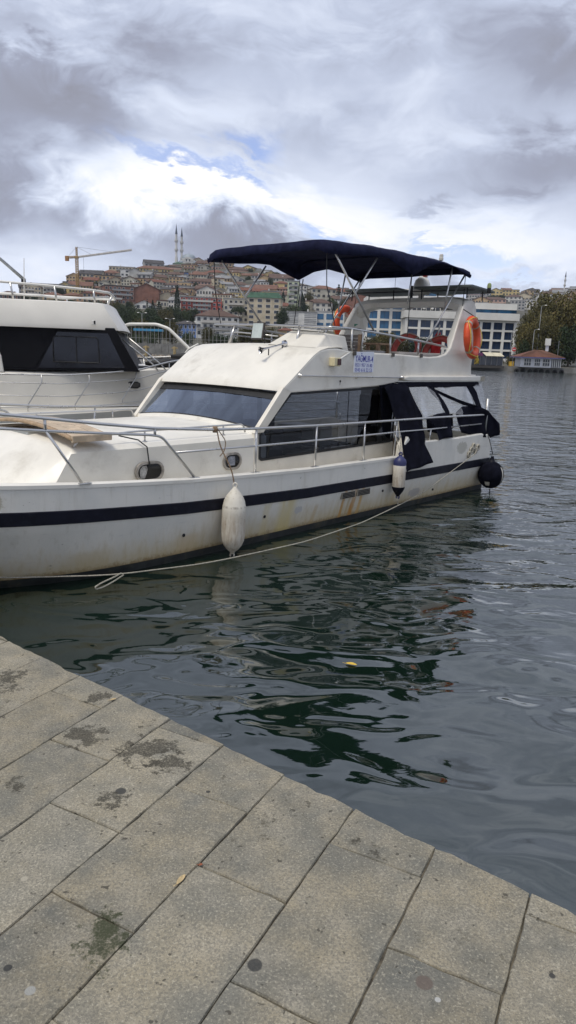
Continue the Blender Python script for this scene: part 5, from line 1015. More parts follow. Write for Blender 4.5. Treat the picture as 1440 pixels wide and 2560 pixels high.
def fender_mat():
    m = bpy.data.materials.new('scuffed_fender'); m.use_nodes = True; q = NT(m.node_tree); b = q.n['Principled BSDF']
    oc = q.node('ShaderNodeTexCoord').outputs['Object']; x, y, z = q.sep(oc)
    st = q.noise(q.vmath('MULTIPLY', oc, (30, 30, 5)), 1.0, 5, .7); bl = q.noise(oc, 7, 4, .6); sp = q.noise(oc, 60, 3, .6)
    zone = q.step(q.math('ADD', z, q.math('MULTIPLY', q.math('SUBTRACT', bl, .5), .25)), .18, .02)
    c = q.mix(q.step(bl, .4, .7), (.66, .62, .53, 1), (.56, .52, .43, 1))
    c = q.mix(q.math('MULTIPLY', zone, q.step(st, .38, .66, .15, .85)), c, (.40, .32, .23, 1))
    c = q.mix(q.math('MULTIPLY', q.step(sp, .58, .68, 0, .7), q.step(bl, .45, .6)), c, (.20, .16, .12, 1))
    ring = q.step(q.math('ABSOLUTE', q.math('SUBTRACT', z, .19)), .02, .004); c = q.mix(q.math('MULTIPLY', ring, q.step(st, .4, .6, 0, .7)), c, (.25, .22, .18, 1))
    q.put(b.inputs['Base Color'], c); b.inputs['Roughness'].default_value = .6; q.put(b.inputs['Normal'], q.bump(st, .2, .01)); return m
FEND = fender_mat()
NAVYF = mat('fender_blue', (.03, .035, .12), .5, 0, .2, 6)
def fender(loc, prof, label, mats, eyes, tilt=0.0):
    o = empty('fender', loc, 0, label, 'fender'); o.rotation_euler = (R(tilt*.5), R(tilt), 0)
    for nm, pf, m in prof: mb = MB(); mb.lathe(pf, (0, 0, 0), 24); mb.build(nm, m, o, True)
    for z in eyes:
        mb = MB(); mb.tube([(.022*math.cos(t), 0, z+.026*math.sin(t)) for t in [2*math.pi*i/14 for i in range(14)]], .010, 7, closed=True); mb.build('eyelet', mats, o, 'all')
    return o
fl1 = W(6.44, -.265, .40)
fender(fl1, [('body', [(.018, -.375), (.035, -.345), (.07, -.315), (.105, -.27), (.128, -.21), (.135, -.14), (.137, .02), (.137, .12), (.132, .19), (.128, .20), (.118, .25), (.09, .31), (.055, .355), (.028, .39), (.02, .405)], FEND)], 'large scuffed white fender hanging from the rail below the windscreen', FEND, (.425, -.39), 1.5)
rope('fender_lanyard', [W(6.44, -.265, .84), W(6.46, -.24, 1.0), W(6.53, -.12, 1.25), W(6.55, -.08, 1.46)], .008, ROPEB, None, 'thin brown lanyard holding the large white fender')
rope('lanyard_loop', [W(6.55, -.09, 1.45), W(6.50, -.11, 1.38), W(6.44, -.12, 1.30), W(6.47, -.13, 1.20), W(6.53, -.12, 1.14)], .006, ROPEB, None, 'loose end of the brown fender lanyard looped under the rail')
mb = MB()
for i in range(4):
    c = W(6.55, -.06, 1.435); mb.tube([c+Vector((.012*i-.02, 0, 0))+Vector((0, .03*math.cos(t), .03*math.sin(t))) for t in [2*math.pi*j/12 for j in range(12)]], .008, 6, closed=True)
tag(mb.build('rope_knot', ROPEB, None, 'all'), 'brown rope hitch tied round the deck rail above the large fender', 'knot')
fl2 = W(3.08, -.235, .575)
fender(fl2, [('body', [(.09, -.16), (.094, -.15), (.094, .17), (.09, .18)], FEND), ('blue_top_cap', [(.095, .165), (.096, .21), (.085, .245), (.05, .28), (.022, .30), (.02, .315)], NAVYF), ('dark_bottom_cap', [(.02, -.30), (.03, -.285), (.075, -.22), (.094, -.175), (.095, -.155)], NAVY)], 'small dirty white fender with blue ends hanging beside the black canvas', NAVYF, (.325, -.31))
rope('fender_lanyard', [W(3.08, -.235, .89), W(3.06, -.16, 1.05), W(3.03, -.07, 1.19)], .007, ROPEM, None, 'white lanyard strand holding the small blue-ended fender')
rope('fender_lanyard', [W(3.08, -.235, .89), W(3.02, -.18, 1.05), W(2.95, -.07, 1.36)], .007, ROPEM, None, 'long white lanyard from the top rail to the small blue-ended fender')
rope('rope_tail', [W(3.08, -.235, .27), W(3.10, -.24, .22), W(3.07, -.235, .17), W(3.06, -.24, .14)], .009, ROPEM, None, 'frayed rope tail under the small blue-ended fender')
# ball fender with black cover
ball = empty('ball_fender', W(.22, -.27, .31), 0, 'round fender in a torn black cover hanging at the stern quarter', 'fender'); ball.scale = (.88, .88, .86)
mb = MB(); mb.lathe([(.24*math.sin(math.pi*i/14)+.004, -.265*math.cos(math.pi*i/14)) for i in range(15)], (0, 0, 0), 28); mb.build('body', mat('cream_vinyl', (.55, .52, .44), .45, 0, .1, 6), ball, 'all')
cov = MB(); nU, nV = 40, 22; vv = []; ff = []
for i in range(nV+1):
    for j in range(nU):
        th_ = math.pi*i/nV; ph = 2*math.pi*j/nU; rr = 1.035+.02*noise.noise(Vector((math.cos(ph)*3, math.sin(ph)*3, i*.4)))
        vv.append((.24*rr*math.sin(th_)*math.cos(ph), .24*rr*math.sin(th_)*math.sin(ph), -.265*rr*math.cos(th_)))
for i in range(nV):
    for j in range(nU):
        ph = 2*math.pi*(j+.5)/nU; th_ = math.pi*(i+.5)/nV
        if abs(ph-5.72) < .30 and .9 < th_ < 2.3: continue          # tear showing the pale ball
        if abs(ph-4.2) < .22 and .75 < th_ < 1.15: continue
        ff.append((i*nU+j, i*nU+(j+1) % nU, (i+1)*nU+(j+1) % nU, (i+1)*nU+j))
cov.add(vv, ff); o = cov.build('torn_cover', CANVASB, ball, 'all'); o.modifiers.new('thickness', 'SOLIDIFY').thickness = .006
mb = MB(); mb.lathe([(.09, .24), (.05, .30), (.03, .36), (.035, .38)], (0, 0, 0), 14); mb.build('neck', NAVY, ball, True)
rope('ball_fender_line', [W(.22, -.27, .67), W(.20, -.20, .85), W(.12, -.08, 1.02)], .008, BLACK, None, 'dark line from the cockpit post to the round stern fender', False)
rope('ball_fender_tail', [W(.20, -.27, .05), W(.19, -.27, -.05), W(.2, -.27, -.12)], .010, BLACK, None, 'dark rope tail trailing in the water under the round fender', False)
# mooring line
rope('mooring_line', [W(.55, -.13, .80), W(.66, -.17, .71), W(2.31, -.18, .215), W(3.3, -.30, .13), W(4.33, -.50, .105), W(5.59, -.61, .09), W(6.6, -.55, .09), W(7.12, -.49, .09), W(8.06, -.27, .115), W(8.94, .245, .15), W(10.2, 1.0, .35), W(11.6, 1.1, .85)], .0068, ROPEM, None, 'long white twisted mooring line sagging along the waterline of the yacht')
rope('rope_loop', [W(7.98, -.30, .125), W(8.10, -.34, .115), W(8.24, -.37, .105), W(8.34, -.40, .09), W(8.33, -.40, .065), W(8.24, -.38, .06), W(8.10, -.35, .08), W(7.96, -.31, .105)], .0075, ROPEM, None, 'short loop of white rope tied into the mooring line near the bow')
mb = MB()
for i, (a_, b_) in enumerate(((.50, .80), (.58, .75), (.66, .83), (.73, .77), (.80, .70))):
    c = W(a_, -.125, b_); mb.tube([c+Vector((.045*math.cos(t)*.6, .045*math.cos(t)*.6, .045*math.sin(t))) for t in [2*math.pi*j/12 for j in range(12)]], .017, 6, closed=True)
tag(mb.build('rope_bundle', ROPEM, None, 'all'), 'knotted bundle of grey rope on the stern quarter cleat', 'knot')
# lifebuoys
def lifebuoy(loc, rotm, label, m, R0=.29, r0=.075, trim=True):
    o = empty('lifebuoy', loc, 0, label, 'lifebuoy'); o.rotation_mode = 'QUATERNION'; o.rotation_quaternion = rotm.to_quaternion()
    mb = MB(); rows = []
    for i in range(40):
        t = 2*math.pi*i/40; rows.append([((R0+r0*1.0*math.cos(p))*math.cos(t), (R0+r0*math.cos(p))*math.sin(t), r0*.85*math.sin(p)) for p in [2*math.pi*j/14 for j in range(14)]])
    rows.append(rows[0]); mb.grid(rows, closed=True); mb.build('ring', m, o, 'all')
    for q_ in range(4):
        t0 = math.pi/4+q_*math.pi/2; mb = MB(); rw = []
        for i in range(5):
            t = t0-.06+.03*i; rw.append([((R0+(r0+.004)*math.cos(p))*math.cos(t), (R0+(r0+.004)*math.cos(p))*math.sin(t), (r0*.85+.004)*math.sin(p)) for p in [2*math.pi*j/14 for j in range(14)]])
        mb.grid(rw, closed=True); mb.build('reflective_band', mat('reflective_tape', (.36, .30, .24), .5), o, 'all')
        mb = MB(); pts = []
        for i in range(13):
            t = t0+i/12*math.pi/2; sag = math.sin(math.pi*i/12); pts.append(((R0+r0*(1.02-.9*sag*.6))*math.cos(t), (R0+r0*(1.02-.9*sag*.6))*math.sin(t), (.012+r0*.86*sag)))
        mb.tube(pts, .008, 6); mb.build('grab_line', YROPE if trim else ROPEM, o, 'all')
    return o
bq = Matrix.Rotation(R(228), 3, 'Z')
lifebuoy(W(.45, .20, 2.65), bq @ Matrix.Rotation(R(12), 3, 'Z') @ Matrix.Rotation(R(-84), 3, 'X'), 'bright orange lifebuoy hanging on the near arch leg', ORANGE)
mb = MB()
for i in range(7):
    a_ = random.Random(i); mb.tube([W(.32+.05*a_.random(), .16, 2.36), W(.36-.12*a_.random(), .14, 2.28), W(.40-.2*a_.random(), .15, 2.20+.05*a_.random()), W(.28+.1*a_.random(), .15, 2.30)], .007, 6)
tag(mb.build('rope_tangle', YROPE, None, 'all'), 'tangle of yellow line dangling below the near orange lifebuoy', 'rope')
rope('buoy_strap', [W(.44, .42, 3.12), W(.42, .30, 3.05), W(.40, .20, 2.99)], .008, BLACK, None, 'black strap holding the near orange lifebuoy', False)
lifebuoy(W(.38, 3.03, 2.90), bq @ Matrix.Rotation(R(28), 3, 'Y') @ Matrix.Rotation(R(90), 3, 'X'), 'orange lifebuoy hung outside the far arch leg', ORANGE, .27, .07)
lifebuoy(W(.42, 1.55, 2.42), bq @ Matrix.Rotation(R(70), 3, 'Y'), 'faded red lifebuoy standing behind the flybridge bench', FADED, .26, .06, False)
lifebuoy(W(.40, .88, 2.40), bq @ Matrix.Rotation(R(62), 3, 'Y'), 'faded red lifebuoy beside the furled flag near the arch leg', FADED, .26, .06, False)
# furled flag on its staff
flag = empty('furled_flag', W(.30, 1.06, 2.05), 0, 'furled red and white flag on a short staff at the flybridge stern', 'flag')
fb_ = Matrix.Rotation(R(228), 3, 'Z'); q3 = lambda s, w_, z: fb_ @ V(s, w_, z)
mb = MB(); mb.tube([q3(0, 0, 0), q3(-.05, -.09, .82)], .012, 8); mb.build('staff', PLASTW, flag, 'all')
rows = []
for i in range(14):
    t = i/13; c = q3(-.01-.04*t, -.02-.065*t, .22+.45*t); rr = .028+.05*math.sin(math.pi*(1-t)*.8)
    rows.append([c+Vector((math.cos(p)*rr*(1+.35*math.sin(3*p+i*.5)), math.sin(p)*rr*(1+.35*math.sin(3*p+i*.5)), -.03*math.sin(2*p))) for p in [2*math.pi*j/16 for j in range(16)]])
mb = MB(); mb.grid(rows, closed=True); mb.build('cloth', FLAGR, flag, 'all')
mb = MB(); mb.tube([q3(-.03, .02, .25), q3(-.02, .045, .40), q3(-.03, .0, .52)], [.02, .03, .012], 8); mb.build('white_fold', PLASTW, flag, 'all')
# gangplank lying across the coachroof
gp = empty('gangplank', W(7.85, 1.2, 1.36), R(228), 'beige curved gangplank lying across the coachroof', 'gangplank')
def gpt(a, b, z): return Vector((a, b, z))
for i, (a0, a1) in enumerate(((-.20, -.075), (-.07, .07), (.075, .20))):
    mb = MB(); rw = []
    for j in range(15):
        t = j/14; y = -1.0+2.0*t-.15; z = .01+.10*math.sin(math.pi*t)**.8+(.03 if t > .5 else .03)
        z -= .03; rw.append([(a0, y, z), (a1, y, z), (a1, y, z+.022), (a0, y, z+.022)])
    mb.grid(rw, closed=True); mb.add(rw[0], [(0, 1, 2, 3)]); mb.add(rw[-1], [(0, 1, 2, 3)]); mb.build('plank', BEIGE, gp)
for a0 in (-.215, .215):
    mb = MB(); mb.tube([(a0, -1.0+2.0*t-.15, .010+.10*math.sin(math.pi*t)**.8) for t in [j/14 for j in range(15)]], .020, 8); mb.build('side_rail', mat('tan_edge', (.36, .25, .15), .6, 0, .2, 9), gp, 'all')
mb = MB(); mb.box((0, .84, .02), (.46, .04, .07)); mb.build('end_block', BEIGE, gp, False, .008)

# ================================================================ neighbouring cruiser, bow to the right
cru = empty('cabin_cruiser', (-.05, 14.06, 0), R(10), 'white cabin cruiser with dark wraparound windows moored behind the yacht', 'boat')
CW = mat('cruiser_gelcoat', (.70, .67, .60), .35, 0, .04, 2, .03, 20)
CB = mat('dark_window_band', (.006, .006, .008), .6, 0, .25, 3, spec=.15)
# hull: stations x, half beam at deck, deck height
ST = [(-13, 1.9, 1.0), (-9, 1.95, 1.02), (-6, 1.95, 1.05), (-4.5, 1.9, 1.09), (-3.3, 1.65, 1.16), (-2.4, 1.25, 1.26), (-1.7, .8, 1.36), (-1.15, .35, 1.46), (-.85, .02, 1.55)]
CY = 1.7
mb = MB()
for sg_ in (-1, 1):
    rows = []
    for x, hb, dz in ST:
        k_ = (1 if x < -4 else max(.0, 1-(x+4)/4.2)); rows.append([(x, CY+sg_*hb, dz), (x, CY+sg_*(hb+.03), dz-.06), (x-.12*(1-k_), CY+sg_*hb*.97, dz-.35), (x-.35*(1-k_), CY+sg_*hb*(.9*k_+.55*(1-k_)), .35), (x-.6*(1-k_), CY+sg_*hb*(.82*k_+.2*(1-k_)), -.1), (x-.7*(1-k_), CY+sg_*hb*.3*k_, -.5)])
    mb.grid(rows)
mb.grid([[(x, CY-hb, dz) for x, hb, dz in ST], [(x, CY+hb, dz) for x, hb, dz in ST]])
ch = mb.build('hull', CW, cru, True)
# trunk cabin with portlights
def side_y(x, inset): return CY-(lerp_tab([(a, b) for a, b, c in ST], x)-inset)
tx = [-13, -9, -6, -4.5, -3.4, -2.75, -2.2]
mb = MB(); rows = []
for x in tx:
    ins = .32; yb = side_y(x, ins); topz = lerp_tab([(-13, 1.78), (-4.5, 1.78), (-3.0, 1.86), (-2.3, 1.92)], x)
    rows.append([(x, yb, .95), (x, yb+.04, topz-.03), (x, yb+.10, topz), (x, CY, topz+.08), (x, 2*CY-yb-.10, topz), (x, 2*CY-yb-.04, topz-.03), (x, 2*CY-yb, .95)])
rows.append([(-1.75, CY-.25, 1.1), (-1.85, CY-.22, 1.6), (-1.9, CY-.2, 1.72), (-1.85, CY, 1.76), (-1.9, CY+.2, 1.72), (-1.85, CY+.22, 1.6), (-1.75, CY+.25, 1.1)])
mb.grid(rows); trunk = mb.build('trunk_cabin', CW, cru, True)
for x0 in (-2.98, -2.12+.0, -6.9):
    y0 = side_y(x0, .32)+.03-.012; o_, i_ = stadium(.27, .125, 3), stadium(.22, .085, 3); mb = MB()
    if x0 > -2.5: y0 -= .05
    mb.grid([[(x0+p, y0+.04, 1.575+q_) for p, q_ in o_], [(x0+p, y0-.02, 1.575+q_) for p, q_ in o_], [(x0+p, y0-.02, 1.575+q_) for p, q_ in i_], [(x0+p, y0-.005, 1.575+q_) for p, q_ in i_]], closed=True); pf = mb.build('portlight', BLACK, trunk)
    mb = MB(); mb.add([(x0+p, y0-.006, 1.575+q_) for p, q_ in i_], [tuple(range(len(i_)))]); mb.build('pane', mat('portlight_glass', (.02, .02, .022), .08), pf)
# window band (saloon) with glazing
yb0 = side_y(-5, .38)
mb = MB(); band = [(-13, 1.74), (-2.86, 1.84), (-3.30, 2.62), (-13, 2.62)]
mb.prism(band, yb0-.0, 2*CY-yb0, lambda p, q_, t: (p, t, q_)); sal = mb.build('saloon_band', CB, cru)
WG = mat('saloon_glass', (.012, .014, .022), .04, 0, .2, 2)
mb = MB(); gl_ = [(-4.68, 1.86), (-3.12, 1.90), (-3.42, 2.52), (-4.32, 2.52)]
mb.prism(gl_, yb0-.012, yb0-.004, lambda p, q_, t: (p, t, q_)); gw = mb.build('saloon_window', WG, sal)
def frame_loop(pts, r, nm, par): mb = MB(); mb.tube(round_path([Vector(p) for p in pts]+[Vector(pts[0])], .06), r, 6); return mb.build(nm, BLACK, par, 'all')
frame_loop([(-4.40, yb0-.014, 1.98), (-3.58, yb0-.014, 1.98), (-3.60, yb0-.014, 2.44), (-4.40, yb0-.014, 2.44)], .012, 'sliding_frame', gw)
mb = MB(); mb.tube([(-3.99, yb0-.014, 1.98), (-3.99, yb0-.014, 2.44)], .012, 6); mb.build('frame_bar', BLACK, gw)
mb = MB(); mb.prism([(-6.6, 1.86), (-4.75, 1.86), (-4.55, 2.18), (-4.62, 2.5), (-6.6, 2.5)], yb0-.008, yb0-.003, lambda p, q_, t: (p, t, q_)); mb.build('saloon_window', mat('dark_panel', (.006, .006, .008), .5, spec=.15), sal)
# white moulding that frames the after window
mb = MB(); mb.prism([(-5.28, 1.76), (-5.31, 2.05), (-5.40, 2.28), (-5.55, 2.40), (-8, 2.45), (-8, 1.76)], yb0-.03, yb0+.02, lambda p, q_, t: (p, t, q_)); mb.build('side_moulding', CW, cru, False, .02)
# roof
mb = MB(); rows = []
for z, x1, ins in ((2.58, -3.13, -.10), (2.66, -3.17, -.11), (2.95, -3.36, -.02), (3.05, -3.41, .02), (3.07, -3.50, .10)):
    yN = yb0+ins; L_ = [(-13, yN), (-4.4, yN), (-3.9, yN+.03), (x1-.10, yN+.14), (x1, yN+.38), (x1+.02, CY-.6), (x1+.03, CY)]
    rows.append([(a, b, z) for a, b in L_]+[(a, 2*CY-b, z) for a, b in L_[-2::-1]])
mb.grid(rows); n_ = len(rows[0]); mb.add(rows[-1], [tuple(range(n_))]); mb.add(rows[0], [tuple(range(n_-1, -1, -1))]); mb.build('roof', CW, cru, True)
mb = MB(); mb.box((-3.66, yb0-.13, 2.70), (.075, .06, .085)); cl_ = mb.build('side_light', PLASTW, cru, False, .01); mb = MB(); mb.box((-3.640, yb0-.163, 2.705), (.03, .008, .06)); mb.build('lamp_lens', BLACK, cl_)
# roof rail
yr = yb0+.10
rr_ = rail('roof_rail', [(-8, yr-.02, 3.40), (-5.35, yr, 3.36), (-4.4, yr+.02, 3.325), (-3.7, yr+.10, 3.29), (-3.42, yr+.45, 3.28), (-3.40, CY, 3.27), (-3.44, 2*CY-yr-.5, 3.27), (-3.9, 2*CY-yr, 3.30), (-5.5, 2*CY-yr, 3.33), (-8, 2*CY-yr, 3.35)], .022, cru, 8, PLASTW)
posts([((-5.12, yr, 3.35), (-5.08, yr, 3.06)), ((-4.36, yr+.02, 3.32), (-4.33, yr+.02, 3.06)), ((-3.68, yr+.12, 3.29), (-3.66, yr+.12, 3.06)), ((-3.41, CY-.4, 3.27), (-3.50, CY-.4, 3.06)), ((-3.6, 2*CY-yr-.2, 3.28), (-3.65, 2*CY-yr-.2, 3.06)), ((-4.5, 2*CY-yr, 3.31), (-4.5, 2*CY-yr, 3.06))], rr_, .018)
rail('roof_rail_brace', [(-8, yr+.02, 3.17), (-4.6, yr+.04, 3.145), (-4.3, yr+.5, 3.14), (-3.5, CY, 3.26)], .018, rr_, 8, PLASTW)
mb = MB(); mb.tube([(-4.93, yr+.2, 3.05), (-4.90, yr+.2, 3.80)], [.012, .006], 6); mb.build('whip_antenna', PLASTW, cru)
for dy in (0, .10): mb = MB(); mb.tube([(-6.5, yr+.5+dy, 4.75), (-4.95, yr+.45+dy, 3.42+dy*.3)], .017, 8); mb.build('folded_mast', ALU, cru, 'all')
mb = MB(); mb.box((-4.97, yr+.45, 3.40), (.05, .2, .09)); mb.build('mast_hinge', BLACK, cru)
# deck rails with cranked stanchions
ye = lambda x: side_y(x, .06)
def along(xs_, z): return [(x, ye(x), z(x)) for x in xs_]
XR = [-8, -6.5, -5.2, -4.2, -3.3, -2.85, -2.35, -1.8, -1.3, -.95]
zt = lambda x: lerp_tab([(-8, 1.745), (-4, 1.745), (-2.87, 1.87), (-2.35, 2.02), (-.95, 2.3)], x)
dr = rail('deck_rail', along(XR, zt), .016, cru)
rail('lower_rail', along(XR, lambda x: zt(x)-.15 if x < -3.5 else zt(x)-.16), .010, dr)
rail('lower_rail', along(XR, lambda x: zt(x)-.38), .010, dr)
rail('lower_rail', along(XR, lambda x: zt(x)-.59), .012, dr)
for x0 in (-6.2, -5.42, -4.58, -3.76, -2.92, -2.3, -1.6):
    x1 = x0-.26; y0, y1 = ye(x0), ye(x1); z0 = zt(x0); mb = MB(); mb.tube([(x0, y0, z0), (x0, y0, z0-.14), (x1, y1, z0-.55), (x1, y1, z0-.66)], .011, 6); mb.build('stanchion', STEEL, dr, 'all')
# far-side rails, pulpit hoop and struts on the foredeck
rail('pulpit_hoop', [(-3.4, CY+.9, 2.66), (-3.15, CY+.8, 2.77), (-2.55, CY+.5, 2.78), (-2.30, CY+.4, 2.70), (-1.5, CY+.1, 1.95), (-1.45, CY+.1, 1.60)], .034, cru, 8, PLASTW)
rail('pulpit_brace', [(-1.98, CY+.2, 1.6), (-1.98, CY+.2, 2.15), (-1.90, CY+.2, 2.28), (-1.68, CY+.15, 2.40)], .022, cru, 8, PLASTW)
rail('foredeck_rail', [(-4.2, 2*CY-.2, 2.0), (-3.0, CY+1.35, 2.05), (-2.1, CY+1.0, 2.12), (-1.2, CY+.5, 2.2)], .018, cru, 8)
for x0 in (-2.85, -2.15): posts([((x0, CY+1.25, 2.06), (x0+.03, CY+1.2, 1.55))], cru, .014, 'stanchion')
for dx in (0, .16): mb = MB(); mb.tube([(-3.22+dx, yb0+.5, 2.45), (-2.62+dx, yb0+.6, 1.98), (-2.52+dx, yb0+.6, 1.86)], .014, 6); mb.build('windscreen_stay', STEEL, cru, 'all')
ding = empty('inflatable_dinghy', (-2.36, 15.07, 1.98), R(24), 'black rolled inflatable dinghy on the foredeck of the cabin cruiser', 'dinghy')
for pts, r_ in (([(-.75, -.25, 0), (-.3, -.3, .02), (.3, -.28, -.05), (.9, -.1, -.1)], .10), ([(-.1, .25, .14), (.4, .2, .16), (.9, .1, .15)], .12)):
    mb = MB(); P_ = round_path([Vector(p) for p in pts], .2); mb.tube(P_, [r_*min(1, .35+min(i, len(P_)-1-i)*.3) for i in range(len(P_))], 12); mb.build('tube', BLACK, ding, 'all')
mb = MB(); mb.box((-.1, -.15, -.16), (1.7, .5, .22)); mb.build('floor_cover', BLACK, ding, False, .06)

# ================================================================ town
_mc = {}
def wallm(c, kind='wall'):
    key = (kind, c)
    if key not in _mc:
        col = WALL[c] if kind == 'wall' else ROOFC[c]
        _mc[key] = mat(kind+'_'+c, col, .85, 0, .16, .35, 0 if kind == 'wall' else .4, 3, .25, dirt=tuple(x*.55 for x in col), ds=.22)
    return _mc[key]
PANE = mat('window_pane', (.035, .04, .05), .12, 0, .4, .3)
PANEB = mat('blue_window_pane', (.012, .024, .050), .05, 0, .6, .5)
PANEC = mat('bright_blue_pane', (.02, .085, .17), .06, 0, .5, .4)
FRAMEW = mat('window_frame_white', (.60, .59, .55), .6, 0, .1, 1)
CONC = mat('balcony_concrete', (.46, .44, .40), .8, 0, .15, .6)
def unit_box(name, m):
    mb = MB(); mb.box((0, 0, 0), (1, 1, 1)); return mb.mesh(name, m)
U = {n: unit_box('unit_'+n, m) for n, m in (('pane', PANE), ('paneb', PANEB), ('panec', PANEC), ('frame', FRAMEW), ('conc', CONC), ('dark', mat('dark_opening', (.03, .028, .026), .8)), ('white', mat('white_trim', (.62, .61, .57), .7, 0, .1, .8)), ('steel', mat('grey_metal', (.25, .25, .25), .5, .3, .2, 1)))}
def ub(name, kind, c, d, parent): o = link(name, U[kind], parent); o.location = c; o.scale = d; return o
def roof_mb(kind, w, d, h, ov=.5):
    mb = MB(); W2, D2 = w/2+ov, d/2+ov
    if kind == 'flat':
        mb.box((0, 0, h+.15), (w+.3, d+.3, .3)); mb.box((0, -d/2-.0, h+.5), (w+.1, .25, .5)); mb.box((-w/2, 0, h+.5), (.25, d-.3, .5)); mb.box((w/2, 0, h+.5), (.25, d-.3, .5)); return mb
    rh = {'hip': .22, 'gable': .26, 'gable_front': .30, 'mansard': .3}[kind]*min(w, d)
    rh = max(1.2, min(rh, 5))
    if kind == 'hip':
        rx = max(0, W2-D2) if W2 > D2 else 0; ry = max(0, D2-W2) if D2 > W2 else 0
        v = [(-W2, -D2, h), (W2, -D2, h), (W2, D2, h), (-W2, D2, h), (-rx, -ry, h+rh), (rx, ry, h+rh)]
        f = [(0, 1, 5, 4), (1, 2, 5), (2, 3, 4, 5), (3, 0, 4)] if rx else [(0, 1, 4), (1, 2, 5, 4), (2, 3, 5), (3, 0, 4, 5)]
        mb.add(v, f+[(3, 2, 1, 0)]); mb.box((0, 0, h-.12), (2*W2-.1, 2*D2-.1, .22))
    elif kind == 'gable':
        for s in (-1, 1): mb.add([(-W2, s*D2, h-.1), (W2, s*D2, h-.1), (W2, 0, h+rh), (-W2, 0, h+rh), (-W2, s*D2, h-.35), (W2, s*D2, h-.35), (W2, 0, h+rh-.3), (-W2, 0, h+rh-.3)], [(0, 1, 2, 3), (4, 7, 6, 5), (0, 4, 5, 1), (0, 3, 7, 4), (1, 5, 6, 2)])
    elif kind == 'gable_front':
        for s in (-1, 1): mb.add([(s*W2, -D2, h-.1), (s*W2, D2, h-.1), (0, D2, h+rh), (0, -D2, h+rh), (s*W2, -D2, h-.35), (s*W2, D2, h-.35), (0, D2, h+rh-.3), (0, -D2, h+rh-.3)], [(0, 1, 2, 3), (4, 7, 6, 5), (0, 4, 5, 1), (0, 3, 7, 4), (1, 5, 6, 2)])
    else:
        rh = 3.0; v = [(-W2, -D2, h), (W2, -D2, h), (W2, D2, h), (-W2, D2, h), (-W2+2, -D2+2, h+rh), (W2-2, -D2+2, h+rh), (W2-2, D2-2, h+rh), (-W2+2, D2-2, h+rh)]
        mb.add(v, [(0, 1, 5, 4), (1, 2, 6, 5), (2, 3, 7, 6), (3, 0, 4, 7), (4, 5, 6, 7)])
    return mb
def building(row, rng):
    key, X, Y, Z, w, h, wc, rk, rc, st, cols, yaw, bal, label, grp = row
    d = max(6, min(14, w*.75)); sink = 7
    b = empty(key, (X, Y, Z), R(yaw), label, 'house' if key in ('house', 'villa', 'cottage') else 'building', grp)
    mb = MB(); mb.box((0, d/2, (h-sink)/2), (w, d, h+sink))
    rhh = max(1.2, min({'gable': .26, 'gable_front': .30}.get(rk, 0)*min(w, d), 5))
    if rk == 'gable_front': mb.add([(-w/2, 0, h), (w/2, 0, h), (0, 0, h+rhh-.05), (-w/2, d, h), (w/2, d, h), (0, d, h+rhh-.05)], [(0, 1, 2), (5, 4, 3)])
    if rk == 'gable': mb.add([(-w/2, 0, h), (-w/2, d, h), (-w/2, d/2, h+rhh-.05), (w/2, 0, h), (w/2, d, h), (w/2, d/2, h+rhh-.05)], [(0, 1, 2), (5, 4, 3)])
    mb.build('wall', wallm(wc), b, fix=False)
    rf = roof_mb(rk, w, d, h); ro = rf.build('roof', wallm(rc, 'roof'), b); ro.location = (0, d/2, 0)
    if rng.random() < .6: ub('chimney', rng.choice(['conc', 'white']), (rng.uniform(-.3, .3)*w, rng.uniform(-.1, .2)*d, h+1.3), (.7, .7, 2.2), ro)
    fh = h/st; ww = w/cols
    if cols > 1 or bal:
        for i in range(st):
            z = fh*(i+.52)
            if bal == 2:                                  # louvre bands
                for j in range(3): ub('louvre', 'steel', (-w*.27, -.06, z-fh*.3+j*fh*.3), (w*.42, .12, fh*.12), b)
                for j in range(3): ub('louvre', 'steel', (w*.30, -.06, z-fh*.3+j*fh*.3), (w*.36, .12, fh*.12), b)
                continue
            for j in range(cols):
                x = -w/2+ww*(j+.5)
                if rng.random() < .06: continue
                wd, hh_ = (ww*.72, fh*.62) if bal == 3 else (min(ww*.52, 2.4), min(fh*.52, 1.9))
                pk = 'panec' if bal == 3 else ('pane' if rng.random() < .8 else 'dark')
                fr_ = ub('window', 'frame', (x, -.02, z), (wd+.24, .10, hh_+.24), b) if Y < 520 and bal != 3 else None
                if fr_ is None: ub('window', pk, (x, -.03, z), (wd, .12, hh_), b)
                else: o = link('pane', U[pk], fr_); o.location = (0, -.35, 0); o.scale = (wd/(wd+.24), .7, hh_/(hh_+.24))
            for j in range(max(1, int(d/5))):              # flank windows
                y = d/max(1, int(d/5))*(j+.5)
                for sx_ in (-1, 1):
                    if rng.random() < .55: ub('window', 'pane', (sx_*(w/2+.02), y, z), (.1, 1.2, min(fh*.5, 1.5)), b)
            if bal == 1 and (i or st == 1):
                x0 = rng.uniform(-.15, .15)*w; bw_ = w*rng.choice([.45, .6, .8])
                ba = ub('balcony', 'conc', (x0, -.6, fh*i+.1), (bw_, 1.2, .22), b)
                r_ = link('railing', U['conc' if rng.random() < .5 else 'steel'], ba); r_.location = (0, -.46, 2.6); r_.scale = (1, .06, 4.2)
    return b
rb = random.Random(5)
for row in TOWN: building(row, rb)
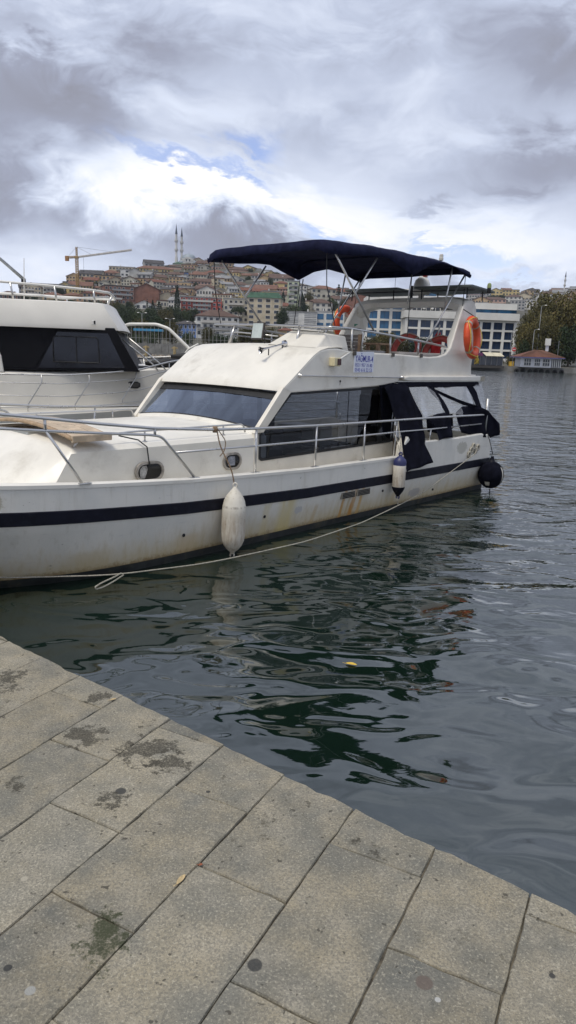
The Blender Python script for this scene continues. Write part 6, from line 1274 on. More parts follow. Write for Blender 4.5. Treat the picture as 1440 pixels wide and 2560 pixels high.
# dormers on the green mansard
# ---------------------------------------------------------------- mosque on the hill
STONEW = mat('mosque_stone', (.52, .51, .48), .8, 0, .1, .3); LEAD = mat('lead_roof', (.27, .31, .34), .55, .2, .12, .3); SPIRE = mat('spire_lead', (.10, .115, .15), .5, .2, .1, .5)
mosque = empty('mosque', (-104.7, 732, 80), 0, 'domed mosque on top of the hill beside two slender minarets', 'mosque')
mb = MB(); mb.box((0, 0, 0), (16, 14, 9)); mb.build('prayer_hall', STONEW, mosque)
mb = MB(); mb.lathe([(7.6, 3), (7.6, 6.4), (7.9, 6.5), (7.9, 6.9), (7.2, 6.95)], (0, 0, 0), 32); dr_ = mb.build('drum', STONEW, mosque, True)
for i in range(16):
    t = 2*math.pi*(i+.5)/16; o = ub('drum_window', 'pane', (7.62*math.cos(t), 7.62*math.sin(t), 5.1), (.2, 1.0, 1.9), dr_); o.rotation_euler = (0, 0, t)
mb = MB(); mb.lathe([(7.2*math.cos(a_), 6.9+5.2*math.sin(a_)) for a_ in [math.pi/2*i/10 for i in range(10)]]+[(.25, 12.2), (.3, 12.9), (.08, 13.3), (.06, 14.8)], (0, 0, 0), 32); mb.build('dome', LEAD, mosque, True)
for sx_ in (-1, 1):
    mb = MB(); mb.lathe([(3.0*math.cos(a_), 3.0+2.6*math.sin(a_)) for a_ in [math.pi/2*i/6 for i in range(6)]]+[(.1, 5.7)], (sx_*6.4, -4.6, 0), 18); mb.build('half_dome', LEAD, mosque, True)
mb = MB(); mb.prism([(-8.2, 4.4), (-2, 8.0), (2, 8.0), (8.2, 4.4)], -7.2, -6.2, lambda p, q_, t: (p, t, q_)); mb.build('gable_wall', STONEW, mosque)
def minaret(loc, H, lab, grp, k=1.0, sp=SPIRE):
    o = empty('minaret', loc, 0, lab, 'minaret', grp)
    mb = MB(); mb.lathe([(1.5*k, -6), (1.5*k, H*.12), (1.05*k, H*.16), (1.0*k, H*.73)], (0, 0, 0), 14); mb.build('shaft', STONEW, o, True)
    for zf in (.33, .56):
        mb = MB(); mb.lathe([(1.05*k, H*zf-1.6), (1.75*k, H*zf-.3), (1.8*k, H*zf), (1.8*k, H*zf+1.1), (1.7*k, H*zf+1.1), (1.7*k, H*zf+.1), (1.0*k, H*zf+.1)], (0, 0, 0), 16); mb.build('balcony', STONEW, o, True)
    mb = MB(); mb.lathe([(1.15*k, H*.73), (1.2*k, H*.735), (.62*k, H*.86), (.12*k, H*.98), (.05*k, H)], (0, 0, 0), 14); mb.build('spire', sp, o, True)
minaret((-116.3, 727, 82.5), 36.0, 'taller left minaret beside the mosque dome', 'mosque minarets')
minaret((-111.7, 731, 83.5), 32.6, 'right minaret standing closest to the mosque dome', 'mosque minarets')
minaret((375.9, 1050, 97), 28.6, 'lone white minaret on the far right ridge', None, .95)
# ---------------------------------------------------------------- tower crane
YEL = mat('crane_yellow', (.36, .22, .07), .6, 0, .2, .5); CGREY = mat('jib_grey', (.46, .42, .36), .6, 0, .2, .5)
crane = empty('tower_crane', (-146.2, 500, 38), R(-4), 'yellow tower crane with long jib above the left hillside', 'crane')
def lattice(p, q_, a, n, m, nm, r=.10):
    p, q_ = Vector(p), Vector(q_); t = (q_-p); L = t.length; t.normalize(); x = t.orthogonal().normalized() if abs(t.z) < .9 else Vector((1, 0, 0)); y = t.cross(x).normalized(); mb = MB()
    cs = [x*a+y*a, x*a-y*a, -x*a-y*a, -x*a+y*a]
    for c in cs: mb.tube([p+c, q_+c], r, 5)
    for i in range(n):
        u0_, u1 = p+t*L*i/n, p+t*L*(i+1)/n
        for j in range(4): mb.tube([u0_+cs[j], u1+cs[(j+1) % 4]], r*.7, 4); mb.tube([u0_+cs[j], u0_+cs[(j+1) % 4]], r*.7, 4)
    return mb.build(nm, m, crane)
lattice((0, 0, 0), (0, 0, 20.6), .75, 14, YEL, 'mast', .17); lattice((0, 0, 21.2), (0, 0, 27.4), .45, 5, YEL, 'tower_head', .14)
mb = MB(); mb.box((0, 0, 20.9), (2.2, 2.0, 1.5)); mb.build('slewing_cab', YEL, crane)
lattice((.6, 0, 21.0), (37.5, 0, 26.4), .40, 26, CGREY, 'jib', .12); lattice((-.6, 0, 21.0), (-6.6, 0, 20.6), .5, 5, YEL, 'counter_jib', .13)
mb = MB(); mb.box((-6.6, 0, 20.0), (2.2, 1.6, 3.2)); mb.build('counterweight', mat('rusty_orange', (.34, .17, .06), .8), crane)
mb = MB(); mb.tube([(0, 0, 27.4), (24, 0, 24.9)], .06, 4); mb.tube([(0, 0, 27.4), (10, 0, 22.9)], .06, 4); mb.tube([(0, 0, 27.4), (-6, 0, 21.0)], .06, 4); mb.build('tie_cable', BLACK, crane)
mb = MB(); mb.tube([(4.6, 0, 21.2), (4.6, 0, 12.5)], .07, 4); mb.box((4.6, 0, 12.2), (.5, .5, .8)); mb.build('hook_line', BLACK, crane)

# ---------------------------------------------------------------- waterfront hotel
HW_ = mat('hotel_cream', (.70, .68, .62), .75, 0, .08, .25, dirt=(.56, .53, .46), ds=.15)
hotel = empty('hotel', (0, 0, 0), 0, 'cream hotel with rows of square blue windows behind the stern of the yacht', 'building')
def hbox(nm, x0, x1, y0, y1, z0, z1, m=HW_): mb = MB(); mb.box(((x0+x1)/2, (y0+y1)/2, (z0+z1)/2), (x1-x0, y1-y0, z1-z0)); return mb.build(nm, m, hotel)
def facade(nm, x0, x1, yf, z0, rows, cols, fw_, fh_, pw, ph, kind, deep=.5, back=9):
    # piers and spandrels leave the window openings recessed
    mb = MB(); mb.box(((x0+x1)/2, yf+deep+back/2, (z0+rows*fh_)/2+.2), (x1-x0-.02, back, rows*fh_-z0+1.4+z0)); body = mb.build(nm, HW_, hotel)
    for j in range(cols+1): xc = x0+(x1-x0)*j/cols; pwid = fw_; mb = MB(); mb.box((xc, yf+deep/2, z0+rows*fh_/2), (pwid, deep, rows*fh_)); mb.build('pier', HW_, body)
    for i in range(rows+1): mb = MB(); mb.box(((x0+x1)/2, yf+deep/2+.06, z0+i*fh_), (x1-x0, deep-.04, fh_*.20 if 0 < i < rows else fh_*.34)); mb.build('spandrel', HW_, body)
    for i in range(rows):
        for j in range(cols):
            xc = x0+(x1-x0)*(j+.5)/cols; zc = z0+fh_*(i+.5)
            o = ub('window', kind, (xc, yf+deep-.03, zc), ((x1-x0)/cols-fw_+.1, .1, fh_*.84), body)
            m_ = link('mullion', U['dark'], o); m_.location = (.0, -.6, 0); m_.scale = (.03, .3, 1)
    return body
# main block, lower wing towards the trees and upper set-back floors
facade('main_block', 31.0, 48.6, 205, 2.1, 4, 5, .75, 2.64, 2, 2, 'paneb')
facade('main_block', 48.6, 61.2, 205.5, 2.1, 4, 4, .7, 2.64, 2, 2, 'paneb')
hbox('parapet', 30.4, 61.9, 204.6, 216, 12.8, 14.7)
hbox('glass_strip', 46.5, 61.4, 206.2, 214, 14.7, 15.7, PANEC); hbox('upper_slab', 40.5, 61.2, 205.6, 215, 15.7, 17.3)
hbox('terrace_glass', 32.2, 40.3, 206.4, 214, 14.9, 16.6, PANE); hbox('terrace_roof', 32.0, 46.5, 206.0, 214, 17.6, 18.7)
for i in range(7): hbox('terrace_post', 32.3+i*1.3, 32.45+i*1.3, 206.0, 206.2, 14.7, 17.7, FRAMEW)
for x in (35.6, 37.9):
    mb = MB(); mb.lathe([(.05, 14.7), (.05, 15.1), (.42, 15.3), (.30, 16.2), (.08, 17.2), (.03, 17.4)], (x, 205.6, 0), 10); mb.build('folded_parasol', FRAMEW, hotel, True)
hbox('penthouse_glass', 24, 40, 212.5, 220, 18.9, 20.0, PANEC); hbox('penthouse_roof', 23, 46, 212, 221, 20.0, 20.9); hbox('penthouse_base', 24, 46, 211, 221, 17.9, 18.9)
facade('side_wing', 20.6, 31.0, 213, 4.2, 5, 3, .8, 2.7, 2, 2, 'panec')
hbox('wing_parapet', 20.3, 31.2, 212.6, 222, 17.6, 18.6)
hbox('ground_floor', 31, 61.5, 206.5, 214, .6, 1.5, PANE)
for i in range(9): hbox('ground_column', 31.5+i*3.6, 32.1+i*3.6, 205.8, 206.4, 1.0, 2.6)
for i, x in enumerate((49.5, 54, 58.5)): hbox('facade_sign_band', x-1.4, x+1.4, 204.6, 204.8, 1.3, 1.9, CONC)
# ---------------------------------------------------------------- restaurant pavilion, ferry kiosk, shore furniture
rest = empty('restaurant_pavilion', (39.6, 150.5, 1.0), 0, 'glazed waterside restaurant with cream awnings and a purple sign', 'restaurant')
mb = MB(); mb.box((0, 2, -.25), (7.4, 4.6, .5)); mb.build('deck', mat('dark_deck', (.05, .045, .04), .8), rest)
mb = MB(); mb.box((0, 2.4, 1.0), (6.9, 3.4, 1.9)); mb.build('interior', mat('dim_interior', (.10, .095, .09), .8, 0, .5, 3), rest)
for i in range(6): ub('glass_panel', 'pane', (-2.9+i*1.15, .55, .95), (1.08, .06, 1.75), rest)
for i in range(7): ub('post', 'steel', (-3.45+i*1.15, .5, 1.0), (.10, .12, 2.0), rest)
AWN = mat('awning_cream', (.55, .50, .36), .85, 0, .1, 1)
for x0, x1 in ((-3.3, -1.0), (-.3, 1.5), (1.55, 3.4)):
    mb = MB(); mb.add([(x0, -.7, 1.95), (x1, -.7, 1.95), (x1-.25, 1.6, 2.65), (x0-.25, 1.6, 2.65), (x0, -.7, 1.88), (x1, -.7, 1.88), (x1-.25, 1.6, 2.58), (x0-.25, 1.6, 2.58)], [(0, 1, 2, 3), (7, 6, 5, 4), (0, 4, 5, 1), (1, 5, 6, 2), (3, 7, 4, 0)]); mb.build('awning', AWN, rest)
mb = MB(); mb.box((-1.9, -.85, 2.2), (1.7, .12, .62)); mb.build('sign_panel', mat('purple_sign', (.13, .02, .09), .5), rest)
kio = empty('ferry_kiosk', (50.9, 151.0, 1.0), R(2), 'small white ferry building with red tiled hipped roof on the far quay', 'kiosk')
KW = mat('kiosk_white', (.62, .62, .64), .7, 0, .06, 1); KT = mat('kiosk_trim', (.17, .17, .38), .7)
mb = MB(); mb.box((-.8, 2.2, .95), (6.4, 3.6, 2.0)); mb.build('wall', KW, kio)
mb = MB(); mb.add([(-4.9, -.6, 2.0), (4.9, -.6, 2.0), (4.9, 5, 2.0), (-4.9, 5, 2.0), (-.9, 2.2, 3.45), (.9, 2.2, 3.45)], [(0, 1, 5, 4), (1, 2, 5), (2, 3, 4, 5), (3, 0, 4), (3, 2, 1, 0)]); krf = mb.build('roof', wallm('red', 'roof'), kio)
for i in range(26): m_ = MB(); m_.tube([(-4.7+i*.376, -.6, 2.04), (max(-.9, min(.9, (-4.7+i*.376)*.22)), 2.15, 3.47)], .05, 4); m_.build('tile_row', wallm('rust', 'roof'), krf)
mb = MB(); mb.box((0, 2.2, 1.93), (9.7, 5.5, .2)); mb.build('eaves_board', KT, kio)
for x0 in (-2.6, -.55, 1.3):
    o = ub('window', 'frame', (x0, .36, .95), (1.5 if x0 != -.55 else 1.2, .1, 1.5), kio)
    for a_ in range(3):
        for b_ in range(2): p_ = link('pane', U['pane'], o); p_.location = (-.32+.32*a_, -.35, -.23+.47*b_); p_.scale = (.25, .7, .40)
for i in range(5): ub('post', 'white', (2.7+i*.42, .5, .95), (.16, .16, 1.95), kio)
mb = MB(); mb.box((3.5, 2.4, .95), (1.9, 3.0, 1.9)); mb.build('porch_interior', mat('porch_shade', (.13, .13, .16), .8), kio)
mb = MB(); mb.box((2.4, 3.6, 4.1), (.5, .5, 1.6)); sgn = mb.build('roof_post', KW, kio); mb = MB(); mb.box((2.4, 3.4, 5.2), (1.05, .5, 1.4)); mb.build('sign_box', PLASTW, sgn)
mb = MB(); mb.lathe([(.12, 0), (.30, 0), (.42, .07), (.44, .15), (.42, .23), (.30, .30), (.20, .30), (.20, 0)], (0, 0, 0), 18, Matrix.Rotation(R(90), 3, 'X')); TY = mb.mesh('tyre_mesh', mat('old_tyre', (.03, .03, .03), .85, 0, .4, 4), True)
for i, x in enumerate((46.6, 48.0, 49.4, 50.6, 51.8, 53.1, 54.6, 56.0)):
    o = link('tyre_fender', TY); o.location = (x, 152.72, .12+.08*math.sin(i*2.1)); o.scale = (1.15, 1, 1.15); o.rotation_euler = (0, math.sin(i*1.7)*.2, 0)
    tag(o, ['leftmost', 'second', 'third', 'fourth', 'fifth', 'sixth', 'seventh', 'rightmost'][i]+' black tyre hung on the quay below the ferry building, counting from the left', 'tyre', 'tyres along the far quay')
mb = MB(); mb.prism([(-.9, 0), (-.9, .4), (-.5, .5), (.0, 1.0), (.12, 1.0), (-.3, .5), (.9, .5), (.9, .38), (-.5, .36), (-.5, 0)], -.03, .03, lambda p, q_, t: (p, t, q_)); gw_ = mb.build('boarding_ramp', BLACK); gw_.location = (53.0, 152.75, .95); tag(gw_, 'dark boarding ramp in front of the ferry building', 'ramp')
bx_ = empty('yellow_bin', (44.9, 151.0, 1.0), 0, 'yellow container on the quay between restaurant and ferry building', 'container')
mb = MB(); mb.box((0, 0, .45), (.9, .7, .9)); mb.build('body', mat('yellow_paint', (.55, .33, .03), .6), bx_, False, .06); mb = MB(); mb.box((0, 0, .95), (.95, .75, .12)); mb.build('lid', mat('yellow_lid', (.45, .28, .04), .6), bx_)
LAMPM = mat('lamp_post_grey', (.22, .23, .24), .5, .4, .15, 2)
def street_lamp(loc, H, label, arms=2, arch_=False):
    o = empty('street_lamp', loc, 0, label, 'street lamp', 'lamps on the far shore')
    mb = MB(); mb.tube([(0, 0, 0), (0, 0, H)], [.09, .05], 8); mb.build('pole', LAMPM, o, 'all')
    for s in ((-1, 1) if arms == 2 else (1,)):
        mb = MB(); mb.tube(round_path([Vector((0, 0, H-.5)), Vector((0, 0, H+.1)), Vector((s*.8, 0, H+.25))], .4), .045, 6); mb.build('arm', LAMPM, o, 'all')
        mb = MB(); mb.lathe([(.04, .10), (.22, .05), (.30, -.02), (.12, -.08)], (s*.9, 0, H+.24), 10); mb.build('lamp_head', PLASTW, o, True)
street_lamp((45.9, 156, 1.0), 7.2, 'street lamp left of the ferry building', 1); street_lamp((51.2, 158, 1.0), 7.6, 'street lamp just behind the ferry building roof', 1); street_lamp((54.2, 164, 1.0), 13.0, 'tall street lamp in front of the plane trees', 1)
street_lamp((-35.5, 172, 1.3), 8.5, 'double street lamp next to the cruiser roof corner'); street_lamp((-29.0, 172, 1.3), 7.4, 'double street lamp in the middle of the left shore', 2); street_lamp((-24.6, 176, 1.3), 7.0, 'double street lamp left of the pale blue house', 2)
pst = empty('traffic_sign', (45.0, 150.5, 1.0), 0, 'round red traffic sign beside the ferry building', 'sign')
mb = MB(); mb.tube([(0, 0, 0), (0, 0, 3.6)], .05, 6); mb.build('pole', LAMPM, pst); mb = MB(); mb.lathe([(.42, 0), (.42, .05)], (0, -.08, 3.4), 18, Matrix.Rotation(R(90), 3, 'X')); dsc = mb.build('disc', mat('sign_red', (.5, .03, .03), .5), pst, True); ub('bar', 'white', (0, -.15, 3.4), (.6, .02, .13), dsc)
fp = empty('flagpole', (59.0, 153.4, 1.0), 0, 'flagpole with drooping red and white flag at the right end of the far quay', 'flagpole')
mb = MB(); mb.tube([(0, 0, 0), (.1, 0, 7.5)], .05, 6); mb.build('pole', LAMPM, fp)
mb = MB(); mb.grid([[(.1+.8*t, .08*math.sin(6*t+z), 6.9-z*.9-.5*t) for t in [i/6 for i in range(7)]] for z in (0, .5, 1, 1.5)]); o = mb.build('flag_cloth', FLAGR, fp, 'all'); o.modifiers.new('t', 'SOLIDIFY').thickness = .02
mb = MB(); mb.grid([[(.15+.6*t, .08*math.sin(6*t+z)-.05, 5.4-z*.6-.4*t) for t in [i/6 for i in range(7)]] for z in (0, .5, 1)]); o = mb.build('white_pennant', PLASTW, fp, 'all'); o.modifiers.new('t', 'SOLIDIFY').thickness = .02
mb = MB(); mb.tube([(0, 0, 0), (0, 0, 5.6)], .05, 6); o = mb.build('mooring_pole', LAMPM); o.location = (54.9, 152.9, .9); tag(o, 'plain thin pole on the quay right of the ferry building', 'pole')
# left shore: sea wall, tall pole fence, blue canopy
swl = empty('sea_wall', (-28, 160, 1.0), R(-3), 'grey panelled sea wall on the left shore', 'wall')
for i in range(22): mb = MB(); mb.box((-16.5+i*1.5, 0, 1.05), (1.44, .35, 2.1)); mb.build('wall_panel', SEAW, swl)
fen = empty('pole_fence', (-27, 165, 1.2), R(-3), 'tall open fence of thin grey poles on the left shore', 'fence')
for i in range(32): mb = MB(); mb.tube([(-14+i*.88, 0, 0), (-14+i*.88, 0, 5.4+.25*math.sin(i*1.3))], .045, 5); mb.build('pole', mat('fence_grey', (.33, .32, .30), .6) if i == 0 else bpy.data.materials['fence_grey'], fen)
for z in (1.4, 3.1): mb = MB(); mb.tube([(-14, .06, z), (13.3, .06, z)], .025, 4); mb.build('wire', bpy.data.materials['fence_grey'], fen)
can = empty('blue_canopy', (-33.2, 168, 1.2), 0, 'flat bright blue canopy behind the pole fence', 'canopy')
mb = MB(); mb.box((0, 0, 4.9), (6.5, 2.0, .5)); mb.build('roof_slab', mat('canopy_blue', (.05, .26, .45), .6), can)
for x in (-2.8, 0, 2.8): mb = MB(); mb.tube([(x, 0, 0), (x, 0, 4.7)], .07, 6); mb.build('leg', LAMPM, can)
PIL = mat('ochre_pile', (.36, .27, .13), .9, 0, .3, 2)
for i, x in enumerate((-36.5, -30.6, -24.7, -20.2)):
    mb = MB(); mb.tube([(0, 0, -1), (0, 0, 2.6)], .28, 8); mb.box((0, 0, 2.3), (1.2, .4, .3)); o = mb.build('timber_pile', PIL); o.location = (x, 152.2, 0); tag(o, ['leftmost', 'second from left', 'third from left', 'rightmost'][i]+' ochre timber pile in front of the grey sea wall', 'pile', 'piles along the left shore')
rkm = mat('shore_rock', (.26, .22, .17), .95, 0, .35, 1.2, .6, 3); rk_ = random.Random(9); mb = MB()
for i in range(170):
    c = Vector((-48+rk_.random()*40, 152.4+rk_.random()*1.6-.5, .15+rk_.random()*.5)); s_ = .25+.5*rk_.random()
    v = [c+Vector((x*s_*rk_.uniform(.6, 1.2), y*s_*rk_.uniform(.6, 1.2), z*s_*rk_.uniform(.5, 1))) for x, y, z in ((1, 0, 0), (-1, 0, 0), (0, 1, 0), (0, -1, 0), (0, 0, 1), (0, 0, -1))]
    mb.add(v, [(0, 2, 4), (2, 1, 4), (1, 3, 4), (3, 0, 4), (2, 0, 5), (1, 2, 5), (3, 1, 5), (0, 3, 5)])
tag(mb.build('shore_rocks', rkm), 'brown rocks along the foot of the left sea wall', 'rocks', None, 'stuff')

# ================================================================ trees
def leafm(name, c1, c2, c3):
    m = bpy.data.materials.new(name); m.use_nodes = True; q = NT(m.node_tree); b = q.n['Principled BSDF']
    oc = q.node('ShaderNodeTexCoord').outputs['Object']; rnd = q.node('ShaderNodeObjectInfo').outputs['Random']
    n1 = q.noise(oc, .9, 3, .6); n2 = q.noise(oc, 6, 2, .6)
    c = q.mix(q.step(n1, .35, .65), c1, c2); c = q.mix(q.step(n2, .55, .7, 0, .8), c, c3); c = q.mix(q.math('MULTIPLY', rnd, .3), c, c2)
    q.put(b.inputs['Base Color'], c); b.inputs['Roughness'].default_value = .7; b.inputs['Specular IOR Level'].default_value = .2
    return m
LG = leafm('foliage_dark', (.022, .038, .018), (.036, .055, .022), (.058, .075, .034))
LM = leafm('foliage_mid', (.035, .058, .020), (.055, .075, .025), (.085, .095, .035))
LO = leafm('foliage_olive', (.055, .055, .02), (.085, .075, .025), (.12, .085, .03))
LA = leafm('foliage_autumn', (.085, .082, .030), (.14, .115, .038), (.19, .14, .05))
LP = leafm('foliage_pine', (.015, .028, .018), (.022, .04, .022), (.035, .05, .03))
BARK = mat('bark', (.09, .07, .05), .95, 0, .35, 2, .6, 5)
def crown_mesh(name, m, shape, n, leaf_, seed):
    r = random.Random(seed); v = []; f = []
    def lf(c, s_):
        a = Vector((r.gauss(0, 1), r.gauss(0, 1), r.gauss(0, 1))).normalized(); b = a.orthogonal().normalized(); c_ = a.cross(b); k_ = len(v)
        b *= s_*r.uniform(.6, 1.2); c_ *= s_*r.uniform(.4, .8)
        v.extend([tuple(c-b), tuple(c+c_*.8), tuple(c+b), tuple(c-c_)]); f.append((k_, k_+1, k_+2, k_+3))
    if shape == 'round':
        clumps = []
        for i in range(90):
            d = Vector((r.gauss(0, 1), r.gauss(0, 1), r.gauss(0, 1))).normalized(); rr = r.uniform(.35, 1.0)
            clumps.append((Vector((d.x*.5*rr, d.y*.5*rr, .55+d.z*.42*rr)), r.uniform(.10, .19)))
        for i in range(n):
            c, cr2 = r.choice(clumps); d = Vector((r.gauss(0, 1), r.gauss(0, 1), r.gauss(0, 1))).normalized()*cr2*r.uniform(.6, 1.05); lf(c+d, leaf_)
    elif shape == 'cypress':
        for i in range(n):
            z = r.random()**.85; rad = .5*math.sin(math.pi*min(1, z*.82+.16))**.8*(1-z*.35); a = r.random()*6.283; q_ = r.uniform(.6, 1)
            lf(Vector((math.cos(a)*rad*q_, math.sin(a)*rad*q_, z)), leaf_)
    elif shape == 'umbrella':
        for i in range(n):
            a = r.random()*6.283; rad = .5*math.sqrt(r.random()); z = .72+.26*math.sqrt(max(0, 1-(rad/.5)**2))*r.uniform(.2, 1)+.04*math.sin(a*5); lf(Vector((math.cos(a)*rad, math.sin(a)*rad, z)), leaf_)
    else:                                             # tiered conifer
        tiers = [(i/11, .5*(1-i/11.5)) for i in range(1, 11)]
        for i in range(n):
            z, rad = r.choice(tiers); na = 7; a = (r.randrange(na)+.3*math.sin(z*40))*6.283/na+r.gauss(0, .16)+z*9; q_ = rad*math.sqrt(r.random()); lf(Vector((math.cos(a)*q_, math.sin(a)*q_, z-.10*q_/.5+r.gauss(0, .012)+.02)), leaf_)
    me = bpy.data.meshes.new(name); me.from_pydata(v, [], f); me.materials.append(m); me.update(); return me
def trunk_mesh(name, seed, hi=.62, limbs=6, r0=.035):
    r = random.Random(seed); mb = MB(); mb.tube([(0, 0, -.08), (.01, 0, .2), (-.01, .01, .45), (0, 0, hi)], [r0, r0*.8, r0*.6, r0*.3], 8)
    for i in range(limbs):
        a = i*2.4+r.random(); z = .22+.33*i/limbs; L = r.uniform(.22, .38); mb.tube([(0, 0, z), (math.cos(a)*L*.5, math.sin(a)*L*.5, z+.12), (math.cos(a)*L, math.sin(a)*L, z+.22)], [r0*.45, r0*.3, r0*.12], 6)
    return mb.mesh(name, BARK, 'all')
CRM = {}
for kd, m, shp, n, lf_ in (('dark', LG, 'round', 4500, .034), ('mid', LM, 'round', 2600, .035), ('olive', LO, 'round', 5000, .032), ('autumn', LA, 'round', 20000, .022), ('cypress', LP, 'cypress', 1800, .045), ('umbrella', LG, 'umbrella', 1500, .035), ('conifer', LP, 'tier', 2200, .030)):
    CRM[kd] = [crown_mesh('crown_'+kd, m, shp, n, lf_, 10+i*7) for i in range(3 if shp == 'round' else 2)]
TRM = [trunk_mesh('trunk_mesh', 4+i) for i in range(2)]; TRS = trunk_mesh('trunk_slim', 9, .9, 0, .025)
def tree(loc, Wd, H, kd, label, group=None, rz=0.0, v=0):
    t = empty({'cypress': 'cypress_tree', 'umbrella': 'umbrella_pine', 'conifer': 'conifer_tree', 'autumn': 'plane_tree'}.get(kd, 'leafy_tree'), loc, rz, label, 'tree', group)
    o = link('trunk', TRS if kd in ('cypress', 'conifer') else TRM[v % 2], t); o.scale = (H*.8, H*.8, H)
    o = link('crown', CRM[kd][v % len(CRM[kd])], t); o.scale = (Wd, Wd*.9, H); return t
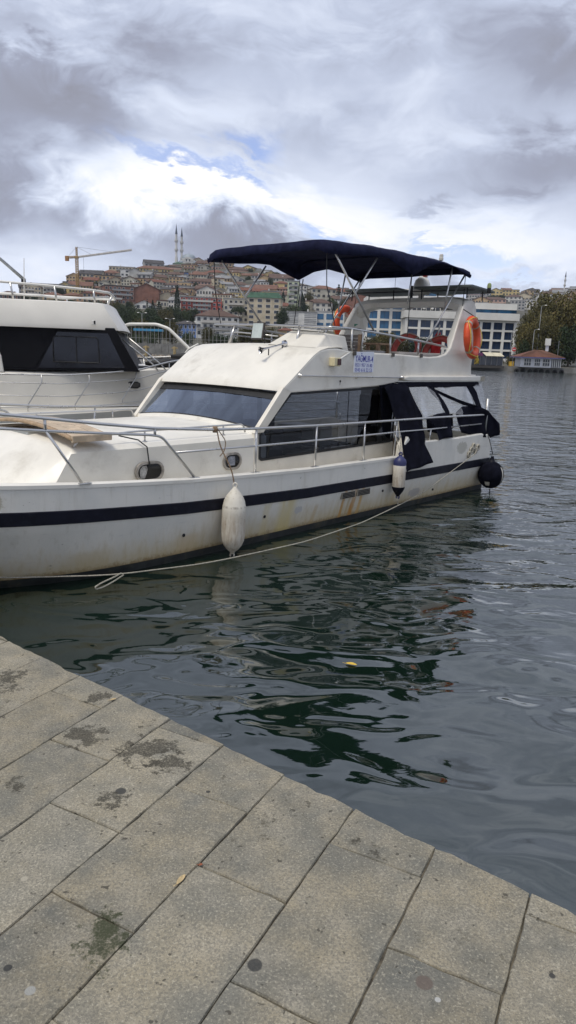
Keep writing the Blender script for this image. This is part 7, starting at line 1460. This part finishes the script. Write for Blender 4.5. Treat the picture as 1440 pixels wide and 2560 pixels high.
TREES=[
(-72.4, 455.9, 22.5, 4.3, 17.2, 'cypress', 'tall dark cypress left of the red apartment block', None),
(-31.0, 408.4, 16.0, 9.6, 9.8, 'umbrella', 'umbrella pine in front of the stone-coloured balcony wing', None),
(33.8, 588.5, 39.1, 9.9, 17.2, 'conifer', 'dark conifer right of the cream hipped block', None),
(-21.5, 631.1, 55.1, 5.6, 7.7, 'dark', 'small dark tree above the green mansard roof', None),
(3.9, 485.8, 25.6, 6.5, 15.6, 'cypress', 'dark cypress group right of the pale green tower block', None),
(-8.5, 511.6, 31.2, 4.0, 11.6, 'cypress', 'slim dark cypress left of the pale green tower block', None),
(6.0, 488.7, 25.8, 4.9, 11.4, 'conifer', 'dark spruce between the pale green block and the flat-eaved house', None),
(10.0, 543.3, 34.2, 7.9, 11.2, 'olive', 'olive green tree left of the cream hipped block', None),
(27.3, 536.8, 31.0, 9.0, 10.3, 'mid', 'bright green tree below the cream hipped block', None),
(-1.7, 454.0, 21.5, 10.1, 9.4, 'mid', 'green shrub tree below the pale green tower block', None),
(-6.6, 395.1, 14.3, 7.5, 11.1, 'dark', 'dark tree at the right corner of the cream mansard block', None),
(6.6, 489.4, 25.8, 6.0, 8.4, 'mid', 'light green tree in front of the flat-eaved house', None),
(-92.6, 376.2, 12.2, 10.9, 12.8, 'olive', 'olive brown tree at the left end of the wood beside the cruiser roof', 'trees on the wooded lower slope'),
(-84.6, 362.0, 10.6, 8.9, 11.4, 'dark', 'dark tree below the dark glazed apartments', 'trees on the wooded lower slope'),
(-76.1, 345.6, 9.0, 9.7, 11.8, 'dark', 'broad dark tree under the brown gabled block', 'trees on the wooded lower slope'),
(-69.9, 335.9, 8.0, 9.0, 11.1, 'mid', 'mid green tree under the small white villa', 'trees on the wooded lower slope'),
(-64.6, 330.9, 7.6, 9.6, 11.8, 'dark', 'dark tree right of the small white villa', 'trees on the wooded lower slope'),
(-76.9, 420.1, 17.5, 9.4, 10.5, 'conifer', 'layered cedar below the plain cream gable house', 'trees on the wooded lower slope'),
(-87.8, 440.7, 20.3, 3.9, 10.3, 'conifer', 'pointed conifer beside the small white villa', 'trees on the wooded lower slope'),
(-83.8, 437.2, 19.9, 3.4, 9.5, 'cypress', 'short cypress right of the small white villa', 'trees on the wooded lower slope'),
(-85.9, 379.1, 12.5, 2.5, 11.9, 'cypress', 'thin cypress at the foot of the brown block', 'trees on the wooded lower slope'),
(-61.0, 347.6, 9.2, 9.7, 11.3, 'olive', 'olive brown tree left of the pale blue house', 'trees on the wooded lower slope'),
(-64.4, 388.2, 13.5, 9.5, 10.1, 'dark', 'dark tree at the foot of the tall cypress', 'trees on the wooded lower slope'),
(-46.5, 255.0, 4.8, 8.5, 8.0, 'dark', 'dark low tree in the middle of the wood', 'trees on the wooded lower slope'),
(-53.4, 255.0, 4.6, 8.5, 7.4, 'olive', 'low olive tree behind the pole fence', 'trees on the wooded lower slope'),
(-59.0, 255.0, 4.4, 8.0, 7.4, 'dark', 'low dark tree behind the blue canopy', 'trees on the wooded lower slope'),
(-59.4, 390.2, 13.8, 8.7, 9.2, 'mid', 'mid green tree below the left end of the red apartments', 'trees on the wooded lower slope'),
(-55.8, 398.9, 14.8, 8.9, 9.2, 'dark', 'dark tree under the middle of the red apartments', 'trees on the wooded lower slope'),
(-39.6, 239.0, 3.8, 6.1, 6.7, 'olive', 'brownish tree in front of the pale blue house', 'trees on the wooded lower slope'),
(-33.3, 231.0, 3.4, 4.6, 4.2, 'mid', 'round green bush left of the white shore house', 'trees on the wooded lower slope'),
(-27.0, 231.0, 3.6, 4.4, 5.7, 'olive', 'olive tree in front of the white shore house', 'trees on the wooded lower slope'),
(-23.0, 223.0, 3.2, 5.5, 3.7, 'dark', 'dark hedge tree at the base of the white shore house', 'trees on the wooded lower slope'),
(-14.6, 219.0, 3.3, 4.9, 6.1, 'olive', 'speckled olive tree right of the white shore house', 'trees on the wooded lower slope'),
(-11.3, 219.0, 3.4, 5.6, 5.8, 'olive', 'olive green tree behind the floodlight', 'trees on the wooded lower slope'),
(-6.9, 215.0, 3.3, 5.5, 5.7, 'olive', 'olive tree below the cream mansard block', 'trees on the wooded lower slope'),
(-43.1, 223.0, 2.5, 4.5, 4.2, 'mid', 'bright green bush on top of the left sea wall', 'trees on the wooded lower slope'),
(-47.3, 223.0, 2.4, 4.2, 4.0, 'mid', 'second bright green bush along the left sea wall', 'trees on the wooded lower slope'),
(-19.0, 219.0, 3.1, 4.9, 3.5, 'dark', 'dark bush right of the white shore house', 'trees on the wooded lower slope'),
(-166.7, 526.6, 34.1, 7.6, 8.1, 'dark', 'dark tree behind the white banded apartment block', None),
(-169.8, 550.8, 38.5, 6.8, 6.5, 'dark', 'dark tree left of the crane foot', None),
(-161.5, 585.6, 45.4, 7.9, 6.6, 'dark', 'dark tree right of the crane foot', None),
(-189.6, 519.4, 32.8, 3.5, 3.5, 'cypress', 'tiny cypress on the far left ridge', None),
(-137.0, 505.9, 30.5, 2.8, 5.0, 'cypress', 'small cypress among the orange houses', None),
(-125.6, 609.8, 50.5, 5.5, 5.0, 'dark', 'dark tree below the bare concrete house', None),
(-83.1, 705.9, 73.1, 6.3, 6.4, 'dark', 'small dark tree on the ridge right of the mosque', None),
(-42.6, 691.4, 69.4, 7.0, 7.0, 'dark', 'dark tree on the ridge left of the white skyline house', None),
(-18.1, 673.6, 65.1, 8.3, 6.9, 'dark', 'dark tree on the right shoulder of the hill', None),
(34.2, 525.1, 28.5, 7.6, 12.2, 'olive', 'olive tree left of the red-brown gabled hall', None),
(-81.1, 606.9, 49.8, 4.7, 5.3, 'dark', 'dark tree below the long pinkish row house', None),
(-110.8, 637.6, 56.6, 5.0, 5.2, 'mid', 'green tree below the long yellow building', None),
(56.8, 172.0, 1.1, 8.8, 11.3, 'autumn', 'russet plane tree just right of the hotel', None),
(64.1, 180.0, 1.2, 15.1, 17.8, 'autumn', 'largest autumn plane tree behind the ferry building', None),
(68.9, 176.0, 1.4, 14.7, 17.0, 'autumn', 'autumn plane tree at the right edge of the picture', None),
(56.1, 166.0, 1.2, 7.4, 10.0, 'olive', 'darker olive tree behind the ferry building roof', None),
(62.2, 166.0, 1.4, 8.3, 9.2, 'dark', 'dark tree behind the flagpole', None),
(47.4, 157.0, 0.4, 3.9, 3.1, 'olive', 'low olive shrub between hotel and ferry building', None),
(53.1, 168.0, 1.0, 3.9, 5.8, 'dark', 'dark tree at the right corner of the hotel', None),
(56.1, 178.0, 2.4, 6.0, 11.4, 'olive', 'olive tree filling the gap between hotel and plane trees', None),
(47.1, 170.0, 0.8, 3.8, 2.3, 'olive', 'low shrub behind the restaurant awnings', None),
(72.0, 172.0, 1.6, 14.4, 15.7, 'autumn', 'autumn plane tree beyond the right edge', None),
(23.0, 185.0, 3.1, 5.4, 5.1, 'autumn', 'tawny tree in front of the hotel side wing', None),
(19.2, 180.0, 2.5, 5.0, 4.3, 'olive', 'olive shrub left of the tawny tree', None),
(31.9, 185.0, 2.5, 7.2, 4.4, 'dark', 'dark green planting in front of the hotel seen over the flybridge', None),
(27.5, 186.0, 2.8, 4.2, 3.9, 'olive', 'olive shrub at the hotel corner behind the flybridge', None),
(-138.9, 490.6, 27.9, 1.5, 4.3, 'cypress', 'larger slim cypress between houses well left of the dark glazed apartments', 'trees between the hillside houses'),
(-138.8, 479.7, 26.2, 3.6, 3.2, 'mid', 'small mid green tree between houses well right of the white banded block', 'trees between the hillside houses'),
(-175.4, 499.8, 29.4, 5.1, 3.6, 'dark', 'small dark green tree between houses left of the white banded block', 'trees between the hillside houses'),
(-156.1, 483.1, 26.7, 5.0, 4.5, 'mid', 'larger mid green tree between houses below the white banded block', 'trees between the hillside houses'),
(-136.6, 495.6, 28.7, 2.8, 2.6, 'dark', 'small dark green tree between houses left of the dark glazed apartments', 'trees between the hillside houses'),
(-129.9, 470.1, 24.7, 4.4, 4.0, 'dark', 'larger dark green tree between houses well left of the dark glazed apartments', 'trees between the hillside houses'),
(-104.9, 472.1, 25.0, 1.3, 3.8, 'cypress', 'larger slim cypress between houses below the dark glazed apartments', 'trees between the hillside houses'),
(-113.9, 478.3, 26.0, 5.0, 3.4, 'dark', 'small dark green tree between houses just below the dark glazed apartments', 'trees between the hillside houses'),
(-105.1, 467.0, 24.2, 3.0, 2.8, 'mid', 'small mid green tree between houses below the dark glazed apartments', 'trees between the hillside houses'),
(-165.1, 490.6, 27.9, 4.1, 3.0, 'dark', 'small dark green tree between houses below the white banded block', 'trees between the hillside houses'),
(-143.6, 479.8, 26.2, 5.4, 4.4, 'dark', 'larger dark green tree between houses right of the white banded block', 'trees between the hillside houses'),
(-157.6, 592.3, 46.8, 7.0, 4.8, 'dark', 'larger dark green tree between houses left of the dark glazed apartments', 'trees between the hillside houses'),
(-86.4, 478.6, 26.0, 1.2, 3.4, 'cypress', 'small slim cypress between houses left of the tall cypress', 'trees between the hillside houses'),
(-108.6, 487.7, 27.5, 5.0, 3.7, 'olive', 'larger olive green tree between houses below the dark glazed apartments', 'trees between the hillside houses'),
(-149.2, 492.8, 28.3, 4.8, 3.4, 'mid', 'small mid green tree between houses right of the white banded block', 'trees between the hillside houses'),
(-167.2, 538.0, 36.1, 1.2, 3.6, 'cypress', 'small slim cypress between houses right of the white banded block', 'trees between the hillside houses'),
(-41.7, 649.2, 59.3, 5.7, 5.9, 'dark', 'larger dark green tree between houses below the skyline pavilion', 'trees between the hillside houses'),
(-128.0, 486.4, 27.3, 3.4, 3.3, 'mid', 'small mid green tree between houses left of the dark glazed apartments', 'trees between the hillside houses'),
(-142.7, 472.5, 25.0, 3.1, 2.7, 'dark', 'small dark green tree between houses right of the white banded block', 'trees between the hillside houses'),
(-160.2, 477.6, 25.8, 3.5, 3.0, 'mid', 'small mid green tree between houses below the white banded block', 'trees between the hillside houses'),
(-152.8, 467.0, 24.2, 3.9, 3.6, 'dark', 'larger dark green tree between houses below the white banded block', 'trees between the hillside houses'),
(-174.3, 470.7, 24.8, 5.8, 4.3, 'dark', 'larger dark green tree between houses well left of the white banded block', 'trees between the hillside houses'),
(-115.2, 474.4, 25.3, 3.7, 2.6, 'dark', 'small dark green tree between houses below the dark glazed apartments', 'trees between the hillside houses'),
(-177.3, 505.2, 30.4, 3.6, 3.0, 'olive', 'small olive green tree between houses left of the white banded block', 'trees between the hillside houses'),
(-114.0, 472.7, 25.1, 0.8, 2.5, 'cypress', 'small slim cypress between houses below the dark glazed apartments', 'trees between the hillside houses'),
(-183.5, 504.4, 30.2, 5.6, 3.9, 'dark', 'larger dark green tree between houses left of the white banded block', 'trees between the hillside houses'),
(-138.8, 483.6, 26.8, 0.9, 2.7, 'cypress', 'small slim cypress between houses well left of the dark glazed apartments', 'trees between the hillside houses'),
(-108.1, 480.6, 26.3, 3.9, 4.2, 'dark', 'larger dark green tree between houses below the dark glazed apartments', 'trees between the hillside houses'),
(-156.9, 475.9, 25.6, 4.7, 4.4, 'mid', 'larger mid green tree between houses just below the white banded block', 'trees between the hillside houses'),
(-163.5, 493.3, 28.4, 2.7, 2.6, 'mid', 'small mid green tree between houses just below the white banded block', 'trees between the hillside houses'),
(-170.2, 481.4, 26.5, 1.3, 3.6, 'cypress', 'larger slim cypress between houses below the white banded block', 'trees between the hillside houses'),
(-155.3, 493.9, 28.5, 4.7, 3.4, 'olive', 'small olive green tree between houses below the white banded block', 'trees between the hillside houses'),
(261.4, 988.9, 77.5, 16.6, 7.5, 'dark', 'first dark tree from the left along the far right ridge', 'trees on the far ridge'),
(274.4, 998.0, 79.1, 16.7, 7.5, 'dark', 'second dark tree from the left along the far right ridge', 'trees on the far ridge'),
(287.9, 1008.0, 80.9, 16.9, 5.3, 'dark', 'third dark tree from the left along the far right ridge', 'trees on the far ridge'),
(301.6, 1018.0, 82.7, 17.1, 5.4, 'dark', 'fourth dark tree from the left along the far right ridge', 'trees on the far ridge'),
(316.1, 1030.4, 85.0, 17.3, 7.5, 'dark', 'fifth dark tree from the left along the far right ridge', 'trees on the far ridge'),
(331.5, 1044.4, 87.6, 17.5, 7.3, 'dark', 'sixth dark tree from the left along the far right ridge', 'trees on the far ridge'),
(347.1, 1058.4, 90.3, 17.7, 7.2, 'dark', 'seventh dark tree from the left along the far right ridge', 'trees on the far ridge'),
(363.0, 1072.4, 93.0, 18.0, 6.3, 'dark', 'eighth dark tree from the left along the far right ridge', 'trees on the far ridge'),
(379.2, 1086.4, 95.7, 18.2, 7.2, 'dark', 'ninth dark tree from the left along the far right ridge', 'trees on the far ridge'),
(394.8, 1098.0, 98.0, 18.4, 7.3, 'dark', 'tenth dark tree from the left along the far right ridge', 'trees on the far ridge'),
]
for i, (x, y, z, wd, h, kd, lab, grp) in enumerate(TREES): tree((x, y, z-.6), wd, h+.6, kd, lab, grp, i*1.7, i)



# ---------------------------------------------------------------- thin haze over the strait
hm_ = bpy.data.materials.new('haze'); hm_.use_nodes = True; q = NT(hm_.node_tree); q.n.clear()
pv = q.node('ShaderNodeVolumePrincipled'); pv.inputs['Color'].default_value = (.86, .89, .95, 1); pv.inputs['Density'].default_value = .00010; pv.inputs['Anisotropy'].default_value = .2
q.l.new(pv.outputs[0], q.node('ShaderNodeOutputMaterial').inputs['Volume'])
mb = MB(); mb.box((150, 600, 60), (2400, 1440, 136)); tag(mb.build('haze', hm_), 'thin pale haze over the water and the hill', 'haze', None, 'stuff')
